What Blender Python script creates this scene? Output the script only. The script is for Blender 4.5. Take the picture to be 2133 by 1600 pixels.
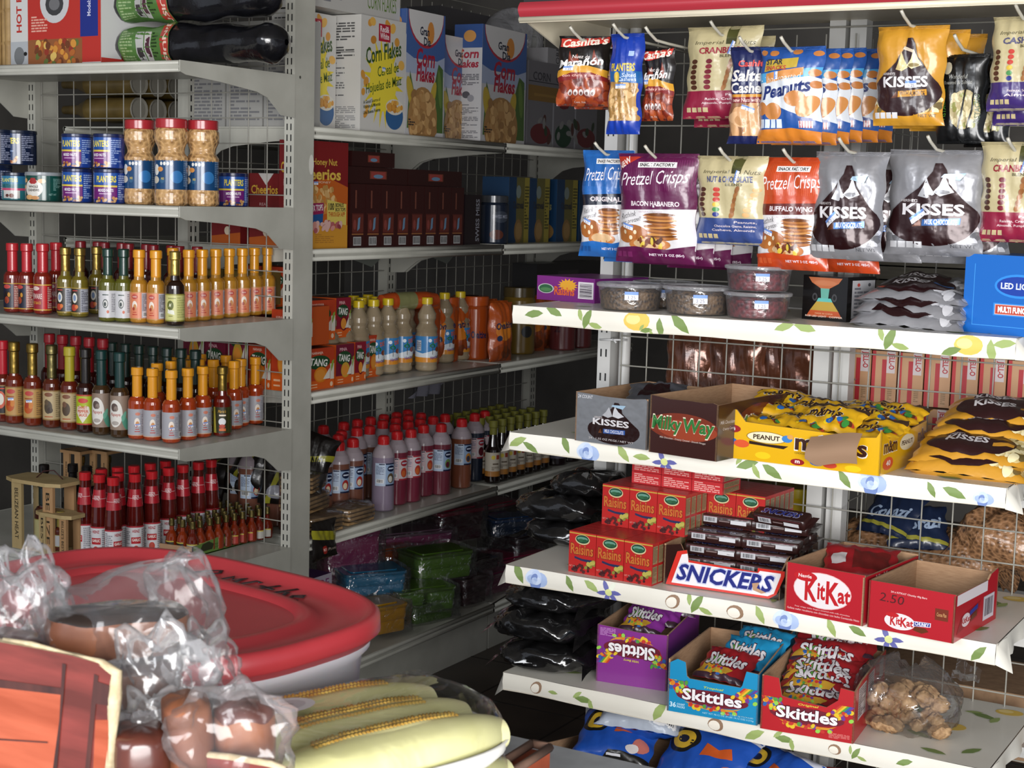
import bpy, math, random
from math import sin, cos, pi, radians, sqrt
from mathutils import Vector, Matrix
from mathutils.geometry import tessellate_polygon
for o in list(bpy.data.objects): bpy.data.objects.remove(o)
SC = bpy.context.scene
COL = SC.collection
# ------------------------------------------------------------------ camera
FPX = 3237.0; YAW, PIT, ROL = radians(29.97), radians(6.82), radians(1.527); EYE = Vector((0, 0, 1.42))
FW = Vector((-sin(YAW)*cos(PIT), cos(YAW)*cos(PIT), -sin(PIT)))
R0 = Vector((cos(YAW), sin(YAW), 0)); U0 = R0.cross(FW)
RT = cos(ROL)*R0 + sin(ROL)*U0; UP = -sin(ROL)*R0 + cos(ROL)*U0
cd = bpy.data.cameras.new('camera'); cam = bpy.data.objects.new('camera', cd); COL.objects.link(cam)
M = Matrix((RT, UP, -FW)).transposed().to_4x4(); M.translation = EYE; cam.matrix_world = M
cd.sensor_fit = 'HORIZONTAL'; cd.sensor_width = 36; cd.lens = FPX/2133*36; cd.clip_start = .05; cd.clip_end = 60
cd.dof.use_dof = True; cd.dof.focus_distance = 3.0; cd.dof.aperture_fstop = 30
SC.camera = cam
# ------------------------------------------------------------------ light and exposure
SC.view_settings.view_transform = 'Standard'; SC.view_settings.look = 'None'
SC.view_settings.gamma = 1; SC.view_settings.use_curve_mapping = False
SC.view_settings.exposure = 0.62
W = bpy.data.worlds.new('world'); SC.world = W; W.use_nodes = True
W.node_tree.nodes['Background'].inputs[0].default_value = (.82, .88, 1, 1)
W.node_tree.nodes['Background'].inputs[1].default_value = 0.35
def area(name, loc, target, sx, sy, power, col):
    l = bpy.data.lights.new(name, 'AREA'); l.shape = 'RECTANGLE'; l.size = sx; l.size_y = sy; l.energy = power; l.color = col
    o = bpy.data.objects.new(name, l); COL.objects.link(o); o.location = loc
    o.rotation_euler = (Vector(target)-Vector(loc)).to_track_quat('-Z', 'Y').to_euler(); return o
area('doorway_daylight', (1.1, -1.2, 1.25), (-1.1, 2.5, .75), 2.4, 1.7, 150, (1, .985, .97))
area('front_daylight', (-1.6, -1.4, 1.9), (-2.3, 3.0, 1.0), 1.6, 1.0, 42, (.95, .97, 1))
# ------------------------------------------------------------------ pixel rays onto real surfaces
def ray(x, y): return (x-1066.5)/FPX*RT - (y-800)/FPX*UP + FW
def onz(x, y, Z): d = ray(x, y); return EYE + d*((Z-EYE.z)/d.z)
def ony(x, y, Y): d = ray(x, y); return EYE + d*(Y/d.y)
def onx(x, y, X): d = ray(x, y); return EYE + d*(X/d.x)
def atd(x, y, D): return EYE + ray(x, y)*D
def project(p):
    v = Vector(p)-EYE; z = v.dot(FW); return 1066.5+FPX*v.dot(RT)/z, 800-FPX*v.dot(UP)/z
def hgt(p, y):                      # height above p at which its vertical crosses image row y
    lo, hi = -2., 2.
    for _ in range(30):
        m = (lo+hi)/2
        if project((p[0], p[1], p[2]+m))[1] > y: lo = m
        else: hi = m
    return lo
# ------------------------------------------------------------------ materials
def lin(c): return c/12.92 if c <= .04045 else ((c+.055)/1.055)**2.4
def rgb(h): return tuple(lin(int(h[i:i+2], 16)/255) for i in (0, 2, 4)) + (1,)
_mc = {}
FIN = {'p': (.55, 0, 0), 'g': (.32, 0, .35), 'm': (.3, .85, 0), 's': (.22, 0, .3), 'l': (.12, 0, .6), 't': (.8, 0, 0), 'f': (.28, .35, .3), 'q': (.38, .0, .15)}
def mat(h, fin='p'):
    k = (h, fin)
    if k in _mc: return _mc[k]
    m = bpy.data.materials.new('mat_%s_%s' % k); m.use_nodes = True; nt = m.node_tree; b = nt.nodes['Principled BSDF']
    r, me, co = FIN[fin]
    b.inputs['Base Color'].default_value = rgb(h); b.inputs['Roughness'].default_value = r; b.inputs['Metallic'].default_value = me
    b.inputs['Coat Weight'].default_value = co; b.inputs['Coat Roughness'].default_value = .12
    if fin in 'gmf':
        t = nt.nodes.new('ShaderNodeTexNoise'); t.inputs['Scale'].default_value = 38; t.inputs['Detail'].default_value = 2
        tc = nt.nodes.new('ShaderNodeTexCoord'); bu = nt.nodes.new('ShaderNodeBump'); bu.inputs['Strength'].default_value = .35; bu.inputs['Distance'].default_value = .006
        nt.links.new(tc.outputs['Object'], t.inputs['Vector']); nt.links.new(t.outputs['Fac'], bu.inputs['Height']); nt.links.new(bu.outputs['Normal'], b.inputs['Normal'])
        nt.links.new(bu.outputs['Normal'], b.inputs['Coat Normal'])
    _mc[k] = m; return m
def noisemat(name, c1, c2, scale=20, rough=.5, bump=0, kind='noise', stretch=(1, 1, 1), metal=0, coat=0, lo=.35, hi=.65, coatr=.1):
    if name in _mc: return _mc[name]
    m = bpy.data.materials.new(name); m.use_nodes = True; nt = m.node_tree; N = nt.nodes; L = nt.links; b = N['Principled BSDF']
    tc = N.new('ShaderNodeTexCoord'); mp = N.new('ShaderNodeMapping'); mp.inputs['Scale'].default_value = stretch; L.new(tc.outputs['Object'], mp.inputs[0])
    if kind == 'noise':
        t = N.new('ShaderNodeTexNoise'); t.inputs['Scale'].default_value = scale; t.inputs['Detail'].default_value = 6; out = t.outputs['Fac']
    else:
        t = N.new('ShaderNodeTexVoronoi'); t.inputs['Scale'].default_value = scale; out = t.outputs['Distance']
    L.new(mp.outputs[0], t.inputs['Vector'])
    cr = N.new('ShaderNodeValToRGB'); cr.color_ramp.elements[0].color = rgb(c1); cr.color_ramp.elements[1].color = rgb(c2)
    cr.color_ramp.elements[0].position = lo; cr.color_ramp.elements[1].position = hi
    L.new(out, cr.inputs[0]); L.new(cr.outputs[0], b.inputs['Base Color'])
    b.inputs['Roughness'].default_value = rough; b.inputs['Metallic'].default_value = metal; b.inputs['Coat Weight'].default_value = coat; b.inputs['Coat Roughness'].default_value = coatr
    if bump:
        bu = N.new('ShaderNodeBump'); bu.inputs['Strength'].default_value = min(1, bump); bu.inputs['Distance'].default_value = .004
        if kind != 'noise': bu.invert = True
        L.new(out, bu.inputs['Height']); L.new(bu.outputs[0], b.inputs['Normal'])
    _mc[name] = m; return m
def clearmat(name, tint='ffffff', alpha=.25, rough=.08, bump=.6, bscale=18, milk=.0):
    """thin clear plastic: mostly see-through, with wrinkled highlights and a little haze"""
    if name in _mc: return _mc[name]
    m = bpy.data.materials.new(name); m.use_nodes = True; nt = m.node_tree; N = nt.nodes; L = nt.links
    for n in list(N): N.remove(n)
    out = N.new('ShaderNodeOutputMaterial'); tr = N.new('ShaderNodeBsdfTransparent'); tr.inputs[0].default_value = rgb(tint)
    pb = N.new('ShaderNodeBsdfPrincipled'); pb.inputs['Base Color'].default_value = (.75, .75, .78, 1); pb.inputs['Roughness'].default_value = rough; pb.inputs['Specular IOR Level'].default_value = .9
    gl = N.new('ShaderNodeBsdfGlossy'); gl.inputs['Roughness'].default_value = rough
    lw = N.new('ShaderNodeLayerWeight'); lw.inputs[0].default_value = .35
    mul = N.new('ShaderNodeMath'); mul.operation = 'MULTIPLY_ADD'; mul.inputs[1].default_value = .55; mul.inputs[2].default_value = alpha; mul.use_clamp = True
    L.new(lw.outputs['Fresnel'], mul.inputs[0])
    tc = N.new('ShaderNodeTexCoord'); t = N.new('ShaderNodeTexNoise'); t.inputs['Scale'].default_value = bscale; t.inputs['Detail'].default_value = 3; t.inputs['Distortion'].default_value = 1.2
    L.new(tc.outputs['Object'], t.inputs['Vector'])
    bu = N.new('ShaderNodeBump'); bu.inputs['Strength'].default_value = bump; bu.inputs['Distance'].default_value = .012; L.new(t.outputs['Fac'], bu.inputs['Height'])
    for n in (gl, pb, lw): L.new(bu.outputs[0], n.inputs['Normal'])
    m1 = N.new('ShaderNodeMixShader'); m1.inputs[0].default_value = milk; L.new(gl.outputs[0], m1.inputs[1]); L.new(pb.outputs[0], m1.inputs[2])
    m2 = N.new('ShaderNodeMixShader'); L.new(mul.outputs[0], m2.inputs[0]); L.new(tr.outputs[0], m2.inputs[1]); L.new(m1.outputs[0], m2.inputs[2])
    L.new(m2.outputs[0], out.inputs[0]); _mc[name] = m; return m
METAL = noisemat('painted_metal', 'a9a89e', 'b6b5ab', 9, .42, 0, coat=.1)
METALW = noisemat('white_painted_metal', 'bdbdba', 'cac9c6', 9, .42, 0, coat=.1)
WIRE = noisemat('wire_metal', '8a8880', '96948a', 30, .45)
KRAFT = noisemat('kraft_board', '9c7a5c', 'aa8868', 60, .85, .1, stretch=(1, 1, 8))
KRAFTD = noisemat('kraft_board_dark', '86694f', '96785b', 60, .85)
# ------------------------------------------------------------------ text outlines
_tc = {}
def glyphs(s, bold=0, shear=0):
    k = (s, bold, shear)
    if k in _tc: return _tc[k]
    c = bpy.data.curves.new('t', 'FONT'); c.body = s; c.offset = bold; c.shear = shear; c.resolution_u = 2
    o = bpy.data.objects.new('t', c); me = bpy.data.meshes.new_from_object(o); me.calc_loop_triangles()
    v = [(p.co.x, p.co.y) for p in me.vertices]; t = [tuple(x.vertices) for x in me.loop_triangles]
    bpy.data.objects.remove(o); bpy.data.curves.remove(c); bpy.data.meshes.remove(me)
    if not v: r = ([], [])
    else:
        x0 = min(p[0] for p in v); x1 = max(p[0] for p in v); y0 = min(p[1] for p in v); y1 = max(p[1] for p in v)
        r = ([((p[0]-x0)/max(1e-6, x1-x0), (p[1]-y0)/max(1e-6, y1-y0)) for p in v], t)
    _tc[k] = r; return r
# ------------------------------------------------------------------ mesh builder
def T(s, x0, y0, x1, y1, c, b=0, sh=0, r=0): return ('T', s, x0, y0, x1, y1, c, min(b, .03) if b < .055 else b, sh, r)
def RR(x0, y0, x1, y1, c): return ('R', x0, y0, x1, y1, c)
def EL(x, y, rx, ry, c, r=0): return ('E', x, y, rx, ry, c, r)
def PO(pts, c): return ('P', pts, c)
def split(poly, ax, st):
    lo = min(p[ax] for p in poly); hi = max(p[ax] for p in poly); a = math.floor(lo/st+1e-6)+1; out = []
    cur = poly
    while a*st < hi-1e-6:
        c = a*st; L = []; Rr = []
        for i, p in enumerate(cur):
            q = cur[(i+1) % len(cur)]
            if p[ax] <= c: L.append(p)
            if p[ax] >= c: Rr.append(p)
            if (p[ax]-c)*(q[ax]-c) < 0:
                t = (c-p[ax])/(q[ax]-p[ax]); m = (p[0]+t*(q[0]-p[0]), p[1]+t*(q[1]-p[1])); L.append(m); Rr.append(m)
        if len(L) > 2: out.append(L)
        cur = Rr
        if len(cur) < 3: return out
        a += 1
    out.append(cur); return out
def clip100(q):
    for ax, c, sg in ((0, 0, 1), (0, 100, -1), (1, 0, 1), (1, 100, -1)):
        if all((p[ax]-c)*sg >= 0 for p in q): continue
        o = []
        for i, p in enumerate(q):
            r = q[(i+1) % len(q)]; a, b = (p[ax]-c)*sg, (r[ax]-c)*sg
            if a >= 0: o.append(p)
            if a*b < 0: t = a/(a-b); o.append((p[0]+t*(r[0]-p[0]), p[1]+t*(r[1]-p[1])))
        q = o
        if len(q) < 3: return q
    return q
class G:
    def __init__(s): s.v = []; s.f = []; s.m = []; s.mats = []; s.sm = []; s.ix = {}; s.nn = {}
    def mi(s, m):
        if isinstance(m, str): m = mat(m)
        if m.name not in s.ix: s.ix[m.name] = len(s.mats); s.mats.append(m)
        return s.ix[m.name]
    def add(s, vs, fs, m, smooth=False, xf=None):
        n = len(s.v); k = s.mi(m)
        if xf is not None: vs = [xf @ Vector(v) for v in vs]
        s.v += [tuple(v) for v in vs]; s.f += [tuple(n+i for i in f) for f in fs]; s.m += [k]*len(fs); s.sm += [smooth]*len(fs); return s
    def box(s, x0, y0, z0, x1, y1, z1, m, xf=None):
        v = [(x, y, z) for z in (z0, z1) for y in (y0, y1) for x in (x0, x1)]
        return s.add(v, [(0, 2, 3, 1), (4, 5, 7, 6), (0, 1, 5, 4), (2, 6, 7, 3), (0, 4, 6, 2), (1, 3, 7, 5)], m, False, xf)
    def rbox(s, x0, y0, z0, x1, y1, z1, r, m, n=4, top=None):
        """box with rounded vertical corners and a small rounded rim"""
        def ring(ins, z):
            out = []
            for (cx, cy, a0) in ((x1-r, y1-r, 0), (x0+r, y1-r, 90), (x0+r, y0+r, 180), (x1-r, y0+r, 270)):
                for i in range(n+1):
                    a = radians(a0+90*i/n); out.append((cx+(r-ins)*cos(a), cy+(r-ins)*sin(a), z))
            return out
        e = min(r, (z1-z0)/2)*.35; rings = [ring(e, z0), ring(0, z0+e), ring(0, z1-e), ring(e, z1)]; k = len(rings[0])
        v = sum(rings, []); f = []
        for a in range(3):
            for i in range(k): j = (i+1) % k; f.append((a*k+i, a*k+j, a*k+k+j, a*k+k+i))
        s.add(v, f, m, True); s.add(rings[0], [tuple(reversed(range(k)))], m); return s.add(rings[3], [tuple(range(k))], top or m)
    def lathe(s, prof, m, n=20, c=(0, 0, 0), xf=None, a0=0, a1=2*pi):
        """prof: (r, z) or (r, z, material from here on)"""
        cur = m; full = abs(a1-a0-2*pi) < 1e-4; k = n if full else n+1
        for i in range(len(prof)-1):
            p, q = prof[i], prof[i+1]
            if len(p) > 2: cur = p[2]
            v = []
            for (r, z) in (p[:2], q[:2]):
                v += [(c[0]+r*cos(a0+(a1-a0)*j/n), c[1]+r*sin(a0+(a1-a0)*j/n), c[2]+z) for j in range(k)]
            f = []
            for j in range(n): jj = (j+1) % k; f.append((j, jj, k+jj, k+j))
            if p[0] < 1e-6: f = [(0, k+(j+1) % k, k+j) for j in range(n)]
            elif q[0] < 1e-6: f = [(j, (j+1) % k, k) for j in range(n)]
            s.add(v, f, cur, True, xf)
        return s
    def grid(s, fn, nu, nv, m, smooth=True, flip=False):
        v = [fn(i/nu, j/nv) for j in range(nv+1) for i in range(nu+1)]; f = []
        for j in range(nv):
            for i in range(nu):
                a = j*(nu+1)+i; q = (a, a+1, a+nu+2, a+nu+1); f.append(q[::-1] if flip else q)
        return s.add(v, f, m, smooth)
    def tube(s, pts, r, m, n=6, cap=True):
        pts = [Vector(p) for p in pts]; v = []; f = []
        up = Vector((0, 0, 1))
        for i, p in enumerate(pts):
            d = (pts[min(i+1, len(pts)-1)]-pts[max(i-1, 0)]).normalized()
            a = d.cross(up if abs(d.z) < .9 else Vector((1, 0, 0))).normalized(); b = a.cross(d); rr = r[i] if isinstance(r, (list, tuple)) else r
            v += [p+rr*(cos(2*pi*j/n)*a+sin(2*pi*j/n)*b) for j in range(n)]
        for i in range(len(pts)-1):
            for j in range(n): jj = (j+1) % n; f.append((i*n+j, i*n+n+j, i*n+n+jj, i*n+jj))
        if cap: f += [tuple(range(n)), tuple(reversed(range((len(pts)-1)*n, len(pts)*n)))]
        return s.add(v, f, m, True)
    def prism(s, pts, S, t, m, m2=None, edge=None):
        """polygon in the (u,v) plane of S, extruded inwards by t"""
        tri = tessellate_polygon([[Vector((p[0], p[1], 0)) for p in pts]]); n = len(pts)
        A = [S(p[0], p[1], 0) for p in pts]; B = [S(p[0], p[1], -t) for p in pts]
        s.add(A, tri, m); s.add(B, [x[::-1] for x in tri], m2 or m)
        return s.add(A+B, [(i, (i+1) % n, n+(i+1) % n, n+i) for i in range(n)], edge or m2 or m)
    def art(s, items, S, h0=.0003, cell=None, fin='p', dh=.00018, asp=1.0, smooth=False, clip=True):
        lay = []
        for it in items:
            k = it[0]
            if k == 'R': _, x0, y0, x1, y1, c = it; polys = [[(x0, y0), (x1, y0), (x1, y1), (x0, y1)]]
            elif k == 'E':
                _, x, y, rx, ry, c, r = it; n = 8 if max(rx, ry*asp) < 2.2 else (14 if rx < 12 else 26); q = []
                for i in range(n):
                    a = 2*pi*i/n; dx, dy = rx*cos(a), ry*sin(a)
                    if r: rr = radians(r); X, Y = dx*asp, dy; dx, dy = (X*cos(rr)-Y*sin(rr))/asp, X*sin(rr)+Y*cos(rr)
                    q.append((x+dx, y+dy))
                polys = [q]
            elif k == 'P':
                _, pts, c = it; polys = [[tuple(pts[i]) for i in t] for t in tessellate_polygon([[Vector((p[0], p[1], 0)) for p in pts]])]
            else:
                _, st, x0, y0, x1, y1, c, b, sh, r = it; gv, gt = glyphs(st, b, sh)
                w, h = x1-x0, y1-y0; cx, cy = (x0+x1)/2, (y0+y1)/2; P = []
                for (u, v) in gv:
                    dx, dy = (u-.5)*w, (v-.5)*h
                    if r: rr = radians(r); X, Y = dx*asp, dy; dx, dy = (X*cos(rr)-Y*sin(rr))/asp, X*sin(rr)+Y*cos(rr)
                    P.append((cx+dx, cy+dy))
                polys = [[P[i] for i in t] for t in gt]
            if clip: polys = [q for q in (clip100(q) for q in polys) if len(q) > 2]
            if not polys: continue
            xs = [p[0] for q in polys for p in q]; ys = [p[1] for q in polys for p in q]; bb = (min(xs), min(ys), max(xs), max(ys))
            L = 0
            for (b2, l2) in lay:
                if bb[0] < b2[2] and bb[2] > b2[0] and bb[1] < b2[3] and bb[3] > b2[1]: L = max(L, l2+1)
            lay.append((bb, L))
            m = c if not isinstance(c, str) else mat(c, fin)
            if cell:
                np_ = []
                cu, cv = cell
                for q in polys:
                    for a in split(q, 0, cu): np_ += split(a, 1, cv)
                polys = np_
            V = []; F = []
            for q in polys:
                n = len(V); V += [S(p[0], p[1], h0+L*dh) for p in q]
                area2 = sum(q[i][0]*q[(i+1) % len(q)][1]-q[(i+1) % len(q)][0]*q[i][1] for i in range(len(q)))
                idx = tuple(range(n, n+len(q))); F.append(idx if area2 > 0 else idx[::-1])
            if smooth or cell:
                n0 = len(s.v); e = 1.2; i = 0
                for q in polys:
                    for p in q: d1 = S(p[0]+e, p[1], h0)-S(p[0]-e, p[1], h0); d2 = S(p[0], p[1]+e, h0)-S(p[0], p[1]-e, h0); s.nn[n0+i] = d1.cross(d2).normalized(); i += 1
                s.add(V, F, m, True)
            else: s.add(V, F, m, smooth)
        return s
    def obj(s, name, parent=None, loc=None, rot=None):
        me = bpy.data.meshes.new(name); me.from_pydata(s.v, [], s.f); me.update()
        for m in s.mats: me.materials.append(m)
        me.polygons.foreach_set('material_index', s.m); me.polygons.foreach_set('use_smooth', s.sm)
        if s.nn: me.normals_split_custom_set_from_vertices([tuple(s.nn.get(i, (0, 0, 0))) for i in range(len(s.v))])
        o = bpy.data.objects.new(name, me); COL.objects.link(o)
        if parent: o.parent = parent
        if loc is not None: o.location = loc
        if rot is not None: o.rotation_euler = rot
        return o
def short(l):
    for a, b in (('first from the near end', 'nearest'), ('last towards the far end', 'farthest'), ('in the upper row', 'above'), ('coconut drink bottle', 'coconut bottle'), ('with yellow cap ', ''), ('with red cap ', ''), ('counted from', 'from'), ('with yellow green cap ', ''), ('on the bottom deck', 'on the deck')):
        if l and len(l.replace(',', '').split()) > 16: l = l.replace(a, b)
    return l
def tag(o, label=None, cat=None, group=None, kind=None):
    if label: o['label'] = short(label)
    if cat: o['category'] = cat
    if group: o['group'] = group
    if kind: o['kind'] = kind
    return o
def thing(name, label, cat, loc=(0, 0, 0), rz=0, group=None, rot=None):
    o = bpy.data.objects.new(name, None); COL.objects.link(o); o.empty_display_size = .05
    o.location = loc; o.rotation_euler = rot if rot else (0, 0, rz); return tag(o, label, cat, group)
def copy_tree(o, parent=None):
    c = o.copy(); COL.objects.link(c)
    if parent: c.parent = parent
    for ch in [x for x in KIDS.get(o.name, ())]: copy_tree(ch, c)
    return c
KIDS = {}
class Proto:
    """first use hands out the built thing itself, later uses copies with their own parts"""
    def __init__(s, root):
        s.r = root; s.used = False
        def reg(o):
            ks = [c for c in bpy.data.objects if c.parent == o]
            if ks: KIDS[o.name] = ks
            for c in ks: reg(c)
        reg(root)
    def put(s, loc, rz=0, label=None, group=None, rot=None, cat=None, sc=None):
        o = s.r if not s.used else copy_tree(s.r)
        s.used = True; o.location = loc; o.rotation_euler = rot if rot else (0, 0, rz)
        if sc: o.scale = sc if isinstance(sc, tuple) else (sc, sc, sc)
        return tag(o, label, cat, group)
ORD = ['', 'second', 'third', 'fourth', 'fifth', 'sixth', 'seventh', 'eighth', 'ninth', 'tenth', 'eleventh', 'twelfth', 'thirteenth', 'fourteenth', 'fifteenth', 'sixteenth', 'seventeenth', 'eighteenth', 'nineteenth', 'twentieth']
def nth(i, n, a='left', b='right'):
    if n == 1: return 'only one'
    if i == 0: return a+'most' if a in ('left', 'right') else 'first from '+a
    if i == n-1: return b+'most' if b in ('left', 'right') else 'last towards '+b
    return ORD[i]+' from '+a if i < n/2 or n < 3 else (ORD[n-1-i]+' from '+b)
def flat(o, ux, uy, w, h):
    """art surface: 0..100 on both axes over a w x h face with lower-left corner o"""
    o, ux, uy = Vector(o), Vector(ux), Vector(uy); n = ux.cross(uy)
    return lambda u, v, k: o+ux*(u*w/100)+uy*(v*h/100)+n*k
def cyl(r, z0, z1, a0, a1, cx=0, cy=0):
    """art surface on a cylinder: u 0..100 from angle a0 to a1 (degrees, -90 faces -Y), v 0..100 from z0 to z1"""
    def S(u, v, k):
        a = radians(a0+(a1-a0)*u/100); return Vector((cx+(r+k)*cos(a), cy+(r+k)*sin(a), z0+(z1-z0)*v/100))
    return S
def lines(x0, y0, x1, y1, n, c, seed=0, fill=.6):
    """rows of small print, as thin broken bars"""
    rnd = random.Random(seed); out = []; st = (y1-y0)/n
    for i in range(n):
        x = x0; y = y1-st*(i+.8)
        while x < x1-1:
            w = rnd.uniform(.1, .35)*(x1-x0); xe = min(x+w, x1); out.append(RR(x, y, xe, y+st*.55, c)); x = xe+.04*(x1-x0)
            if rnd.random() > fill+.3: break
    return out
def barcode(x0, y0, x1, y1, seed=1, bg='e8e8e8', fg='202020', vert=False):
    rnd = random.Random(seed); out = [RR(x0, y0, x1, y1, bg)]; dx = (x1-x0); dy = (y1-y0); a = .08
    while a < .9:
        w = rnd.choice([.02, .03, .045])
        if vert: out.append(RR(x0+dx*.1, y0+dy*a, x1-dx*.1, y0+dy*(a+w), fg))
        else: out.append(RR(x0+dx*a, y0+dy*.15, x0+dx*(a+w), y1-dy*.1, fg))
        a += w+rnd.choice([.02, .03, .04])
    return out
def price(x, y, w, h, r=0, txt='3.25'):
    return [('P', rotp([(x-w/2, y-h/2), (x+w/2, y-h/2), (x+w/2, y+h/2), (x-w/2, y+h/2)], x, y, r), 'e9e9f2'),
            ('P', rotp([(x-w/2, y+h*.12), (x+w/2, y+h*.12), (x+w/2, y+h/2), (x-w/2, y+h/2)], x, y, r), '6d8fd0'),
            T(txt, x-w*.3, y-h*.4, x+w*.3, y+h*.02, '55556a', 0, 0, r)]
def rotp(pts, cx, cy, r):
    a = radians(r); return [(cx+(x-cx)*cos(a)-(y-cy)*sin(a), cy+(x-cx)*sin(a)+(y-cy)*cos(a)) for x, y in pts]
def blobs(n, x0, y0, x1, y1, rx, ry, cols, seed=0):
    rnd = random.Random(seed); return [EL(rnd.uniform(x0, x1), rnd.uniform(y0, y1), rx*rnd.uniform(.7, 1.15), ry*rnd.uniform(.7, 1.15), rnd.choice(cols), rnd.uniform(0, 180)) for _ in range(n)]
def outl(s, x0, y0, x1, y1, c, c2, b=.02, sh=0, r=0, ob=.05):
    b = min(b, .035); ob = min(ob, .06)
    """outlined lettering"""
    dx = (x1-x0)*.012; dy = (y1-y0)*.07
    return [T(s, x0-dx, y0-dy, x1+dx, y1+dy, c2, ob, sh, r), T(s, x0, y0, x1, y1, c, b, sh, r)]
def carton(name, w, d, h, col, front=(), left=(), right=(), top=(), parent=None, fin='p', g=None, mk=True):
    """closed printed box, front faces -Y, base centre at the origin"""
    g = g or G(); x0, x1, y0, y1 = -w/2, w/2, -d/2, d/2
    g.box(x0, y0, 0, x1, y1, h, mat(col, fin) if isinstance(col, str) else col)
    if front: g.art(front, flat((x0, y0, 0), (1, 0, 0), (0, 0, 1), w, h), asp=w/h, fin=fin)
    if right: g.art(right, flat((x1, y0, 0), (0, 1, 0), (0, 0, 1), d, h), asp=d/h, fin=fin)
    if left: g.art(left, flat((x0, y1, 0), (0, -1, 0), (0, 0, 1), d, h), asp=d/h, fin=fin)
    if top: g.art(top, flat((x0, y0, h), (1, 0, 0), (0, 1, 0), w, d), asp=w/d, fin=fin)
    return g.obj(name, parent) if mk else g
def tray(name, w, d, h, col, front=(), right=(), left=(), fp=None, rp=None, lp=None, bp=None, t=.003, fin='p', inner=None, parent=None):
    """open display box with walls of board; *p are the top outlines of the walls in 0..100"""
    g = G(); x0, x1, y0, y1 = -w/2, w/2, -d/2, d/2; inner = inner or KRAFT; c = mat(col, fin)
    full = [(100, 100), (0, 100)]
    SF = flat((x0, y0, 0), (1, 0, 0), (0, 0, 1), w, h); SR = flat((x1, y0, 0), (0, 1, 0), (0, 0, 1), d, h)
    SL = flat((x0, y1, 0), (0, -1, 0), (0, 0, 1), d, h); SB = flat((x1, y1, 0), (-1, 0, 0), (0, 0, 1), w, h)
    for S, p in ((SF, fp), (SR, rp), (SL, lp), (SB, bp)): g.prism([(0, 0), (100, 0)]+(p or full), S, t, c, inner, inner)
    g.box(x0+t, y0+t, .001, x1-t, y1-t, t, inner)
    for it, S, a in ((front, SF, w/h), (right, SR, d/h), (left, SL, d/h)):
        if it: g.art(it, S, asp=a, fin=fin)
    return g.obj(name, parent)
def span(pl, pr, Z, ytop):
    """box front from two image corners resting at height Z: centre of the front edge, turn, width, height"""
    A, B = onz(pl[0], pl[1], Z), onz(pr[0], pr[1], Z); d = B-A; h = hgt(A, ytop)
    return A, B, math.atan2(d.y, d.x), d.length, h
def ctr(A, B, depth):
    d = (B-A).normalized(); n = Vector((-d.y, d.x, 0)); return (A+B)/2+n*depth/2
# ================================================================== the shop room
FLOOR = noisemat('floor_tile', '2e2621', '41362e', 6, .35, .05)
def struct(name, g): return tag(g.obj(name), None, None, None, 'structure')
g = G(); g.box(-5.2, -.6, -.05, 2.6, 7.2, 0, FLOOR)
for i in range(24): g.box(-5.2, -.6+i*.33, 0, 2.6, -.595+i*.33, .0008, '1b1714')
for i in range(24): g.box(-5.2+i*.33, -.6, 0, -5.195+i*.33, 7.2, .0008, '1b1714')
struct('floor', g)
struct('ceiling', G().box(-5.2, -.6, 2.7, 2.6, 7.2, 2.75, noisemat('ceiling_board', '6b6762', '7a7670', 3, .9)))
struct('wall_back', G().box(-5.2, 7.1, 0, 2.6, 7.2, 2.7, noisemat('back_plaster', '55524e', '66625d', 4, .9)))
struct('wall_left', G().box(-5.3, -.6, 0, -5.2, 7.2, 2.7, noisemat('left_plaster', '5b5853', '6a6660', 4, .9)))
struct('wall_right', G().box(2.6, 3.2, 0, 2.7, 7.2, 2.7, noisemat('right_plaster', '5b5853', '6a6660', 4, .9)))
# ------------------------------------------------------------------ shelving
def wires(g, S, u0, u1, v0, v1, su, sv, r=.0016):
    """grid of round wires; S maps (u, v) to a point"""
    n = int(round((u1-u0)/su)); m = int(round((v1-v0)/sv))
    for i in range(n+1): u = u0+i*su; g.tube([S(u, v0), S(u, v1)], r, WIRE, 5, False)
    for j in range(m+1): v = v0+j*sv; g.tube([S(u0, v)+S.off, S(u1, v)+S.off], r, WIRE, 5, False)
class Pl:
    def __init__(s, f, off): s.f = f; s.off = Vector(off)
    def __call__(s, u, v): return Vector(s.f(u, v))
def bracket(parent, S, d, m=METAL):
    """side arm: u back from the lip, v down"""
    pts = [(0, -.024), (.02, -.030), (.13*d/.4, -.037), (.26*d/.4, -.050), (.30*d/.4, -.062), (.335*d/.4, -.088), (.35*d/.4, -.1), (d, -.103), (d, .001), (.03, .001), (0, .001)]
    g = G(); g.prism(pts, S, .003, m); g.art([EL(.014, -.010, .0028, .0028, '1c1c1c')], S)
    g.art([PO([(.03, -.008), (.1, -.0095), (.2, -.0105), (d*.9, -.0105), (d*.9, -.0118), (.03, -.0095)], '8f8e85')], S)
    g.obj('bracket', parent)
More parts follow.
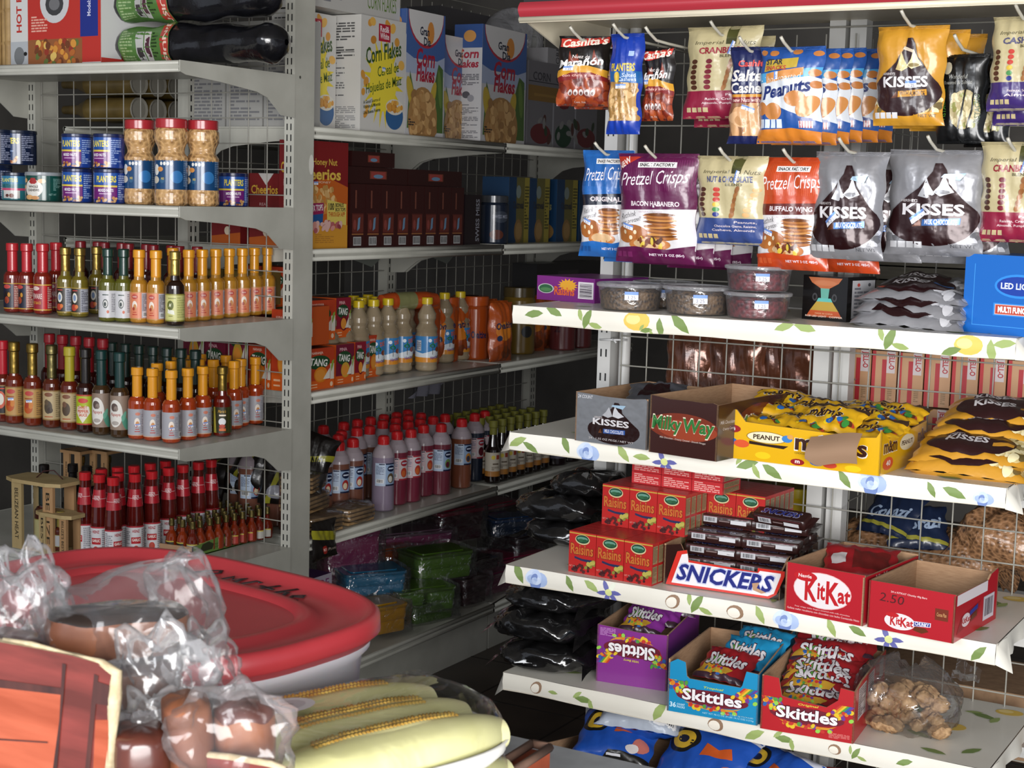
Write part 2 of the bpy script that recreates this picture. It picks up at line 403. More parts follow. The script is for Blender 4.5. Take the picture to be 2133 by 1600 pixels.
# end unit facing the camera's left
YE, XR, ZE = 2.668, -2.413, (1.705, 1.381, 1.105, .827, .522)
U = thing('shelf_unit', 'grey metal end shelf unit filled with hot sauce bottles and nut cans', 'shelf', (0, 0, 0))
for k, z in enumerate(ZE):
    g = G(); g.box(-3.34, YE, z-.004, XR-.004, 3.08, z, METAL)
    g.box(-3.34, YE, z-.022, XR-.004, YE+.004, z, METAL)
    g.tube([(-3.34, YE+.003, z-.005), (XR-.004, YE+.003, z-.005)], .006, METAL, 8); g.tube([(-3.34, YE+.003, z-.02), (XR-.004, YE+.003, z-.02)], .005, METAL, 8)
    if k == 4: g.box(-3.34, YE+.02, .0, XR-.01, YE+.03, z-.02, METAL)
    s = g.obj('shelf', U)
    for xx in (XR, -3.335): bracket(s, (lambda xx: lambda u, v, h: Vector((xx+h, YE+u, z+v)))(xx), .412)
def upright(parent, x0, x1, y0, y1, z1, face, m=METAL, name='upright'):
    g = G(); g.box(x0, y0, 0, x1, y1, z1, m)
    w = (x1-x0) if face in '-Y' else (y1-y0); n = int(z1/.0265); z = .3
    its = []
    while z < z1-.03:
        for a in (28, 68): its.append(RR(a-6, z/z1*100, a+6, (z+.016)/z1*100, '141414'))
        z += .0265 if m is METAL else .05
    S = flat((x0, y0, 0), (1, 0, 0), (0, 0, 1), x1-x0, z1) if face == '-Y' else flat((x1, y0, 0), (0, 1, 0), (0, 0, 1), y1-y0, z1)
    g.art(its, S); return g.obj(name, parent)
upright(U, XR-.032, XR-.002, 3.08, 3.16, 2.1, '-Y'); upright(U, -3.34, -3.31, 3.08, 3.16, 2.1, '-Y')
g = G(); g.add([onx(625, 161, XR-.002)+Vector((.0005, (cos(a)*.004), sin(a)*.004)) for a in [i*pi/4 for i in range(8)]], [tuple(range(8))], '55544e'); g.obj('screw', U); g = G()
for (yy, zz, w, h) in ((3.15, 1.49, .02, .05),): g.art([EL(50, 50, 50, 50, 'd2d0c8')], flat((XR-.0015, yy-w/2, zz-h/2), (0, 1, 0), (0, 0, 1), w, h))
g.obj('paint_chip', U)
g = G(); wires(g, Pl(lambda u, v: (u, 3.095, v), (0, -.003, 0)), -3.30, -2.45, .52, 2.05, .0607, .0637); g.obj('wire_grid', U)
# long unit running away from the camera
XM, ZM = -2.42, (1.585, 1.277, .91, .525, .15)
V = thing('shelf_unit', 'long grey metal shelf unit receding into the dark aisle behind the end unit', 'shelf')
for z in ZM:
    for (y0, y1) in ((3.165, 4.115), (4.125, 5.06)):
        for sd in (1, -1):
            xa, xb = (XM, XM-.41) if sd > 0 else (XM-.87, XM-.46); lo, hi = min(xa, xb), max(xa, xb)
            g = G(); g.box(lo, y0, z-.004, hi, y1, z, METAL)
            f = xa; f2 = f-.004*sd
            g.box(min(f, f2), y0, z-.028, max(f, f2), y1, z, METAL); g.tube([(f-.003*sd, y0, z-.006), (f-.003*sd, y1, z-.006)], .007, METAL, 8); g.tube([(f-.003*sd, y0, z-.024), (f-.003*sd, y1, z-.024)], .006, METAL, 8)
            if z < .2: g.box(min(f-.02*sd, f-.03*sd), y0, 0, max(f-.02*sd, f-.03*sd), y1, z-.03, METAL)
            s = g.obj('shelf', V)
            if sd > 0 and z > .2:
                for yy in (y0+.006, y1-.003): bracket(s, (lambda yy: lambda u, v, h: Vector((XM-u, yy-h, z+v)))(yy), .41)
for yy in (3.165, 4.1, 5.05): upright(V, XM-.45, XM-.415, yy, yy+.045, 2.1, '+X')
g = G(); wires(g, Pl(lambda u, v: (XM-.43, u, v), (.003, 0, 0)), 3.2, 5.05, .16, 2.05, .0607, .0637); g.obj('wire_grid', V)
# unit on the right, with flowered shelf covers
YR, XL, XRR = 2.506, -1.446, -.532
Rt = thing('shelf_unit', 'shelf unit on the right with flower patterned shelf covers and hanging snack bags', 'shelf')
ZR = (1.222, .983, .728, .517)
COVER = noisemat('vinyl_cover', 'd9d5c9', 'e2dfd5', 5, .38, .0, coat=.15)
LEAF, LEAF2, LEMON, BLUE, DBLUE, VIO, BRN = '71874a', '93a562', 'd9b855', '9fb2d6', '6b80b4', '5d5f9c', '8b6f58'
def leaf(x, y, s, r, c=LEAF, asp=1):
    pts = [(-1, 0), (-.6, .28), (0, .42), (.6, .3), (1.1, -.05), (.5, -.3), (-.2, -.36)]; a = radians(r); return PO([(x+s*(p[0]*cos(a)-p[1]*sin(a))/asp, y+s*(p[0]*sin(a)+p[1]*cos(a))) for p in pts], c)
def rose(x, y, s, asp): 
    o = []
    for i in range(9): a = i*2.4; q = s*(.95-i*.09); o.append(EL(x+.35*q*cos(a)/asp, y+.35*q*sin(a), .8*q/asp, .62*q, (BLUE, 'c3d0e6', DBLUE, 'b4c4e2')[i % 4], i*40))
    return o
def violet(x, y, s, asp): return [leaf(x+cos(radians(a))*s*.6/asp, y+sin(radians(a))*s*.6, s*.62, a, VIO if a != 60 else 'd8dccc', asp) for a in (0, 60, 120, 190, 250, 310)]+[EL(x, y, s*.35/asp, s*.35, 'c9cf8a')]
def floral(items, asp):
    o = []
    for (k, u, v, s, r) in items:
        s *= 1.7 if asp > 5 else 1.25
        if k == 'l': o.append(leaf(u, v, s, r, LEAF if int(u) % 2 else LEAF2, asp))
        elif k == 'L': o += [leaf(u, v, s, r, LEAF, asp), leaf(u+s*.9/asp, v-s*.5, s*.7, r+100, LEAF2, asp), leaf(u-s*.7/asp, v+s*.4, s*.6, r+40, LEAF2, asp)]
        elif k == 'r': o += rose(u, v, s, asp)
        elif k == 'v': o += violet(u, v, s, asp)
        elif k == 'y': o += [EL(u, v, s*1.1/asp, s*.75, LEMON, r), EL(u-s*.3/asp, v+s*.1, s*.6/asp, s*.4, 'e6cf86', r)]
        elif k == 'b': o += [EL(u, v, s/asp, s*.8, BRN, r), EL(u-s*.15/asp, v-s*.1, s*.75/asp, s*.6, 'e3ddd0', r)]
    return o
FA = [[('l', 5, 60, 32, 10), ('l', 9.5, 80, 30, -20), ('L', 17, 50, 34, 70), ('y', 28, 62, 40, 0), ('l', 33, 30, 30, 100), ('l', 37, 60, 40, -40), ('L', 30, 15, 20, 10), ('l', 58, 80, 30, 20), ('l', 62, 85, 34, -10), ('L', 78, 55, 36, 70), ('y', 92, 55, 36, 0), ('l', 89, 20, 28, 20), ('l', 96, 30, 32, 100), ('l', 98, 70, 30, 10)],
      [('l', 2, 50, 34, 30), ('l', 5, 30, 30, -30), ('l', 13, 70, 30, -60), ('r', 18, 35, 42, 0), ('l', 26, 55, 32, -50), ('l', 30, 45, 28, 0), ('v', 35, 35, 34, 0), ('L', 52, 70, 34, 20), ('l', 57, 50, 36, -30), ('l', 71, 55, 30, -50), ('r', 76, 50, 44, 0), ('l', 87, 55, 24, -60), ('l', 91, 50, 34, -20), ('r', 96, 35, 30, 0)],
      [('l', 3, 70, 36, -60), ('r', 7, 45, 42, 0), ('l', 15, 55, 28, -60), ('l', 20, 60, 30, -30), ('v', 24, 40, 34, 0), ('b', 38, 50, 26, 30), ('L', 43, 55, 34, 60), ('b', 51, 45, 28, 0), ('l', 56, 55, 30, -60), ('r', 61, 45, 42, 0), ('l', 70, 50, 28, -60), ('l', 75, 55, 28, -20), ('v', 81, 40, 34, 0), ('l', 97, 40, 30, 50)],
      [('b', 8, 50, 24, 50), ('l', 12, 45, 18, 0), ('L', 19, 40, 30, 0), ('l', 36, 60, 38, 60), ('b', 48, 50, 26, 0), ('l', 56, 40, 34, 30), ('L', 62, 50, 28, 0), ('b', 72, 50, 20, 0), ('L', 76, 50, 22, 60), ('l', 85, 55, 24, 20)]]
FT = [('l', 12, 20, 4, 20), ('L', 30, 50, 5, 30), ('y', 45, 80, 5, 0), ('v', 60, 60, 6, 0), ('L', 78, 70, 6, 10), ('l', 84, 30, 5, -20), ('L', 92, 75, 6, -20), ('y', 88, 50, 6, 0), ('l', 70, 20, 5, 30), ('l', 95, 20, 5, 60), ('L', 55, 15, 4, 0), ('y', 96, 88, 5, 10), ('l', 81, 88, 5, 10), ('l', 89, 10, 5, -10)]
for k, z in enumerate(ZR):
    g = G(); g.box(XL+.006, YR+.006, z-.030, XRR-.006, 2.86, z-.003, METALW); s = g.obj('shelf', Rt)
    g = G()                                       # cover: top sheet, fascia and a crumpled corner fold
    rnd = random.Random(k)
    S = lambda u, v: Vector((XL+(XRR-XL)*u, YR+.36*v, z+.0008*sin(u*37+v*9)*(1-abs(2*v-1))))
    g.grid(S, 24, 4, COVER)
    def FS(u, v, h=0):                            # 0..1 across, 0 bottom..1 top, slightly wavy sheet
        return Vector((XL+(XRR-XL)*u, YR-.0012-.0012*sin(u*31+k)-h-.0035*max(0, 1-abs(v-.5)*2.2), z-.034+.034*v+(.0024*(.5-v)*sin(u*19+2*k) if v < .5 else 0)))
    g.grid(lambda u, v: FS(u, v), 60, 4, COVER)
    for e, x in ((0, XL), (1, XRR)):
        sg = -1 if e == 0 else 1
        g.grid(lambda u, v: Vector((x+sg*(.002+.012*(1-v)*sin(u*9)**2), YR+.355*u, z-.028*(1-v))), 12, 3, COVER, True, e == 0)
        if not (e == 0 and k == 0): g.add([(x, YR, z), (x, YR-.002, z-.034), (x+sg*.026, YR+.012, z-.036-.006*k), (x+sg*.004, YR+.06, z-.002), (x+sg*.012, YR+.02, z-.018)], [(0, 1, 2), (0, 2, 4), (0, 4, 3), (4, 2, 3)] if sg > 0 else [(0, 2, 1), (0, 4, 2), (0, 3, 4), (4, 3, 2)], COVER, True)
    g.art(floral(FA[k], 100/3.7*1.0/1.0*.268*3.7), lambda u, v, h: FS(u/100, v/100, h), cell=(2.5, 25), asp=26.8)
    g.art(floral(FT, 2.55), lambda u, v, h: S(u/100, v/100)+Vector((0, 0, h)), h0=.0012, asp=2.55)
    g.art([PO([(0, 8), (100, 4), (100, 0), (0, 0)], 'c9c2b2')], lambda u, v, h: FS(u/100, v/100, h), cell=(4, 50), h0=.0002)
    g.obj('shelf_cover', s)
upright(Rt, -1.447, -1.418, 2.86, 2.90, 2.0, '-Y', METALW)
for x in (-.985, -.945): g = G(); g.box(x, 2.865, 0, x+.031, 2.90, 2.0, METALW); g.obj('upright', Rt)
g = G(); g.lathe([(.012, 0), (.012, 2.0)], METALW, 12, (-1.397, 2.885, 0)); g.obj('tube_post', Rt)
g = G(); g.tube([(-1.44, 2.855, 1.135), (-1.40, 2.85, 1.138), (-1.385, 2.87, 1.137)], .0022, 'd8d8d8'); g.tube([(-1.41, 2.852, 1.14), (-1.398, 2.846, 1.132)], .002, 'd8d8d8'); g.obj('cable_tie', Rt)
g = G(); wires(g, Pl(lambda u, v: (u, 2.855, v), (0, -.003, 0)), -1.39, -.53, .30, 1.74, .0575, .0605); g.obj('wire_grid', Rt)
g = G(); wires(g, Pl(lambda u, v: (-.93+u*.0, 2.9+u, v), (.003, 0, 0)), 0, .4, .30, 1.74, .0575, .0605, .0014); g.obj('wire_grid', Rt)
for z in (1.222, .90, .640, .43): G().box(-1.44, 2.905, z-.02, XRR, 3.26, z, METALW).obj('shelf', Rt)
G().box(-1.44, 3.27, 0, XRR, 3.28, .05, METALW).obj('base', Rt)
# canopy with red edge
g = G(); CR = noisemat('cream_edge', 'cfc6ae', 'd9d0ba', 10, .4); RED = mat('a3323c', 's')
g.box(-1.45, YR, 1.766, XRR+.1, 2.9, 1.772, CR); g.box(-1.45, YR, 1.738, XRR+.1, YR+.008, 1.748, CR)
g.tube([(-1.45, YR+.002, 1.744), (XRR+.1, YR+.002, 1.744)], .006, CR, 8); g.box(-1.445, YR+.012, 1.742, XRR+.1, YR+.02, 1.77, CR)
g.grid(lambda u, v: Vector((-1.447+(XRR+.1+1.447)*u, YR-.004-.008*sin(v*pi), 1.748+.026*v)), 20, 6, RED)
g.prism([(0, -.004), (.35, -.10), (.39, -.10), (.39, .02), (0, .02)], lambda u, v, h: Vector((-1.447-h, YR+u, 1.75+v)), .004, CR)
g.box(-1.35, YR+.02, 1.745, -.5, YR+.035, 1.75, CR)
g.obj('canopy', Rt)
# ================================================================== bottles
def bpos(x, y, Z, r): P = onz(x, y, Z); d = Vector((P.x, P.y, 0)).normalized(); return P+d*r
def tpos(x, y, Z, h): P = onz(x, y, Z+h); P.z = Z; return P
def bottle(name, label, cat, h, r, nr, body, cap, capm='s', capz=.64, lab=None, lz=(.06, .43), labc='d8d0c8', lspan=(-185, 5), neck=None, n=18, ring=True):
    """glass bottle: body, cap with its neck sleeve, wrapped label"""
    o = thing(name, label, cat); b = mat(body, 'l') if isinstance(body, str) else body
    sh = capz*h-.012
    G().lathe([(0, .001), (r*.8, .001), (r*.97, .004), (r, .009), (r, h*.5), (r*.97, h*.54), (r*.72, h*.59), (nr*1.12, sh), (nr*.98, capz*h), (nr*.92, h*.99)], b, n).obj('glass_body', o)
    z0 = capz*h; cp = [(nr*.99, z0-.002), (nr*1.02, z0+.002), (nr*1.0, h*.88)]
    if ring: cp += [(nr*1.06, h*.885), (nr*1.22, h*.895), (nr*1.22, h*.985), (nr*1.1, h), (0, h)]
    else: cp += [(nr*1.0, h*.99), (nr*.8, h), (0, h)]
    G().lathe(cp, mat(cap, capm), 14).obj('cap', o)
    if lab is not None:
        g = G(); S = cyl(r+.0003, h*lz[0], h*lz[1], *lspan); st = 100/12
        g.grid(lambda u, v: S(u*100, v*100, 0), 14, 1, mat(labc, 'q')); a = 2*pi*r*abs(lspan[1]-lspan[0])/360/(h*(lz[1]-lz[0]))
        g.art(lab, S, cell=(st, 200), asp=a, fin='q', dh=.0001, h0=.0002); g.obj('paper_label', o)
    return o
def habanero(col, food, bg2=None):
    L = [RR(0, 0, 100, 3, 'b98a4a'), RR(0, 97, 100, 100, 'b98a4a'), EL(45, 82, 11, 9, 'b8433c'), T('MARIE', 38, 79, 52, 85, 'e8d8c8'), EL(45, 50, 9, 17, 'e9ddd0'), EL(46, 44, 6, 11, food), EL(42, 38, 4, 7, 'a0341f'), RR(39, 23.5, 51, 26, 'b02a20'), RR(37, 14.8, 54, 17.8, 'b02a20')]
    L += [RR(68, 4, 96, 96, bg2 or 'b9b7bd')]+lines(70, 30, 94, 92, 12, '6b6870', 3)+barcode(72, 8, 90, 26, 4)
    return L
P_yel = Proto(bottle('hot_sauce_bottle', 'x', 'bottle', .172, .0215, .0118, noisemat('mustard_sauce', 'a06f1e', 'b27d28', 40, .12, coat=.6), 'd8921f', 's', .64, habanero('d07850', 'c98a52'), labc='d5805a'))
P_dark = Proto(bottle('sauce_bottle', 'x', 'bottle', .172, .0222, .0112, '241208', 'b49a52', 'm', .68, [RR(0, 0, 100, 5, '8f8a3c'), RR(0, 95, 100, 100, '8f8a3c'), EL(38, 58, 11, 18, '5c6324'), T('M', 33, 52, 42, 66, 'd8d8b8', .02, .3), PO([(28, 30), (52, 24), (50, 40), (30, 44)], 'e2e2d2'), RR(32, 17.8, 46, 20.8, '7c7a3a'), RR(30, 82.1, 56, 85.6, '8c8a4a')]+lines(60, 12, 92, 90, 9, 'a8a866', 2), labc='c6c47c'))
P_teal = Proto(bottle('hot_sauce_bottle', 'x', 'bottle', .172, .0215, .0112, '5b5a1c', '17352c', 's', .64, [EL(50, 52, 9, 17, '2f3a38'), EL(50, 52, 7, 13, 'c9c8c4'), EL(49, 50, 4, 8, '2f3a38'), EL(58, 22, 4, 6, 'c0562c'), RR(40, 82.4, 60, 86.4, '44504c'), RR(2, 10, 26, 90, 'c0c0be')]+lines(3, 20, 25, 90, 11, '85838a', 1)+lines(70, 20, 96, 90, 11, '85838a', 5), labc='c9c8ca'))
P_gold = Proto(bottle('hot_sauce_bottle', 'x', 'bottle', .168, .0208, .011, '6d5f1e', '9c8346', 'm', .66, [RR(0, 0, 100, 4, 'a58a3a'), RR(0, 96, 100, 100, 'a58a3a'), EL(45, 60, 10, 20, 'dcd8cc'), EL(45, 60, 6, 12, '7a8fb0'), EL(42, 22, 12, 13, 'b3402c'), EL(52, 26, 6, 8, 'd2722e'), RR(36, 86.4, 56, 90.4, 'b8433c')]+[RR(66, 5, 98, 95, 'a9aab4')]+lines(68, 8, 96, 90, 12, '5a5a66', 2), labc='2c2418'))
P_red = Proto(bottle('hot_sauce_bottle', 'x', 'bottle', .172, .0218, .0125, '6e1c12', 'b3242c', 's', .6, [RR(0, 0, 100, 4, 'b98a2a'), RR(0, 96, 100, 100, 'b98a2a'), EL(40, 86, 14, 8, 'b8433c'), EL(42, 45, 14, 24, '20120e'), EL(40, 34, 9, 14, '9a3a1c'), EL(48, 55, 5, 9, 'c0862c')]+[RR(64, 5, 98, 95, '8c2a2a')]+lines(66, 8, 96, 90, 12, 'c9b0a0', 2), labc='1c1c30'))
P_red2 = Proto(bottle('hot_sauce_bottle', 'x', 'bottle', .174, .0225, .0128, '7a2014', 'b3242c', 's', .6, [RR(0, 0, 100, 5, 'c89a3a'), RR(0, 95, 100, 100, 'c89a3a'), T('BEWARE', 22, 44, 62, 64, 'd9c4bc', .02), EL(40, 84, 14, 8, 'd9c0b8'), T('HOT SAUCE', 26, 24, 58, 34, 'd8a83a', .01), RR(64, 5, 78, 95, 'c4161c')]+lines(80, 8, 98, 90, 12, 'c9b0a0', 2), labc='96202c'))
P_hab = Proto(bottle('hot_sauce_bottle', 'x', 'bottle', .172, .0218, .0118, noisemat('habanero_sauce', '8c3010', 'a23c16', 50, .12, coat=.6), 'd8921f', 's', .6, habanero('', 'c98a52', 'a3a2a6')[4:]+price(47, 40, 16, 10, 8, '4.75')+[EL(47, 82, 8, 6, 'c97a62'), RR(0, 0, 100, 3, 'c9a080')]+lines(56, 10, 66, 90, 12, '8a8890', 8), labc='a3a2a8'))
def tall(nm, body, cap, capm, capz, lab, labc, lz=(.1, .46)): return Proto(bottle(nm, 'x', 'bottle', .205, .0225, .0118, body, cap, capm, capz, lab, lz, labc))
brd = [RR(0, 0, 100, 4, '8f6f3c'), RR(0, 96, 100, 100, '8f6f3c')]
P_t1 = tall('hot_sauce_bottle', '5e1a0c', 'b3202c', 's', .55, brd+[EL(50, 50, 18, 30, 'c9573c'), EL(50, 52, 12, 20, 'd9d4c8'), RR(34, 86.4, 64, 90.4, 'c43a2c')], '1d1410')
P_t2 = tall('hot_sauce_bottle', '6a2410', '8d7436', 'm', .62, brd+[EL(46, 84, 15, 8, 'b8433c'), EL(42, 34, 16, 18, 'b5521c'), EL(52, 46, 8, 14, 'c97a2c'), EL(38, 46, 8, 12, 'a83c1a'), RR(30, 64.4, 58, 68.4, '9a4a20')]+price(46, 58, 20, 9, 4)+lines(70, 10, 96, 90, 12, '8a6a48', 2), 'b98f52')
P_t3 = tall('hot_sauce_bottle', '54200f', '6f6640', 'm', .6, brd+[EL(46, 86, 14, 7, '7a4a30'), EL(45, 44, 14, 22, '4c4030'), EL(40, 60, 8, 10, '5c4a34'), EL(52, 34, 9, 10, '3c2c20'), RR(32, 10.1, 60, 13.6, 'a8552c')]+lines(70, 10, 96, 90, 12, '8a7a58', 2), 'b5a078')
P_t4 = tall('hot_sauce_bottle', '5c1e10', 'a89a28', 's', .55, brd+[EL(46, 86, 14, 7, '7a4a30'), EL(45, 44, 14, 22, '4c3a28'), EL(40, 60, 8, 10, '6c4a34'), RR(32, 10.1, 60, 13.6, 'a8552c')]+lines(70, 10, 96, 90, 12, '8a7a58', 2), 'b5a078')
P_t5 = tall('pepper_sauce_bottle', '2a0d06', '1b1512', 's', .58, [RR(0, 0, 100, 5, 'b03a2a'), RR(0, 95, 100, 100, 'b03a2a'), EL(48, 80, 17, 8, 'c8423c'), PO([(48, 6), (24, 40), (28, 60), (40, 64), (48, 56), (56, 64), (68, 60), (72, 40)], 'e4dccc'), T('SWEET', 32, 52, 62, 62, 'c44a20', .03), T('PEPPER', 30, 40, 66, 50, 'c44a20', .03), T('SAUCE', 34, 28, 62, 38, 'c44a20', .03)], 'a8b428')
P_t6 = tall('papaya_sauce_bottle', '3c2814', '10322f', 's', .56, [EL(45, 48, 24, 40, 'dcd8d0'), EL(42, 66, 12, 12, '5a4a44'), EL(48, 62, 7, 8, '8a7a70'), T('Papaya', 28, 38, 62, 50, 'a8402c', .01, .2), EL(78, 22, 10, 24, '4f8f78', 20), EL(74, 40, 6, 16, '6aa890', -20), EL(45, 20, 12, 6, 'a8a098')], '8c7868', (.1, .5))
P_gr = Proto(bottle('hot_sauce_bottle', 'x', 'bottle', .170, .0222, .0108, '5a1408', '8f7636', 'm', .66, [PO([(0, 0), (30, 0), (22, 100), (0, 100)], '3f4714'), PO([(22, 0), (34, 0), (28, 100), (18, 100)], 'a89a3c'), T("Marie's", 40, 78, 66, 90, 'd8a83a', 0, .3), RR(44, 65.6, 66, 71.6, 'e8d8c0'), EL(54, 44, 12, 14, 'd8d8d8'), EL(54, 26, 10, 8, 'b03a20'), RR(44, 8, 66, 18, 'c8642c'), RR(72, 0, 100, 100, '3a3c18')], labc='2c2a10'))
LEFT3 = [(27, 652, P_red), (57, 653, P_red), (90, 656, P_red2), (118, 650, P_red2), (137, 660, P_gold), (167, 662, P_gold), (202, 655, P_gold), (225, 671, P_teal), (258, 672, P_teal)]
D3 = {P_red: 'red necked hot sauce bottle with dark picture label', P_red2: 'red necked hot sauce bottle with red label', P_gold: 'gold capped green sauce bottle', P_teal: 'dark green capped sauce bottle with white label'}
cnt = {}
for x, y, p in LEFT3: cnt[p] = cnt.get(p, 0)+1
sn = {}
for x, y, p in LEFT3:
    k = sn.get(p, 0); sn[p] = k+1
    p.put(bpos(x, y, ZE[2], .0215), radians(random.Random(x).uniform(-14, 8)+27), '%s, %s of its kind' % (D3[p], nth(k, cnt[p])), 'hot sauce bottles on the middle shelf')
YB = [(290, 674), (325, 676), (360, 664), (393, 671), (421, 669), (449, 666), (477, 663), (504, 661), (529, 658), (556, 656)]
for i, (x, y) in enumerate(YB): P_yel.put(bpos(x, y, ZE[2], .0215), radians(24+(0 if i < 2 else 32+i)), 'yellow capped mustard coloured sauce bottle with orange label, %s' % nth(i, 10), 'yellow capped mustard sauces')
P_dark.put(bpos(367, 679, ZE[2], .0222)+Vector((.0, -.004, 0)), radians(36), 'dark brown bottle with gold cap and pale green label')
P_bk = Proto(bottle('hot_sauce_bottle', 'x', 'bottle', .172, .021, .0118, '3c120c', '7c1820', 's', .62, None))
k = 0
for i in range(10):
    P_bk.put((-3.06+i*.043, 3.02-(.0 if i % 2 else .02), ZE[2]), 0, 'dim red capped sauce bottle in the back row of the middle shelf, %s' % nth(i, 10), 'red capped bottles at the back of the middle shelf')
R4 = [(7, 880, P_t1, 'tall red necked bottle with black label'), (31, 884, P_t2, 'tall gold capped bottle with tan pepper label and price tag, left one'), (69, 889, P_t2, 'tall gold capped bottle with tan pepper label, right one'), (109, 893, P_t3, 'tall bottle with dark gold neck and beige label'), (146, 898, P_t4, 'tall bottle with yellow neck sleeve and beige label'), (179, 903, P_t5, 'tall black capped bottle with lime yellow heart label'), (212, 908, P_t6, 'tall teal capped papaya sauce bottle, left one'), (250, 914, P_t6, 'tall teal capped papaya sauce bottle, right one')]
for i, (x, y, p, l) in enumerate(R4): p.put(bpos(x, y, ZE[3], .0225), radians(30 if i < 6 else 24), l, 'tall sauce bottles on the fourth shelf')
F4 = [(286, 917), (318, 920), (357, 925), (391, 919), (422, 913), (487, 896), (501, 890), (531, 885)]
for i, (x, y) in enumerate(F4): P_hab.put(bpos(x, y, ZE[3], .0218), radians(52+(0 if i < 3 else 14)), 'orange sauce bottle with yellow cap and grey label, %s in the front row' % nth(i, 8), 'orange sauce bottles with yellow caps')
B4 = [(327, 905), (356, 898), (387, 895), (414, 892), (444, 893), (363, 886), (392, 880), (418, 877), (470, 880)]
for i, (x, y) in enumerate(B4): P_hab.put(bpos(x, y, ZE[3], .0218), radians(45), 'orange sauce bottle with yellow cap behind the front row, %s' % nth(i, 9), 'orange sauce bottles with yellow caps')
P_gr.put(bpos(463, 911, ZE[3], .0222), radians(32), 'small red sauce bottle with gold cap and black and green label')
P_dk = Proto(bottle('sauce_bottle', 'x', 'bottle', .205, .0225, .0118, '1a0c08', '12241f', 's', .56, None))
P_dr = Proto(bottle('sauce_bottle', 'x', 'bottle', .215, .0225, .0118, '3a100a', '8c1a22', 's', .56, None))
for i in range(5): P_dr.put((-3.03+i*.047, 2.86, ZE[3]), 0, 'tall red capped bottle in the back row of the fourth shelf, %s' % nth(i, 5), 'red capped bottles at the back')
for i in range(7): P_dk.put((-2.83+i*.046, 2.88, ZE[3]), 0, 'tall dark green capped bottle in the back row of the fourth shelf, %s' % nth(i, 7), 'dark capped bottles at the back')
# ---- ketchup
def ketchup():
    o = thing('ketchup_bottle', 'x', 'bottle'); h = .225
    G().lathe([(0, .001), (.018, .001), (.0215, .006), (.0218, .095), (.019, .14), (.0135, .185), (.0128, .205), (.012, .212)], noisemat('ketchup_glass', '4a0e0a', '571410', 30, .1, coat=.7), 20).obj('glass_body', o)
    G().lathe([(.0125, .203), (.0145, .204), (.0148, .223), (.0135, .2255), (0, .2255)], mat('b51f25', 's'), 16).obj('cap', o)
    g = G(); S = cyl(.0222, .004, .085, -185, 5); g.grid(lambda u, v: S(u*100, v*100, 0), 14, 1, mat('d3d0d2', 'q'))
    g.art([RR(0, 95, 100, 100, 'a81c2a'), RR(34, 40, 66, 62, 'b01c26'), T('GARLIC', 37, 48, 64, 58, 'f0e0d8', .03), T('HEINZ', 38, 78, 62, 88, 'a81c2a', .02), EL(50, 20, 10, 14, 'b53a2a')]+lines(4, 10, 30, 90, 12, '8a8a90', 2)+lines(70, 10, 96, 90, 12, '8a8a90', 4), S, cell=(8.3, 200), asp=1.3, fin='q'); g.obj('paper_label', o)
    g = G(); r0, r1 = .0192, .0138
    def S2(u, v, k): a = radians(-185+190*u/100); r = r0+.0006+(r1-r0)*v/100+k; return Vector((r*cos(a), r*sin(a), .138+.047*v/100))
    g.grid(lambda u, v: S2(u*100, v*100, 0), 14, 2, mat('a81b27', 's'))
    g.art([RR(0, 48, 36, 50, 'e0c8c8'), RR(64, 48, 100, 50, 'e0c8c8'), T('HEINZ', 38, 42, 62, 60, 'e8d4d4', .01), PO([(36, 48), (37, 66), (63, 66), (64, 48), (62.5, 48), (62, 63), (38, 63), (37.5, 48)], 'e0c8c8')], S2, cell=(8.3, 200), fin='s'); g.obj('neck_label', o)
    o.scale = (1.0, 1.0, .9); return Proto(o)
PK = ketchup()
KF = [(177, 983), (207, 988), (236, 994), (246, 985), (281, 987), (316, 981), (351, 974), (381, 968), (413, 962), (440, 957)]
KB = [(211, 977), (245, 973), (279, 970), (313, 965), (345, 960)]
for i, (x, y) in enumerate(KF): PK.put(tpos(x, y, ZE[4], .203), radians([-5, 20, 75, 40, 50, 44, 40, 20, 10, 62][i]), 'tall ketchup bottle with red cap and red neck label, %s in the front' % nth(i, 10), 'ketchup bottles on the bottom shelf')
for i, (x, y) in enumerate(KB): PK.put(tpos(x, y, ZE[4], .203), radians(45), 'tall ketchup bottle with red cap half hidden in the back row, %s' % nth(i, 5), 'ketchup bottles on the bottom shelf')
# ---- tray of tiny bottles
def mini(body, lab): 
    o = thing('miniature_sauce_bottle', 'x', 'bottle')
    G().lathe([(0, .001), (.0135, .001), (.015, .004), (.015, .028), (.0145, .036), (.011, .044), (.006, .052), (.0052, .064)], noisemat('mini_'+body, body, body, 30, .1, coat=.7), 14).obj('glass_body', o)
    G().lathe([(.0062, .062), (.0072, .064), (.0068, .079), (.0060, .081), (0, .081)], mat('6f6238', 'm'), 10).obj('cap', o)
    g = G(); S = cyl(.0153, .005, .026, -180, 0); g.grid(lambda u, v: S(u*100, v*100, 0), 10, 1, mat(lab, 'q')); g.art([RR(0, 88, 100, 100, 'b8a83a'), EL(50, 45, 14, 30, '9a3a20')], S, cell=(10, 200)); g.obj('paper_label', o); return Proto(o)
PM = [mini('7c2a0c', '2c2a20'), mini('5c180a', 'a9a69e'), mini('6c220a', '9a3228')]
B0 = tpos(400, 1090, ZE[4], .081); B1 = tpos(556, 1059, ZE[4], .081); B2 = tpos(292, 1086, ZE[4], .081)
ey = (B1-B0)/9; ex = Vector((-.0345, .002, 0)); nr = 0; rnd = random.Random(5)
KXY = [tpos(x, y, ZE[4], .203) for x, y in KF+KB]
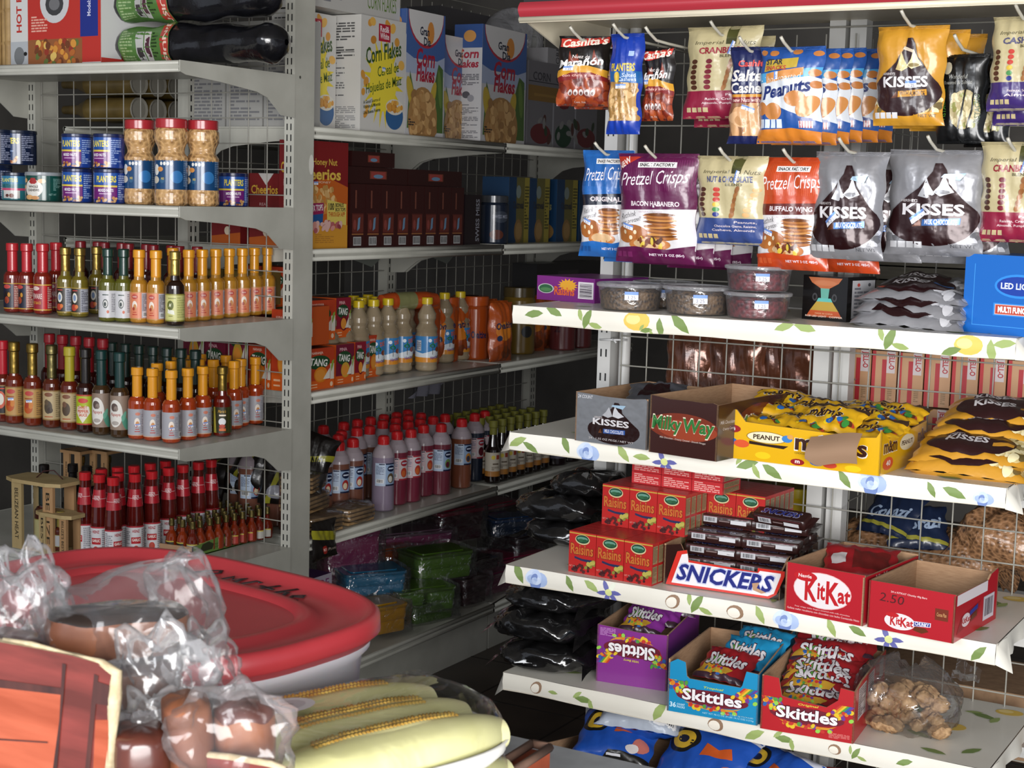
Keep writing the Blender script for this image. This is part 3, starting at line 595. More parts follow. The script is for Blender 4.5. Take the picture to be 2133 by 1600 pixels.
for j in range(10):
    for i in range(8 if j > 0 else 5):
        if any((B0+ey*j+ex*i-kk).xy.length < .038 for kk in KXY): continue
        p = PM[rnd.choice([0, 0, 1, 2])]
        q = B0+ey*j+ex*i+Vector((rnd.uniform(-.002, .002), rnd.uniform(-.003, .003), .004))
        p.put(q, rnd.uniform(-1, 0), 'tiny brass capped sauce bottle, %s column from right, row %d from front' % (ORD[i] or 'first', j+1), 'tiny sauce bottles packed in the green tray')
g = G(); tx1 = B0.x+.02; tx0 = B0.x-.26; ty0 = B0.y-.02; ty1 = B1.y+.025; hh = .044; GRN = mat('62823a')
TR = thing('cardboard_tray', 'shallow green printed cardboard tray holding the tiny brass capped bottles', 'tray', (0, 0, ZE[4]))
g.box(tx0, ty0, .0005, tx1, ty1, .003, KRAFT)
S = flat((tx1, ty0, 0), (0, 1, 0), (0, 0, 1), ty1-ty0, hh); g.prism([(0, 0), (100, 0), (100, 100), (97, 112), (60, 100), (0, 60)], S, .003, GRN, KRAFT, KRAFT)
g.art([PO([(38, 20), (42, 60), (36, 95), (44, 80), (56, 80), (62, 98), (59, 62), (60, 25), (50, 10)], '2c3018'), PO([(41, 28), (44, 60), (50, 74), (57, 60), (57, 30), (50, 20)], '8d7a5a'), RR(43, 42.2, 56, 49.2, '2c3018'), RR(72, 78.4, 84, 82.4, '33451c'), RR(73, 48, 82, 72, '405424'), RR(88, 66, 94, 84, '405424'), RR(68, 32.4, 92, 36.4, '33451c'), RR(62, 16.4, 94, 20.4, '33451c'), PO([(8, 20), (12, 62), (20, 70), (26, 50), (24, 22)], '2c3018'), T('MARIE', 27, 40, 35, 52, '33451c'), T('SHARPS', 27, 24, 35, 36, '33451c')], S, asp=9)
g.prism([(0, 0), (100, 0), (100, 60), (60, 50), (40, 58), (0, 62)], flat((tx0, ty0, 0), (1, 0, 0), (0, 0, 1), tx1-tx0, hh), .003, KRAFT, KRAFT)
g.prism([(0, 0), (100, 0), (100, 100), (0, 100)], flat((tx0, ty1, 0), (0, -1, 0), (0, 0, 1), ty1-ty0, hh), .003, KRAFT, KRAFT)
g.obj('tray_board', TR)
# ---- wooden carriers
WOOD = noisemat('pale_wood', 'a08a5e', 'b39c6e', 14, .7, .1, stretch=(1, 1, .12)); WOODT = noisemat('tan_wood', 'a07a52', 'b08a60', 14, .7, .1, stretch=(1, 1, .12))
def carrier(name, label, pl, pr, w, h, d, t1, t2, inner, cap, lab, rz):
    A = onz(pl[0], pl[1], ZE[4]); o = thing(name, label, 'bottle carrier', A+Vector((w/2, 0, 0)), rz)
    g = G(); g.box(-w/2, 0, 0, w/2, d, .009, WOOD); g.obj('base_board', o)
    g = G(); pts = [(-w*.72, -.2*d), (w*.72, -.2*d), (w*.72, d*1.2), (-w*.72, d*1.2)]
    g.prism([(-w*.66, 0), (-w*.4, -.22*d), (w*.4, -.22*d), (w*.66, 0), (w*.66, d), (w*.4, d*1.2), (-w*.4, d*1.2), (-w*.66, d)], lambda u, v, k: Vector((u, v, h+k)), .009, WOOD); g.obj('top_board', o)
    for sx, tt, mm in ((-1, t1, WOOD), (1, t2, WOODT)):
        x0 = -w/2 if sx < 0 else w/2-w*.24; g = G(); g.box(x0, -.004, .0, x0+w*.24, .004, h-.009, mm)
        g.art([T(tt, 20, 14, 80, 82, '2c2416', .01, 0, 0)] if 0 else [], flat((x0, -.004, 0), (1, 0, 0), (0, 0, 1), w*.24, h))
        hw = h*.36; g.art([T(tt, 50-hw/(w*.24)*100, 32, 50+hw/(w*.24)*100, 68, '2c2416', .01, 0, -90)], flat((x0, -.004, h/2-w*.12), (1, 0, 0), (0, 0, 1), w*.24, w*.24), clip=False); g.obj('side_slat', o)
        g = G(); g.box(x0, d-.004, .0, x0+w*.24, d+.004, h-.009, mm); g.obj('side_slat', o)
    r = w*.165; b = bottle('carried_bottle', 'dark sauce bottle held in a %s' % name.replace('_', ' '), 'bottle', h*.93, r, r*.55, inner, cap, 's', .62, [RR(0, 0, 100, 5, '8f8a4c'), RR(0, 95, 100, 100, '8f8a4c'), RR(40, 10, 75, 90, 'b3b2bc')]+lines(42, 14, 73, 86, 10, '6b6870', 4), (.12, .42), lab)
    b.location = A+Vector((w/2, d/2, .009)); b.rotation_euler = (0, 0, radians(60)); return o, b
o, b = carrier('wooden_bottle_carrier', 'tall pale wooden bottle carrier lettered BELIZEAN HEAT', (28, 1140), 0, .142, .178, .07, 'BELIZEAN HEAT', 'BELIZE', '3c160c', '15211f', 'a8a070', radians(0)); b['label'] = 'dark sauce bottle inside the BELIZEAN HEAT carrier'
g = G(); g.tube([(-.02, .03, .178), (0, .035, .196), (.03, .04, .2), (.055, .045, .18)], .0015, '3a1616'); g.obj('cord_handle', o)
o, b = carrier('wooden_bottle_carrier', "small wooden bottle carrier lettered BELIZE'S BEST in front of the tall one", (84, 1152), 0, .092, .105, .045, 'BEST', "BELIZE'S BEST", '4a1a0c', '8a7a3a', 'a8a8a8', radians(0)); b['label'] = "small sauce bottle inside the BELIZE'S BEST carrier"
A = onz(140, 1085, ZE[4]+.0)
for i, (x, yt, h_) in enumerate(((150, 938, .19), (205, 938, .19))):
    P = tpos(x, yt, ZE[4], h_); o = thing('wooden_bottle_carrier', 'wooden bottle carrier standing behind the ketchup bottles, %s one' % ('left', 'right')[i], 'bottle carrier', P, 0, 'wooden carriers in the back row')
    for sx in (-.03, .012): g = G(); g.box(sx, -.003, 0, sx+.022, .003, h_, WOODT); g.art([T("BELIZE'S BEST", -140, 40, 240, 60, '2c2416', .01, 0, -90)], flat((sx, -.003, h_*.55), (1, 0, 0), (0, 0, 1), .022, .022), clip=False); g.obj('side_slat', o)
    G().box(-.035, -.01, h_-.008, .04, .05, h_, WOODT).obj('top_board', o)
    b = bottle('carried_bottle', 'sauce bottle with brass cap in the carrier behind the ketchup, %s one' % ('left', 'right')[i], 'bottle', h_*.9, .017, .009, '6a2410', '84713a', 'm', .75, [], (.1, .4)); b.location = P+Vector((.003, .03, 0))
P_sq = Proto(bottle('soy_sauce_bottle', 'x', 'bottle', .19, .024, .011, '0d0b0a', '14100e', 's', .75, [T('A1', 36, 70, 60, 86, 'b8b8b0', .03), RR(34, 14, 66, 34, '8f9094')]+lines(36, 16, 64, 32, 4, '44444a'), (.1, .75), '16140f'))
for i in range(4): P_sq.put((-2.99+i*.05, 2.80+(.05 if i else 0), ZE[4]), radians(-40), 'black sauce bottle in the dark left corner of the bottom shelf, %s' % nth(i, 4), 'black bottles at the left of the bottom shelf')
# ---- cans and jars on the second shelf
def can(r, h, col, lid, art, asp=None):
    o = thing('nut_can', 'x', 'can'); G().lathe([(0, .001), (r*.97, .001), (r, .003), (r, h-.008)], mat(col, 's'), 28).obj('can_body', o)
    G().lathe([(r*1.02, h-.009), (r*1.03, h-.007), (r*1.02, h-.001), (r*.95, h), (r*.93, h-.002), (0, h-.002)], mat(lid, 's'), 28).obj('lid', o)
    S = cyl(r+.0002, .003, h-.009, -180, 0); g = G(); g.grid(lambda u, v: S(u*100, v*100, 0), 18, 1, mat(col, 's')); g.art(art, S, cell=(5.5, 200), asp=pi*r/(h-.012), fin='s'); g.obj('can_label', o); return o
nuts = lambda x0, x1, y0, y1, n=16, s=1: blobs(n, x0, y0, x1, y1, 3.2, 5.5, ['a8673a', 'c08a55', '8a4a28', 'd0a870'], s)
MIX = [RR(0, 60, 100, 100, '1d4f9c'), T('PLANTERS', 30, 68, 72, 90, 'e0cf4a', .04), RR(0, 52, 100, 58, 'd8c04a'), RR(0, 12, 74, 52, '6a1f6e'), RR(74, 0, 100, 100, '1b3a88')]+lines(76, 10, 98, 94, 12, '8fa4d0', 3)+[T('MIXED NUTS', 34, 36, 66, 46, 'e8e0e8', .03), RR(36, 28, 62, 31, 'c8a8c8')]+nuts(30, 72, 2, 16)
PC = Proto(can(.0368, .082, '1b2f78', '15204c', MIX))
PCN = Proto(can(.0445, .088, '0f2144', '101a30', [RR(0, 0, 100, 100, '14305c'), T('PLANTERS', 26, 66, 70, 86, 'd8c84a', .04), RR(30, 40, 60, 44, '7a90b8')]+nuts(30, 66, 6, 24, 12)+[RR(72, 0, 100, 100, '101c38')]+lines(74, 10, 98, 94, 14, '8a90a8', 3)))
PW = Proto(can(.0445, .072, '14463f', '8f9498', [EL(42, 48, 18, 36, 'd8d4cc'), PO([(34, 74), (38, 90), (46, 90), (50, 74), (46, 66), (38, 66)], 'a02a2a'), T('WHOLE', 33, 50, 52, 60, '3c3430', .04), T('CASHEWS', 31, 36, 54, 46, '3c3430', .03), EL(24, 80, 5, 9, 'd9a870'), EL(58, 78, 7, 9, 'd9a870'), EL(34, 12, 9, 10, 'd9a870'), EL(46, 10, 8, 8, 'c89058'), EL(20, 52, 5, 9, 'd0a068'), T('NET WT', 70, 20, 84, 28, '8fb8b0')]+lines(78, 40, 96, 90, 9, '6f9a94', 3)))
PT = Proto(can(.036, .070, '2c6f78', '12203c', [RR(0, 66, 100, 100, '2a6f94'), T('PLANTERS', 30, 74, 70, 90, 'c8c86a', .04), T('NUTrition', 32, 50, 68, 64, '1c4a54', .01), RR(0, 38, 100, 48, 'b8486a'), RR(36, 4, 74, 38, 'c8c4c0'), EL(46, 16, 4, 7, '5a2a20'), EL(56, 16, 5, 9, '7a3a24')]))
def shx(x, Y, Z): P = ony(x, 400, Y); return Vector((P.x, Y, Z))
z2 = ZE[1]
for (x, Y, z, p, l, rz) in ((92, 2.76, z2, PW, 'green cashew can with silver rim next to the blue nut cans', -50), (33, 2.80, z2, PT, 'teal nut can with pink band beside the green cashew can', -55), (-12, 2.78, z2, PCN, 'navy nut can at the far left of the second shelf', -50), (40, 2.84, z2+.089, PCN, 'navy nut can stacked on the upper left', -62), (-2, 2.80, z2+.089, PCN, 'navy nut can cut by the frame on the upper left', -62),
    (162, 2.76, z2, PC, 'blue and purple mixed nuts can, bottom left of the four stacked', -55), (228, 2.755, z2, PC, 'blue and purple mixed nuts can, bottom right of the four stacked', -45), (162, 2.76, z2+.083, PC, 'blue and purple mixed nuts can, top left of the four stacked', -60), (228, 2.755, z2+.083, PC, 'blue and purple mixed nuts can, top right of the four stacked', -72), (485, 2.98, z2, PC, 'blue and purple mixed nuts can alone right of the peanut jars', -32)):
    p.put(shx(x, Y, z), radians(rz+75), l, 'nut cans on the second shelf')
PNT = noisemat('peanuts', '8a6238', 'c9a06c', 95, .3, .9, 'voronoi', coat=.7, lo=.05, hi=.6)
o = thing('peanut_jar', 'x', 'jar'); r = .0385
G().lathe([(0, .001), (r*.9, .001), (r, .006), (r, .03), (r*.97, .035, PNT), (r*.96, .038), (r*.96, .10), (r, .108), (r*.99, .112), (r*.8, .122), (r*.78, .128), (r*.82, .136), (r*1.0, .152), (r*1.0, .172), (r*.88, .18)], PNT, 28).obj('jar_body', o)
G().lathe([(r*.9, .178), (r*.94, .18), (r*.94, .198), (r*.9, .2), (0, .2)], mat('a32a30', 's'), 28).obj('lid', o)
S = cyl(r*.965+.0006, .038, .110, -185, 5); g = G(); g.grid(lambda u, v: S(u*100, v*100, 0), 20, 1, mat('17406a', 's'))
g.art([RR(0, 0, 20, 100, '17406a'), EL(26, 62, 7, 18, 'd8d8d4'), EL(36, 64, 6, 8, 'c98a4a'), EL(24, 30, 9, 12, 'c8c0b0'), EL(40, 28, 5, 9, '2f5a7c'), T('NO', 38, 30, 44, 38, 'c8b04a', .03), EL(68, 40, 12, 20, '2f6ea8')]+[EL(38+i*6.5, 82, 2.6, 6, 'e0e0dc') for i in range(4)]+lines(82, 10, 98, 94, 14, '6f8cb0', 3), S, cell=(5, 200), asp=1.7, fin='s'); g.obj('jar_label', o)
PJ = Proto(o)
for x, Y, l in ((357, 2.755, 'peanut jar with red lid, middle and nearest of three'), (292, 2.80, 'peanut jar with red lid, left of three'), (422, 2.825, 'peanut jar with red lid, right of three')): PJ.put(shx(x, Y, z2), radians(28), l, 'peanut jars on the second shelf')
# ---- top shelf of the end unit
z1 = ZE[0]
A = onz(26, 131, z1); A = shx(26, 2.76, z1); B = shx(212, 2.74, z1); w = (B-A).length; h = .25; asp = w/h
HP = thing('hot_plate_box', 'red and white hot plate carton on the top shelf beside black rolls', 'box', ctr(A, B, .22), math.atan2((B-A).y, (B-A).x))
carton('carton', w, .22, h, 'c8c8c6', [RR(20, 0, 100, 100, 'b03028'), RR(0, 0, 20, 26, 'a8acb0'), RR(20, 0, 80, 27, '8a5430'), RR(78, 28, 97, 100, '1d2c7c'), EL(50, 62, 16, 20, 'bfbfc0'), EL(50, 60, 10, 11, '3a3a3c'), EL(50, 60, 6, 6, '6a6a6c'), EL(10, 12, 6, 9, '6f7274'), EL(17, 14, 2, 2, '181818'), T('HOT PLATE', -14, 62, 34, 70, 'b03028', .03, 0, 90), T('Model:HP-102B', 74, 62, 101, 67, 'c8c8e0', .02, 0, 90)]+lines(24, 34, 42, 50, 6, 'd8a090', 2)+blobs(50, 30, 3, 76, 25, 3, 3.4, ['c88a3a', 'a8602c', '6a3a20', 'd0b060', '5c6a34', '8a3424'], 3)+[RR(80, 0, 100, 4, 'c8c8c6')], asp and [], [RR(0, 0, 100, 8, 'b03028')], parent=HP)
def roll(name, label, loc, L, r, seed, rz, labelcol='4c7038'):
    rnd = random.Random(seed); ph = [rnd.uniform(0, 6) for _ in range(6)]; o = thing(name, label, 'roll', loc, rz)
    def F(u, v, k=0):
        a = 2*pi*v; e = min(1, (min(u, 1-u)*14)**.5) if 0 < u < 1 else 0
        rr = r*(.9+.1*sin(u*17+ph[0])*sin(u*7+ph[1]))*(.15+.85*e)*(1+.04*sin(3*a+ph[2]+u*9)+.03*sin(7*a+ph[3]+u*31))+k
        return Vector((L*(u-.5), rr*cos(a)*1.0, r+rr*sin(a)*.95))
    g = G(); g.grid(lambda u, v: F(u, v), 50, 24, noisemat('black_film', '0d0d0f', '16161a', 26, .16, .9, coat=.5)); g.obj('wrapped_roll', o)
    g = G(); S = lambda u, v, k: F(.09+.31*u/100, .75-.44*v/100, .003+k); g.grid(lambda u, v: S(u*100, v*100, 0), 10, 12, mat(labelcol, 's'))
    g.art([RR(34, 20, 48, 80, 'a8a8a4'), RR(36, 24, 46, 50, '3a3436'), RR(50, 20, 62, 80, 'b4b0ac'), RR(52, 30, 60, 70, '4c2c38'), RR(82, 14, 99, 92, 'a83a30'), T('JINUIST', 60, 46, 122, 60, 'd8b8a8', .03, 0, -90)]+lines(4, 20, 28, 85, 12, '8aa070', 2)+lines(64, 30, 76, 80, 8, '24381c', 2), S, cell=(10, 8), asp=1.4, fin='s'); g.obj('paper_band', o); return o
P = shx(415, 2.83, z1); roll('black_bundle', 'black plastic wrapped roll with green label, lower of two', P, .50, .052, 1, radians(2))
roll('black_bundle', 'black plastic wrapped roll with green label, upper of two', P+Vector((-.01, .0, .100)), .49, .052, 4, radians(1))
o = thing('reed_bundle', 'tan bundle of reeds at the far left of the top shelf', 'bundle', shx(2, 2.78, z1)); g = G()
for i in range(5): g.lathe([(0, 0), (.012, 0), (.012, .06), (.0135, .065), (.012, .07), (.012, .14), (.0135, .145), (.012, .15), (.012, .25), (0, .25)], noisemat('reed', '8f7248', 'a68858', 30, .6), 10, (-.05+.022*i, .01*(i % 2), 0))
g.obj('reeds', o)
# ================================================================== goods on the long aisle unit (fronts face +X)
def ax(x, Z, X=XM-.03): P = onx(x, 500, X); return Vector((X, P.y, Z))
def face_px(x0, x1, X=XM-.03): a, b = onx(x0, 500, X).y, onx(x1, 500, X).y; return a, b
def shelfbox(name, label, cat, x0, x1, Z, h, depth, X=XM-.03, lean=0, group=None, **kw):
    """carton whose front spans image columns x0..x1 on the plane X"""
    a, b = face_px(x0, x1, X); o = thing(name, label, cat, (X-depth/2, (a+b)/2, Z), pi/2+lean, group)
    carton('carton', b-a, depth, h, kw['col'], kw.get('front', ()), kw.get('left', ()), kw.get('right', ()), kw.get('top', ()), parent=o, fin=kw.get('fin', 'q')); return o
z1m, z2m, z3m, z4m, z5m = ZM
sun = [PO([(50+r*cos(a)*1.0, 45+r*sin(a)*.9) for i in range(40) for a, r in [(i*2*pi/40, 46 if i % 2 else 24)]], 'd9c22c'), EL(50, 45, 30, 26, 'e0cc3c')]
flakes = blobs(9, 6, 60, 94, 97, 6, 4.5, ['c98f3c', 'd8a850', 'b87c30'], 3)+blobs(5, 2, 10, 18, 55, 5, 4, ['c98f3c', 'd8a850'], 5)
# the mascot on this box is left out; a bowl of flakes takes its place
bowl = [EL(76, 16, 20, 12, '2f5a8a'), EL(76, 24, 20, 7, 'd0ccc0')]+blobs(26, 60, 21, 92, 28, 4, 2.4, ['c98f3c', 'd8a850', 'b87c30'], 7)
RW = sun+flakes+bowl+[RR(38, 80, 64, 95, 'a81c34'), T('Red&', 41, 88, 61, 93.5, 'e8d8d8', .02), T('White', 41, 82, 61, 87.5, 'e8d8d8', .02), T('Corn Flakes', 10, 64, 90, 78, '33501c', .02, .25, 12), T('Cereal de', 36, 52, 84, 61, '4c6420', .01, .25, 12), T('Hojuelas de Maiz', 10, 36, 92, 47, '4c6420', .01, .25, 12), T('A Good Source of', 6, 26, 44, 29, '2c3c18', .02, .1, 10), T('Vitamins & Minerals', 6, 22, 44, 25, '2c3c18', .02, .1, 10), T('Una Buena Fuente', 6, 17, 44, 20, '2c3c18', .02, .1, 10)]+price(50, 56, 7, 3.4)
RWS = lines(12, 62, 84, 94, 14, '4a4a4a', 3)+[RR(12, 68, 84, 68.6, '222222')]+lines(10, 26, 60, 60, 16, '6a6a6a', 5)+lines(10, 3, 88, 22, 12, '8a8a8a', 6)
GD = [PO([(0, 62), (100, 62), (100, 100), (0, 100)], '3f5c94'), PO([(0, 50), (100, 50), (100, 66), (70, 60), (30, 60), (0, 66)], '9aa4bc'), EL(50, 98, 46, 27, 'a02c3c'), EL(50, 99, 45, 25.5, 'c9c7c6'), EL(62, 84, 9, 9, 'c9843c'), T('Gran', 34, 81, 58, 88, '252a3c', .05), T('Dia', 44, 73, 62, 80, '252a3c', .05), T('Corn', 26, 56, 74, 71, '9c1c34', .03, .15), T('Flakes', 26, 44, 74, 57, '9c1c34', .03, .15), PO([(4, 6), (10, 52), (22, 34), (30, 8)], '4f6a34'), PO([(98, 4), (96, 56), (84, 60), (66, 30), (70, 4)], '46622f'), EL(12, 34, 8, 14, 'b59c3c', 18), EL(70, 34, 7, 12, 'b59c3c', -18), EL(88, 40, 5, 16, '5f7a3a', 8), EL(44, 14, 38, 26, '9a7446')]+blobs(70, 14, 3, 74, 34, 6, 4, ['b08a58', '8f6a40', 'c39c68', 'a57c4c'], 4)+[PO([(38, 28), (44, 38), (50, 28)], 'b08a58')]+lines(6, 8, 22, 14, 3, '2c2c2c', 2)
GDS = [RR(0, 80, 100, 100, '2f4c84'), EL(55, 90, 22, 5, 'c08a4a'), T('Corn', 8, 71, 88, 79, '9c1c34', .03, .15), T('Flakes', 8, 63, 88, 70, '9c1c34', .03, .15)]+lines(8, 48, 90, 58, 7, '5a5a60', 3)+[EL(45, 40, 14, 3, '4a4a50'), EL(62, 37, 12, 3, '8a8a90')]+lines(8, 3, 90, 32, 22, '6a6a70', 5)
WH = 'c4c2bd'
shelfbox('cereal_box', 'white and yellow corn flakes box closest to the upright', 'box', 610, 695, z1m, .30, .075, XM-.10, 0, 'white and yellow cereal boxes', col=WH, front=RW, left=RWS)
shelfbox('cereal_box', 'white and yellow corn flakes box showing its white nutrition side', 'box', 746, 838, z1m, .305, .13, XM-.03, 0, 'white and yellow cereal boxes', col=WH, front=RW, left=RWS)
shelfbox('cereal_box', 'white cereal box stacked on top of the yellow corn flakes boxes', 'box', 650, 825, z1m+.307, .20, .2, XM-.05, 0, col='b5b3ae', front=[T('CORN FLAKES', 60, 10, 95, 30, '5a7a2c')]+lines(4, 8, 30, 60, 12, '77777c', 3), left=lines(6, 8, 90, 90, 18, '77777c', 3))
shelfbox('cereal_box', 'blue and white corn flakes box next to the yellow ones, tallest', 'box', 839, 918, z1m, .345, .07, XM-.03, 0, 'blue and white cereal boxes', col='b9b8b9', front=GD, left=GDS)
shelfbox('cereal_box', 'blue and white corn flakes box half hidden between two others', 'box', 915, 984, z1m, .305, .07, XM-.09, 0, 'blue and white cereal boxes', col='b9b8b9', front=GD, left=GDS)
shelfbox('cereal_box', 'blue and white corn flakes box farthest down the shelf with side panel showing', 'box', 990, 1090, z1m, .345, .095, XM-.03, radians(3), 'blue and white cereal boxes', col='b9b8b9', front=GD, left=GDS)
K3 = [RR(0, 54, 100, 72, '7a5c2c'), T('3', 44, 48, 58, 68, '6b1c24', .06), RR(8, 59.8, 40, 62.8, '8a6a34'), T('CORN', 6, 78, 30, 88, '3a3a40', .02), T('CORN', 38, 78, 62, 88, '3a3a40', .02), T('CORN', 70, 78, 94, 88, '3a3a40', .02), RR(34, 0, 36, 54, '8f8f94'), RR(66, 0, 68, 54, '8f8f94'), EL(18, 16, 14, 12, '5c2024'), EL(50, 16, 12, 14, '1c3a28'), EL(84, 16, 14, 12, '5c2024'), RR(0, 76, 100, 77, '2b2b30')]+blobs(20, 2, 2, 98, 34, 4, 4, ['7a7a78', '4a2a24', '2c3a28'], 3)
shelfbox('cereal_pack', 'dim shrink wrapped pack of three cereal boxes', 'box', 1092, 1235, z1m, .27, .12, XM-.05, 0, col='6a686c', front=K3)
shelfbox('carton', 'small grey carton lying on the shrink wrapped cereal pack', 'box', 1130, 1210, z1m+.272, .05, .12, XM-.06, 0, col='8a888a', front=[T('CORN', 10, 20, 40, 70, '2c2c30', 0, 0, 90)])
shelfbox('carton', 'large dark carton behind the blue and white cereal boxes', 'box', 905, 1075, z1m, .42, .12, XM-.25, 0, col='2c2b2d', front=[RR(0, 84, 100, 100, '3d3b3e')])
o = thing('plastic_bag', 'pale clear plastic bag bulging above the far cereal boxes', 'bag', (XM-.2, 4.5, z1m+.27)); g = G()
g.grid(lambda u, v: Vector((.08*cos(2*pi*u)*sin(pi*v)*(1+.2*sin(9*u+5*v)), .14*sin(2*pi*u)*sin(pi*v), .17*(1-cos(pi*v))/2*(1+.1*sin(13*u)))), 20, 12, clearmat('hazy_bag', 'ffffff', .35, .2, .8, 20, .7)); g.obj('film', o)
HN = [PO([(0, 0), (100, 0), (100, 58), (60, 66), (0, 60)], 'b5581c'), RR(0, 0, 100, 22, 'c48a2c'), T('Honey Nut', 24, 76, 76, 84, 'd2b04a', .01), T('Cheerios', -14, 64, 84, 75, 'd2b04a', .03), EL(42, 44, 34, 12, 'c07a34')]+blobs(60, 12, 36, 70, 58, 4, 2.6, ['c9a066', 'b08448', 'd8b47c'], 5)+[PO([(8, 40), (46, 40), (44, 22), (8, 22)], '1d4c86'), PO([(14, 31), (46, 33), (46, 43), (14, 42)], '8a1c4c'), T('BOX TOPS', 16, 35, 44, 41, 'e0d8d8', .02, 0, 4), PO([(54, 24), (96, 22), (96, 42), (54, 46)], 'cdb95a'), T('100', 57, 36, 69, 43, '2c2c20', .04), T('BONUS', 72, 39, 90, 43, '2c2c20', .03), T('BOX TOPS', 72, 35, 94, 38.5, '2c2c20', .03), T('THROUGH APP', 57, 30, 93, 34.5, 'b0561c', .03), EL(6, 80, 5, 2, 'd0a0a0'), T('HONEY', 34, 61, 62, 63, 'd8c8b0')]+blobs(26, 0, 17, 100, 24, 4, 4, ['a8585c', 'c88a80', '8a3a44', 'd0a8a0'], 6)+price(30, 61, 9, 3)+lines(30, 5, 70, 14, 5, 'a8742c', 2)
HNS = [PO([(20, 100), (80, 100), (50, 84)], 'c8c4c0'), T('Cheerios', 8, 70, 92, 80, 'd2a83a', .02), T('REAL HONEY', 20, 58, 80, 64, 'c8a0a0')]+lines(20, 20, 80, 50, 12, 'b0503c', 3)+[EL(50, 12, 20, 8, 'd8c8b0')]
DR = '761a1c'
PHN = shelfbox('cereal_box', 'dark red honey cereal box beside the upright with purple and yellow banner', 'box', 626, 723, z2m, .275, .07, XM-.03, 0, col=DR, front=HN, left=HNS)
# boxes of the same cereal seen through the end grid, on the far side of the long unit
for i, (y, X, l) in enumerate(((3.19, -2.60, 'middle'), (3.19, -2.73, 'left'), (3.19, -2.50, 'right'))):
    o = thing('cereal_box', 'red honey cereal box seen through the wire grid behind the peanut jars, %s one' % l, 'box', (X, y+.06+.03*(i == 2), z2m), 0, 'red cereal boxes behind the grid')
    carton('carton', .10 if i < 2 else .075, .11, .19-.0*i, DR, [PO([(30, 100), (80, 100), (55, 84)], 'c8c4c0'), T('Cheerios', 6, 72, 94, 84, 'd2a83a', .02), T('REAL', 34, 56, 62, 60, 'c8a0a0'), T('HONEY', 32, 50, 64, 54, 'c8a0a0'), PO([(0, 0), (100, 0), (100, 18), (0, 12)], 'b5581c'), EL(56, 20, 10, 6, 'd8c8b0')], parent=o)
# cocoa boxes
COC = [RR(12, 52, 88, 54, '8a5a34'), RR(12, 22, 88, 54, '4c1c18'), RR(14, 24, 86, 52, '5c2820'), PO([(46, 26), (62, 30), (66, 48), (52, 46)], '5f7f9a'), RR(12, 20, 88, 22, '8a5a34'), EL(30, 36, 10, 8, '7c3a34'), RR(32, 62, 42, 90, '6a3c30')]+barcode(22, 3, 74, 17, 5, 'a8a8a8', '303030')
cb = 'box'
a0, b0 = face_px(728, 965, XM-.04); cw = (b0-a0)/8; proto = None
for i in range(8):
    if proto is None:
        o = thing('cocoa_box', 'x', 'box'); carton('carton', cw*.97, .16, .17, '32100f', COC, parent=o, fin='q'); proto = Proto(o)
    proto.put((XM-.04-.08, a0+cw*(i+.5), z2m), pi/2, 'dark brown cocoa box standing upright, %s in the row' % nth(i, 8, 'the near end', 'the far end'), 'upright cocoa boxes')
TOPA = [RR(36, 30, 64, 78, '6a3424'), RR(38, 34, 62, 74, '8a3a34'), EL(50, 46, 8, 12, '5f7f9a')]
def cpack(y0, y1, z, h, l): 
    o = thing('cocoa_case', l, 'box', (XM-.13, (y0+y1)/2, z), pi/2, 'cocoa cases lying on top'); carton('carton', y1-y0, .16, h, '2c0f0e', TOPA, parent=o, fin='q')
ym = (a0+b0)/2; cpack(a0, ym-.002, z2m+.171, .045, 'dark brown cocoa case lying on the upright cocoa boxes, near one'); cpack(ym+.002, b0, z2m+.171, .045, 'dark brown cocoa case lying on the upright cocoa boxes, far one'); cpack(a0+.02, a0+.22, z2m+.217, .04, 'dark brown cocoa case on the very top of the cocoa stack')
shelfbox('cocoa_box', 'tall dark cocoa box with white lettering down its edge', 'box', 967, 1000, z2m, .15, .1, XM-.05, 0, col='20161a', front=[T('SWISS MISS', 10, 42, 90+60, 56, '8a8a94', .02, 0, 90)])
def jarlike(name, label, cat, r, h, col, lid, art, P, group=None, lr=1.0, rz=0):
    o = thing(name, label, cat, P, rz, group); G().lathe([(0, .001), (r*.95, .001), (r, .006), (r, h*.8), (r*.9, h*.85), (r*.88, h*.86)], mat(col, 's'), 20).obj('jar_body', o)
    G().lathe([(r*.9*lr, h*.85), (r*.96*lr, h*.855), (r*.96*lr, h*.99), (r*.9*lr, h), (0, h)], mat(lid, 's'), 20).obj('lid', o)
    S = cyl(r+.0004, h*.05, h*.78, -180, 0); g = G(); g.grid(lambda u, v: S(u*100, v*100, 0), 14, 1, mat(col, 's')); g.art(art, S, cell=(7, 200), fin='s'); g.obj('jar_label', o); return o
jarlike('drink_mix_jar', 'dark swiss hot cocoa jar with silver lid at the shelf joint', 'jar', .045, .15, '1c2433', '3a3c40', [EL(55, 70, 22, 16, '3a404c'), T('SWISS MISS', 36, 66, 74, 76, '8a8e9c', .02), EL(46, 20, 16, 14, '5a3024')], Vector((XM-.07, ax(1028, 0, XM-.07).y, z2m)), rz=radians(50))
jarlike('drink_mix_jar', 'dark swiss hot cocoa jar standing behind the front one', 'jar', .045, .21, '141a26', '24262a', [EL(50, 70, 22, 12, '3a404c')], Vector((XM-.17, ax(1035, 0, XM-.17).y, z2m)), rz=radians(50))
OATC = [RR(0, 0, 36, 100, '183a5c'), RR(76, 0, 100, 100, '9c8f3c'), EL(46, 78, 12, 10, '7d8a84'), T('Oatmeal', 20, 52, 72, 64, '2c3038', .04), EL(48, 18, 20, 18, '8a6a3c'), EL(50, 18, 15, 13, '9c7c4c')]+lines(78, 20, 98, 88, 14, '4c4a24', 3)
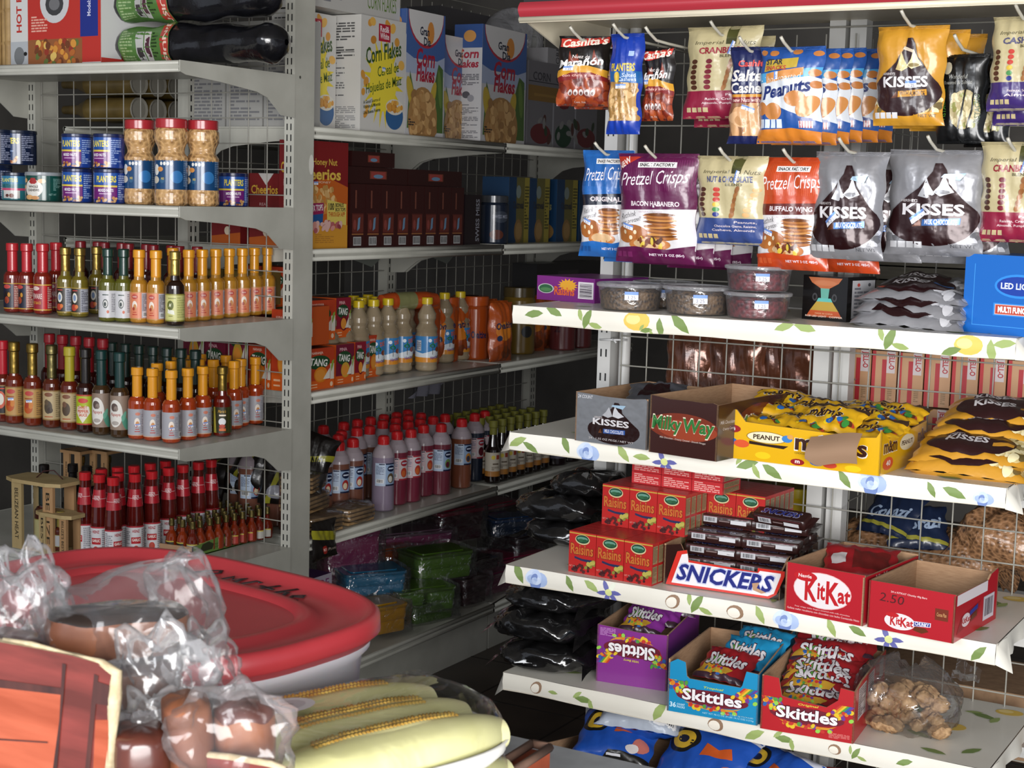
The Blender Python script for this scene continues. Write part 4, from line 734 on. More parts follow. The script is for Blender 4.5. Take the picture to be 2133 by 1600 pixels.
for i, x in enumerate((1078, 1120, 1178, 1225)): 
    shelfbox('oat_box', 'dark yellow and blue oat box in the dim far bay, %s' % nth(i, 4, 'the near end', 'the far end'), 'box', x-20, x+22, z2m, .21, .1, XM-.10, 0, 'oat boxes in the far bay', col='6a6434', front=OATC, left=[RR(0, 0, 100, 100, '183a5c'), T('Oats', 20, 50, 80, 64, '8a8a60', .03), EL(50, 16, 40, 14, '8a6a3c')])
# ---- third shelf: drink boxes, coconut bottles, malt drink pouches
def tang(c1, fruit, t2):
    return [RR(0, 0, 100, 22, 'cf5a1a'), PO([(0, 22), (100, 22), (100, 100), (0, 100)], c1), RR(86, 22, 100, 60, 'd0ccc0'), PO([(90, 40), (97, 55), (100, 70), (92, 66), (88, 52)], '7f9a3c'), EL(45, 66, 40, 17, '1c4424'), T('TANG', 14, 57, 76, 75, 'e4e4dc', .05, .1, -6), T('NARANJA' if c1 == 'b03a1c' else 'PINA', 20, 84, 60, 92, t2, .02), EL(52, 36, 24, 19, fruit), EL(50, 35, 18, 14, 'd88c34'), PO([(60, 24), (84, 24), (84, 50), (74, 40)], 'd6d2c8'), RR(10, 11.5, 40, 14, 'e8b890'), RR(10, 5.2, 40, 7.2, 'e8b890'), EL(91, 10, 5, 6, 'e0c0a0')]
TG = {'o': tang('b03a1c', 'cf7a1c', 'e0c0b0'), 'm': tang('6c1630', 'c09a34', 'd8a8b0'), 'r': tang('84162c', '6a1020', 'e0b0b0')}
def tb(x0, x1, z, h, k, l, X=XM-.03, d=.11): return shelfbox('drink_mix_box', l, 'box', x0, x1, z, h, d, X, 0, 'orange drink mix boxes', col='c2501c', front=TG[k], left=[RR(0, 0, 100, 22, 'cf5a1a'), PO([(10, 60), (90, 70), (90, 90), (10, 80)], '1c4424')], top=[RR(10, 10, 90, 90, '6a2c1c')])
tb(640, 699, z3m, .108, 'o', 'orange drink mix box with orange fruit, front of the lower row')
tb(703, 741, z3m, .108, 'm', 'maroon and orange drink mix box, second in the lower row', XM-.05)
tb(743, 766, z3m, .108, 'r', 'red drink mix box, third in the lower row', XM-.06)
tb(768, 796, z3m, .118, 'o', 'orange drink mix box, last in the lower row', XM-.09)
tb(640, 700, z3m+.121, .108, 'o', 'orange drink mix box, left one of the upper row', XM-.07)
tb(702, 733, z3m+.121, .108, 'r', 'red drink mix box, right one of the upper row', XM-.09)
for i in range(5):
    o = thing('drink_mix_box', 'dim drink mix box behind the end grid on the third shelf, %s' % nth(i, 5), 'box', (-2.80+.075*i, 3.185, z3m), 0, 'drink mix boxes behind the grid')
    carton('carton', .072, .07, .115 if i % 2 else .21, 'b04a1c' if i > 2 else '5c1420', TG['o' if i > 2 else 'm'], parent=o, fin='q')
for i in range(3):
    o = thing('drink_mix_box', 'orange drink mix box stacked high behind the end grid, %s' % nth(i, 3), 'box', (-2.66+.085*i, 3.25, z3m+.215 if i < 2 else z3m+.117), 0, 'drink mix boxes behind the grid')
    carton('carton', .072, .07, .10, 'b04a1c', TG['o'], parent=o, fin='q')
o = thing('coconut_drink_bottle', 'x', 'bottle'); CC = noisemat('coconut_drink', '8a7a62', '9a8a70', 12, .2, coat=.5)
G().lathe([(0, .001), (.026, .001), (.032, .006), (.033, .012), (.0315, .018), (.033, .03), (.033, .105), (.030, .115), (.0325, .125), (.0235, .14), (.0235, .146), (.027, .155), (.027, .168), (.018, .185), (.0135, .193), (.0135, .2)], CC, 22).obj('bottle_body', o)
G().lathe([(.0155, .196), (.0165, .197), (.0165, .213), (.015, .216), (0, .216)], mat('c9ad1e', 's'), 16).obj('cap', o)
S = cyl(.0333, .028, .104, -185, 5); g = G(); g.grid(lambda u, v: S(u*100, v*100, 0), 16, 1, mat('3a7cb4', 's'))
g.art([RR(0, 0, 100, 24, 'd0882c'), PO([(0, 20), (100, 16), (100, 40), (60, 46), (30, 34), (0, 44)], 'cfd6dc'), RR(10, 44, 26, 84, 'b8bcc4')]+lines(11, 46, 25, 82, 9, '55555c', 2)+[RR(57, 30, 58.5, 62, '5c4a2c'), leaf(52, 66, 9, 30, '1d6a3c', 2), leaf(63, 66, 9, 150, '1d6a3c', 2), leaf(58, 72, 9, 80, '2a7a48', 2), leaf(53, 60, 7, -20, '1d6a3c', 2), leaf(63, 60, 7, 200, '1d6a3c', 2), T('DELI', 62, 76, 84, 92, 'cc5a34', .05, 0, 10), T('Horchata', 50, 14, 80, 26, '6a3a7c', .03, .2, 8), EL(74, 50, 8, 10, '7a3a20'), EL(50, 84, 5, 7, 'dfe6ee'), EL(84, 20, 7, 8, '5a8a3c')], S, cell=(6, 200), asp=1.4, fin='s'); g.obj('wrap_label', o)
PCO = Proto(o)
CF = [(662, 0), (738, 0), (773, 0), (820, 0), (855, 0)]
FB = [(820, 772), (849, 765), (893, 775), (929, 757), (962, 752)]
for i, (x, y) in enumerate(FB): P = onz(x, y, z3m)+Vector((-.024, .022, 0)); P.z = z3m; PCO.put(P, radians(52), 'coconut drink bottle with yellow cap and blue label, %s in front' % nth(i, 5), 'yellow capped coconut drink bottles')
k = 0
for j, (dx, n, off) in enumerate(((.075, 6, -.055), (.142, 6, -.03), (.21, 6, -.06))):
    for i in range(n):
        PCO.put((XM-.04-dx, 3.42+off+.02+i*.072+j*.012, z3m), radians(50), 'yellow capped coconut drink bottle in inner row %d, %s' % (j+1, nth(i, n, 'the near end', 'the far end')), 'yellow capped coconut drink bottles')
o = thing('paper_scrap', 'thin folded white leaflet lying on the shelf below the coconut bottles', 'leaflet', onz(815, 779, z3m)+Vector((-.015, 0, .001)), radians(80)); G().grid(lambda u, v: Vector((.09*(u-.5), .05*(v-.5), .004*sin(u*6)*v+.004)), 8, 3, mat('a8a6a0')).obj('sheet', o)
OV = mat('b2501a', 'g')
def pouch(w, h, t, col, art, seed=0, fin='g', seal='', hole=False, n=(18, 24)):
    """pillow pouch standing with its base centre at the origin, front facing -Y; returns (mesh builder, front surface)"""
    rnd = random.Random(seed); ph = [rnd.uniform(0, 6) for _ in range(8)]
    def hgt_(u, v):                              # half thickness, u v in 0..1
        x = 2*u-1; a = max(0, 1-abs(x)**2.6); b = max(0, 1-abs(2*v-1)**4.5); e = a**.62*b**.8
        return t*.5*e*(1+.08*sin(x*5+ph[0]+v*4))+.0016*sin(x*16+ph[1]+v*6)*a+.0022*sin(v*17+x*5+ph[2])*a*b*(abs(x)**.5)+.003*max(0, sin(x*11+ph[3]))*max(0, 1-abs(v-.93)*9)*a+.003*max(0, sin(x*13+ph[4]))*max(0, 1-abs(v-.07)*9)*a
    def wd(v): return w*(1-.05*sin(pi*min(1, max(0, v)))**.7)
    def F(u, v, k=0, s=-1):
        return Vector(((u-.5)*wd(v)+.002*sin(v*19+ph[5])*abs(2*u-1), s*(hgt_(u, v)+k)+.004*sin(v*3+ph[6])+.003*sin(u*4+ph[7])*(abs(2*v-1)**3), v*h))
    g = G(); m = mat(col, fin) if isinstance(col, str) else col
    g.grid(lambda u, v: F(u, v), n[0], n[1], m); g.grid(lambda u, v: F(u, v, 0, 1), n[0], n[1], m, True, True)
    def FB(u, v, k=0):
        x, y = u*n[0], v*n[1]; i, j = min(n[0]-1, max(0, int(x))), min(n[1]-1, max(0, int(y))); a, b = x-i, y-j
        q = [F((i+p)/n[0], (j+r)/n[1]) for r in (0, 1) for p in (0, 1)]; w_ = q[0]*(1-a)*(1-b)+q[1]*a*(1-b)+q[2]*(1-a)*b+q[3]*a*b; w_.y -= k; return w_
    if art: g.art(art, lambda u, v, k: FB(u/100, v/100, k+.0007), cell=(100/n[0], 100/n[1]), asp=w/h, fin=fin, smooth=True)
    return g, F
OVA = [PO([(0, 0), (100, 0), (100, 26), (70, 40), (30, 30), (0, 20)], '8a3c14'), EL(50, 52, 36, 16, 'd07a24'), T('Ovaltine', 14, 56, 88, 68, '14264c', .04, .1, 6), EL(26, 40, 9, 5, '16284c'), EL(60, 14, 24, 9, '5c2c14'), EL(54, 22, 12, 6, '6c3418')]
def ovpouch(s): 
    o = thing('malt_drink_pouch', 'x', 'pouch'); g, F = pouch(.10, .185, .05, 'b2501a', OVA, s); g.obj('pouch_film', o); return Proto(o)
POV = [ovpouch(1), ovpouch(2), ovpouch(3)]
OVP = [(1012, 742, 'front'), (1045, 748, ''), (1058, 754, ''), (1100, 736, ''), (1122, 732, ''), (1150, 727, '')]
for i, (x, y, _) in enumerate(OVP):
    P = onz(x, y, z3m)+Vector((-.03, 0, 0)); P.z = z3m; POV[i % 3].put(P, radians((20, 60, 75, 60, 55, 70)[i]), 'orange malt drink pouch in the lower row, %s' % nth(i, 6, 'the near end', 'the far end'), 'orange malt drink pouches')
for i in range(4): POV[i % 3].put((XM-.16, 4.03+.085*i, z3m+.0+(.0)), radians(65), 'orange malt drink pouch in the dim second row, %s' % nth(i, 4, 'the near end', 'the far end'), 'orange malt drink pouches')
for i, (x, X, z) in enumerate(((890, -2.60, .12), (930, -2.60, .12), (972, -2.60, .12), (992, -2.56, .12))):
    P = onx(x, 600, X); jarlike('malt_drink_jar', 'dim orange malt drink jar with orange lid in the upper row, %s' % nth(i, 4, 'the near end', 'the far end'), 'jar', .042, .20, 'a04416', 'b04c1a', [T('Ovaltine', 30, 40, 70, 56, '14264c', .03)], Vector((X, P.y, z3m)), 'orange malt drink jars', 1.05, radians(50))
P = onz(1015, 700, z3m+.11); o = thing('drink_mix_roll', 'long orange packet roll lying across the malt drink pouches', 'packet', (XM-.11, P.y-.10, z3m+.205), radians(75)); g = G(); g.lathe([(0, -.11), (.02, -.10), (.026, -.06), (.026, .07), (.02, .11), (0, .12)], mat('a8441a', 'g'), 14, xf=Matrix.Rotation(pi/2, 4, 'Y')); g.lathe([(.0265, -.05), (.0265, .02)], mat('7c7c52', 'g'), 14, xf=Matrix.Rotation(pi/2, 4, 'Y')); g.obj('wrapper', o)
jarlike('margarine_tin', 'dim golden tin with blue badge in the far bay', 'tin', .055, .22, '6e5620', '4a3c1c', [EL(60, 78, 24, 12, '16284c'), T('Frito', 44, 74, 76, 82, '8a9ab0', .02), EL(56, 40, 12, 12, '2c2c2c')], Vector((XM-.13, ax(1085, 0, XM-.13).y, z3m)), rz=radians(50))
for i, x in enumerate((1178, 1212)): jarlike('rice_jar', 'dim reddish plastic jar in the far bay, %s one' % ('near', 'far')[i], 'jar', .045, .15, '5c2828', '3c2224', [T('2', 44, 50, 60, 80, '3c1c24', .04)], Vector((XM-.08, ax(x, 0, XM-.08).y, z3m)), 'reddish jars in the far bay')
shelfbox('carton', 'dark carton at the far end of the third shelf', 'box', 1120, 1260, z3m, .28, .1, XM-.28, 0, col='1f1e20', front=[RR(30, 70, 60, 90, '3a3638')])
# ---- fourth shelf: syrup bottles
def syrup(liq, lab):
    o = thing('syrup_bottle', 'x', 'bottle'); L = noisemat('syrup_'+liq, liq, liq, 8, .22, coat=.5); HZ = mat('9c9096', 's')
    G().lathe([(0, .001), (.028, .001), (.032, .005), (.0325, .02), (.0325, .155, HZ), (.032, .162), (.026, .177), (.0165, .190), (.014, .196)], L, 20).obj('bottle_body', o)
    G().lathe([(.0165, .190), (.0172, .191), (.0172, .206), (.0150, .213), (.008, .2165), (0, .217)], mat('b21c1f', 's'), 16).obj('cap', o)
    S = cyl(.0328, .075, .140, -150, -40); g = G(); g.grid(lambda u, v: S(u*100, v*100, 0), 10, 1, mat('b9c6d6', 'q')); g.art(lab, S, cell=(10, 200), asp=1, fin='q', dh=.0001); g.obj('paper_label', o); return Proto(o)
def slab(f1, f2, blue=True):
    c = '141e3c' if blue else 'a82c38'
    return [RR(0, 0, 50, 100, 'b6c6da' if blue else 'd2b8bc'), RR(50, 0, 100, 100, '8fa6c4' if blue else 'd6ccce'), RR(20, 93, 46, 98, '14183a'), RR(50, 94, 100, 100, c), RR(50, 0, 100, 7, c), EL(78, 76, 20, 14, c), RR(64, 73.6, 94, 79.6, 'c8d0e0'), EL(76, 34, 17, 22, f1), EL(74, 30, 11, 14, f2)]+lines(4, 50, 44, 90, 8, '66708c', 2)+barcode(6, 12, 42, 30, 3)
SY = {'apple': syrup('6f4638', slab('a02c28', 'd8c8a8')), 'coco': syrup('86788a', slab('5a4a34', 'c9c6bc')), 'straw': syrup('74283a', slab('c0402c', 'd06a34', False)), 'grape': syrup('6a2c38', slab('6a8a4c', '5a1c2c')), 'peach': syrup('7a4632', slab('c0802c', '3a3a4c')), 'blue': syrup('242c3c', slab('5c1c24', '6c2430', False))}
SF = [(652, 1025, 'apple'), (700, 1040, 'apple'), (716, 1045, 'apple'), (748, 1025, 'apple'), (772, 1022, 'apple'), (800, 1066, 'coco'), (832, 1052, 'straw'), (860, 1046, 'straw'), (884, 1036, 'straw'), (920, 1032, 'grape'), (963, 1019, 'peach'), (990, 1004, 'blue'), (1008, 998, 'blue')]
FP = [(675, 1040, 'apple'), (713, 1054, 'apple'), (745, 1045, 'apple'), (772, 1040, 'apple'), (801, 1067, 'coco'), (829, 1054, 'straw'), (858, 1048, 'straw'), (884, 1036, 'straw'), (921, 1033, 'grape'), (964, 1019, 'peach'), (991, 1004, 'blue'), (1012, 997, 'blue')]
SD = {'apple': 'brownish apple syrup bottle', 'coco': 'pale coconut syrup bottle', 'straw': 'pink strawberry syrup bottle', 'grape': 'dark pink cherry syrup bottle', 'peach': 'orange brown peach syrup bottle', 'blue': 'dark blue syrup bottle'}
used_p = []
for i, (x, y, k) in enumerate(FP):
    P = onz(x, y, z4m)+Vector((-.023, .023, 0)); P.z = z4m; used_p.append(P)
    n = [q for q in FP if q[2] == k]; SY[k].put(P, radians(52), '%s with red cap in the front row%s' % (SD[k], '' if len(n) == 1 else ', '+nth(n.index(FP[i]), len(n), 'the near end', 'the far end')), 'red capped syrup bottles')
rnd = random.Random(8)
for j in range(4):
    for i in range(13):
        P = Vector((XM-.115-.068*j+rnd.uniform(-.004, .004), 3.235+.069*i+.03*(j % 2)+rnd.uniform(-.003, .003), z4m))
        if any((P-q).xy.length < .064 for q in used_p): continue
        used_p.append(P); k = 'apple' if i < 6 else rnd.choice(['straw', 'grape', 'peach', 'straw']) if i < 11 else 'blue'
        SY[k].put(P, radians(50), '%s with red cap in inner row %d, %s' % (SD[k], j+1, nth(i, 13, 'the near end', 'the far end')), 'red capped syrup bottles')
PSOY = Proto(bottle('soy_bottle', 'x', 'bottle', .20, .0245, .012, '140a07', '6e6c2c', 's', .78, [RR(0, 0, 100, 22, 'a06a2c'), EL(40, 80, 8, 9, 'c9b43c'), RR(52, 72, 66, 90, '8a3a2c'), RR(38, 49.6, 62, 55.6, '5a4a3c')]+lines(34, 26, 66, 42, 4, '6a5a4c'), (.12, .5), 'b3aa9a'))
k = 0
for j in range(4):
    for i in range(7):
        P = Vector((XM-.045-.06*j, 4.165+.054*i+.02*(j % 2), z4m)); PSOY.put(P, radians(55), 'dark sauce bottle with yellow green cap in the far bay, row %d, %s' % (j+1, nth(i, 7, 'the near end', 'the far end')), 'dark sauce bottles in the far bay')
for i in range(3): jarlike('jam_jar', 'dark jam jar at the far end of the fourth shelf, %s' % nth(i, 3, 'the near end', 'the far end'), 'jar', .042, .13, '1a0c10', '24181c', [RR(0, 20, 100, 90, '5f5c6c'), EL(50, 50, 26, 20, '3c2440')], Vector((XM-.06, 4.60+.1*i, z4m)), 'dark jam jars')
# wafers in clear bags, near end
WAF = noisemat('wafer_biscuit', '8f7048', 'a8875c', 60, .75, .2); FILM = clearmat('clear_film', 'ffffff', .12, .07, .7, 24, .12)
def waferbag(name, label, P, rz, seed, w=.13, h=.045, d=.09):
    rnd = random.Random(seed); o = thing(name, label, 'bag', P, rz); g = G()
    for i in range(4): g.rbox(-w/2+rnd.uniform(0, .006), -d/2, .002+i*h/4, w/2-rnd.uniform(0, .006), d/2, (i+.86)*h/4, .006, WAF)
    g.obj('biscuits', o); f = G(); ph = rnd.uniform(0, 6)
    f.grid(lambda u, v: Vector(((w/2+.012+.004*sin(u*40+ph))*cos(2*pi*u)*min(1, 1.15*sin(pi*v)**.3)*1.05, (d/2+.012)*sin(2*pi*u)*min(1, 1.15*sin(pi*v)**.3)*1.1, (h+.012)*v+.003*sin(u*30+v*12+ph))), 28, 8, FILM); f.obj('film', o); return o
for i, (x, y, z, l) in enumerate(((660, 1090, .0, 'lowest near the front edge'), (725, 1088, .0, 'at the edge beside the pale bottle'), (655, 1010, .055, 'second from the bottom'), (652, 960, .11, 'topmost of the pile with dark print'))):
    P = onz(x, y+5, z4m); P = Vector((XM-.06-(.03 if i in (2, 3) else 0), onx(x, 900, XM-.06).y+.01*(i == 1), z4m+z)); waferbag('biscuit_bag', 'clear bag of tan crackers on the fourth shelf, %s' % l, P, radians(80+10*i), i)
o = thing('snack_bag', 'black and yellow snack bag poking over the fourth shelf edge by the upright', 'bag', (XM+.012, 3.215, z4m-.055), pi/2+.1); g, F = pouch(.12, .1, .02, '1a1614', [PO([(0, 60), (100, 40), (100, 64), (0, 84)], '8f8a24'), EL(40, 26, 11, 11, '9c2c24'), T('MUY', 34, 22, 46, 30, 'd8a8a0', .03), T('Picante', 56, 20, 90, 28, 'a89a8c')], 9); g.obj('film', o)
for i in range(6):
    o = thing('snack_bag', 'black and yellow snack bag behind the end grid above the tiny bottles, %s' % nth(i, 6), 'bag', (-2.80+.058*i, 3.215+.03*(i % 2), z4m+.02+.05*(i % 3)), radians(10*i-20), 'black and yellow snack bags behind the grid', rot=(radians(-20), radians(20*(i % 3)-20), radians(10*i-20)))
    g, F = pouch(.11, .15, .04, '15110f', [PO([(0, 30), (100, 60), (100, 72), (0, 40)], '93902a'), T('NO', 50, 42, 80, 58, '14100c', .05, 0, 12)] if i % 2 else [PO([(20, 0), (34, 0), (80, 100), (66, 100)], '8f8c2a'), EL(50, 20, 26, 12, '8a8a92')], i+3); g.obj('film', o)
# things hanging or lying at the back of the shelves
SHT = clearmat('grey_sheet', 'ffffff', .75, .3, .8, 14, .95)
for i, (y, z, w, h, l) in enumerate(((3.40, z3m+.11, .13, .1, 'near end of the third shelf'), (4.30, z4m+.235, .20, .10, 'fourth shelf behind the red caps'))):
    o = thing('crumpled_plastic', 'pale crumpled plastic sheet stuffed at the back of the %s' % l, 'plastic sheet', (XM-.395, y, z-.11)); g = G(); rnd = random.Random(i)
    g.grid(lambda u, v: Vector((.018*sin(u*17+v*5)+.02*sin(v*3), w*(u-.5)*(1-.15*v), .11+h*v*(1+.1*sin(u*9))-.11*(1-v)*(u < .0))), 22, 8, mat('8d8c98', 's')); g.obj('sheet', o)
for i, (y0, y1, zz) in enumerate(((3.2, 3.6, ZM[1]), (3.75, 4.08, ZM[1]), (4.2, 4.5, ZM[1]))):
    pts = [(y0, 0), (y1, 0), (y1-.03, -.03), ((y0+y1)/2+.05, -.075), ((y0+y1)/2-.05, -.05), (y0+.05, -.02)]
    g = G(); g.prism([(a, b) for a, b in pts[::-1]], lambda u, v, k: Vector((XM-.38+k, u, zz-.006+v)), .002, mat('6f736c')); tag(g.obj('paper_sheet'), 'grey green paper sheet hanging behind under the second shelf, %s' % nth(i, 3, 'the near end', 'the far end'), 'sheet', 'paper sheets under the second shelf')
# ---- base deck: food boxes in film
def foodbox(name, label, P, w, d, h, col, lid, rz=0, div=False, film=True, cat='food box', group='plastic food boxes on the bottom deck', rot=None):
    o = thing(name, label, cat, P, rz, group, rot); t = .008
    g = G(); m = mat(col, 's')
    def bx(x0, x1):
        v = [(x0+t, -d/2+t, 0), (x1-t, -d/2+t, 0), (x1-t, d/2-t, 0), (x0+t, d/2-t, 0), (x0, -d/2, h*.86), (x1, -d/2, h*.86), (x1, d/2, h*.86), (x0, d/2, h*.86)]
        g.rbox(x0+t*.6, -d/2+t*.6, .0, x1-t*.6, d/2-t*.6, h*.45, .012, m); g.rbox(x0+t*.2, -d/2+t*.2, h*.42, x1-t*.2, d/2-t*.2, h*.86, .014, m)
    if div: bx(-w/2, -.004); bx(.004, w/2)
    else: bx(-w/2, w/2)
    g.obj('tub', o); l = G(); l.rbox(-w/2-.003, -d/2-.003, h*.84, w/2+.003, d/2+.003, h*.96, .018, mat(lid, 's')); l.rbox(-w/2+.02, -d/2+.02, h*.95, w/2-.02, d/2-.02, h, .014, mat(lid, 's')); l.obj('lid', o)
    if film:
        f = G(); s = .012; ph = w*50
        f.grid(lambda u, v: Vector(((w/2+s+.004*sin(u*50+ph))*max(-1, min(1, 1.35*cos(2*pi*u))), (d/2+s+.004*sin(u*37+v*9))*max(-1, min(1, 1.35*sin(2*pi*u))), h*1.04*v+.003*sin(u*44+v*13))), 40, 6, FILM); f.obj('film', o)
    return o
def deck(x, y, dx): P = onx(x, y, XM-dx); P.z = max(P.z, z5m); return P
for (x, y, dx, w, d, h, c, l, rz, dv, lab) in (
    (878, 1302, .10, .16, .13, .062, '44651c', '3c5a1a', 72, False, 'green food box at the bottom of the green stack'),
    (866, 1264, .11, .20, .15, .072, '4f7524', '435f1f', 62, True, 'green divided food box, middle of the green stack'),
    (905, 1198, .15, .20, .14, .085, '557c26', '47661f', 66, False, 'green food box with flat lid on top of the green stack'),
    (790, 1310, .09, .12, .12, .085, 'b07f14', 'a07614', 70, False, 'mustard yellow food box in front left of the green stack'),
    (768, 1232, .20, .19, .14, .075, '1f6f96', '1b6286', 55, False, 'teal blue food box behind the yellow one'),
    (722, 1220, .30, .17, .12, .19, '7a2450', '6c1f48', 60, False, 'tall magenta food box at the near end'),
    (800, 1180, .33, .17, .11, .065, 'a3481a', '8f3f18', 66, False, 'orange food box behind the teal one'),
    (850, 1142, .36, .27, .13, .065, '8f3a68', '6a5060', 62, False, 'pink food box with clear lid at the back'),
    (1060, 1200, .16, .24, .16, .075, '4a1428', '7c1c3c', 72, False, 'dark box with crimson lid right of the green stack'),
    (1010, 1262, .11, .19, .12, .065, '6a1c44', '5a1838', 80, False, 'dark magenta food box under the crimson lid box'),
    (962, 1288, .10, .12, .12, .09, '34161e', '2c1218', 80, False, 'maroon food box right of the green stack at floor level'),
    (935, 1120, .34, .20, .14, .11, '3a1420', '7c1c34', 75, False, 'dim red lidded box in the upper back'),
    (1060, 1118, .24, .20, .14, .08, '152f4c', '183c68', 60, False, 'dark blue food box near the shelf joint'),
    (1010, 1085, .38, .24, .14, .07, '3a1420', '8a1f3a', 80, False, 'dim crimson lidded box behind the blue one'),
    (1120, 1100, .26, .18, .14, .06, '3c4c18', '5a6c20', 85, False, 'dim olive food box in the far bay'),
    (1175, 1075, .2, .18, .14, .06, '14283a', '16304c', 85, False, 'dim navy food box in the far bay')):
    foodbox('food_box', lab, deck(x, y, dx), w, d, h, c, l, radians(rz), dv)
# supports under raised boxes
for i, (y, X, z) in enumerate(((4.25, XM-.2, .10), (4.6, XM-.2, .12))):
    foodbox('food_box', 'dark food box under the raised ones in the far bay, %s one' % ('near', 'far')[i], Vector((X, y, z5m)), .2, .16, z, '1c1418', '241418', radians(85))
shelfbox('glassware_box', 'purple and white glassware box beside the upright on the bottom deck', 'box', 625, 700, z5m, .20, .12, XM-.17, 0, col='5a3070', front=[PO([(0, 60), (100, 50), (100, 100), (0, 100)], 'b0a8b8'), T('GLASSWARE', -40, 82, 92, 94, '7c2c6c', .01), RR(0, 0, 60, 42, 'a89c98')]+blobs(10, 5, 5, 55, 38, 6, 5, ['5c3040', '8a5a5c'], 3))

# ---- dim goods seen through the end unit's grid
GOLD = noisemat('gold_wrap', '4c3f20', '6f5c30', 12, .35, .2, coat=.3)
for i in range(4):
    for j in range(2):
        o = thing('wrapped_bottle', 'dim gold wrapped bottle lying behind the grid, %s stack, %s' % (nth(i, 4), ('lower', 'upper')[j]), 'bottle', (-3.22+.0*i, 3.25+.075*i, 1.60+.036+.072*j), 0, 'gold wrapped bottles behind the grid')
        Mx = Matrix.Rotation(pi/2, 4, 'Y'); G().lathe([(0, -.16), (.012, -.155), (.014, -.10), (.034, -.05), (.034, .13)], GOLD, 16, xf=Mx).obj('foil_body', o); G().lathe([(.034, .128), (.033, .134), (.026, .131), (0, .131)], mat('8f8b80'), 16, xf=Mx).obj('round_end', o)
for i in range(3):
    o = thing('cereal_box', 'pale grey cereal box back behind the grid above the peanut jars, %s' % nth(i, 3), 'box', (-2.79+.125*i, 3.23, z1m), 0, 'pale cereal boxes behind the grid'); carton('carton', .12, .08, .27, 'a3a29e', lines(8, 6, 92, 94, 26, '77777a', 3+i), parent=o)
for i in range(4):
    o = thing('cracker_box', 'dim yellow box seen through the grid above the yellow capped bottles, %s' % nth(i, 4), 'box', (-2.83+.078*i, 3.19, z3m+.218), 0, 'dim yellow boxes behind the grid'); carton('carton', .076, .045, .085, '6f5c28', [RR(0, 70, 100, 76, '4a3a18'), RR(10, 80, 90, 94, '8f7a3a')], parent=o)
# ================================================================== goods on the flowered unit
zA, zB, zC, zD = ZR
# ---- hanging bags
def tear(cx, cy, w, h, c):
    pts = []
    for i in range(21): a = radians(-200+220*i/20); pts.append((cx+w*.5*cos(a), cy-h*.18+h*.32*sin(a)))
    return PO([(cx+w*.08, cy+h*.5), (cx+w*.13, cy+h*.42), (cx+w*.16, cy+h*.26), (cx+w*.34, cy+h*.06)]+pts[::-1]+[(cx-w*.34, cy+h*.05), (cx-w*.16, cy+h*.2), (cx-w*.02, cy+h*.40), (cx, cy+h*.5)], c)
def kisses(bg, gold, lab, lc):
    c = ['8a7a4c', 'c4b078', 'e0d4a8', '6a5a34'] if gold else ['8c8c90', 'b8b8bc', 'd8d8dc', '6c6c70']
    return blobs(70, 3, 14, 97, 30, 5, 3, c, 3)+[RR(0, 0, 100, 13, bg)]+[tear(50, 48, 96, 78, '2a1214')]+[PO([(34, 56), (44, 54), (52, 58), (46, 66), (42, 74), (40, 66)], c[1]), PO([(50, 60), (58, 56), (72, 60), (66, 66), (60, 76), (56, 66)], c[2]), EL(60, 60, 8, 2, c[0]), T("HERSHEY'S", 16, 50.5, 34, 53, 'b8b0b0', .02)]+[T('KISSES', 17, 38, 83, 49, 'dcd8da', .04), PO([(40, 28), (80, 30), (80, 36), (40, 34)], lc), T(lab, 43, 29.5, 77, 34.5, 'e0e0ea' if not gold else '4a2c10', .02), PO([(30, 27), (40, 28), (37, 34)], '5c3018')]+([PO([(57, 74), (76, 71), (82, 78), (60, 77)], 'a9c6dc')] if not gold else [PO([(44, 76), (60, 72), (60, 75), (46, 79)], 'c8b8a0')])+price(58 if gold else 35, 41 if gold else 37, 17, 7, 0 if gold else 35, '9.25')+[RR(6+i*9, 7, 13.5+i*9, 13, 'cfcfd2') for i in range(4)]+[T('NET WT', 70, 8, 94, 11, '4a4a50')]
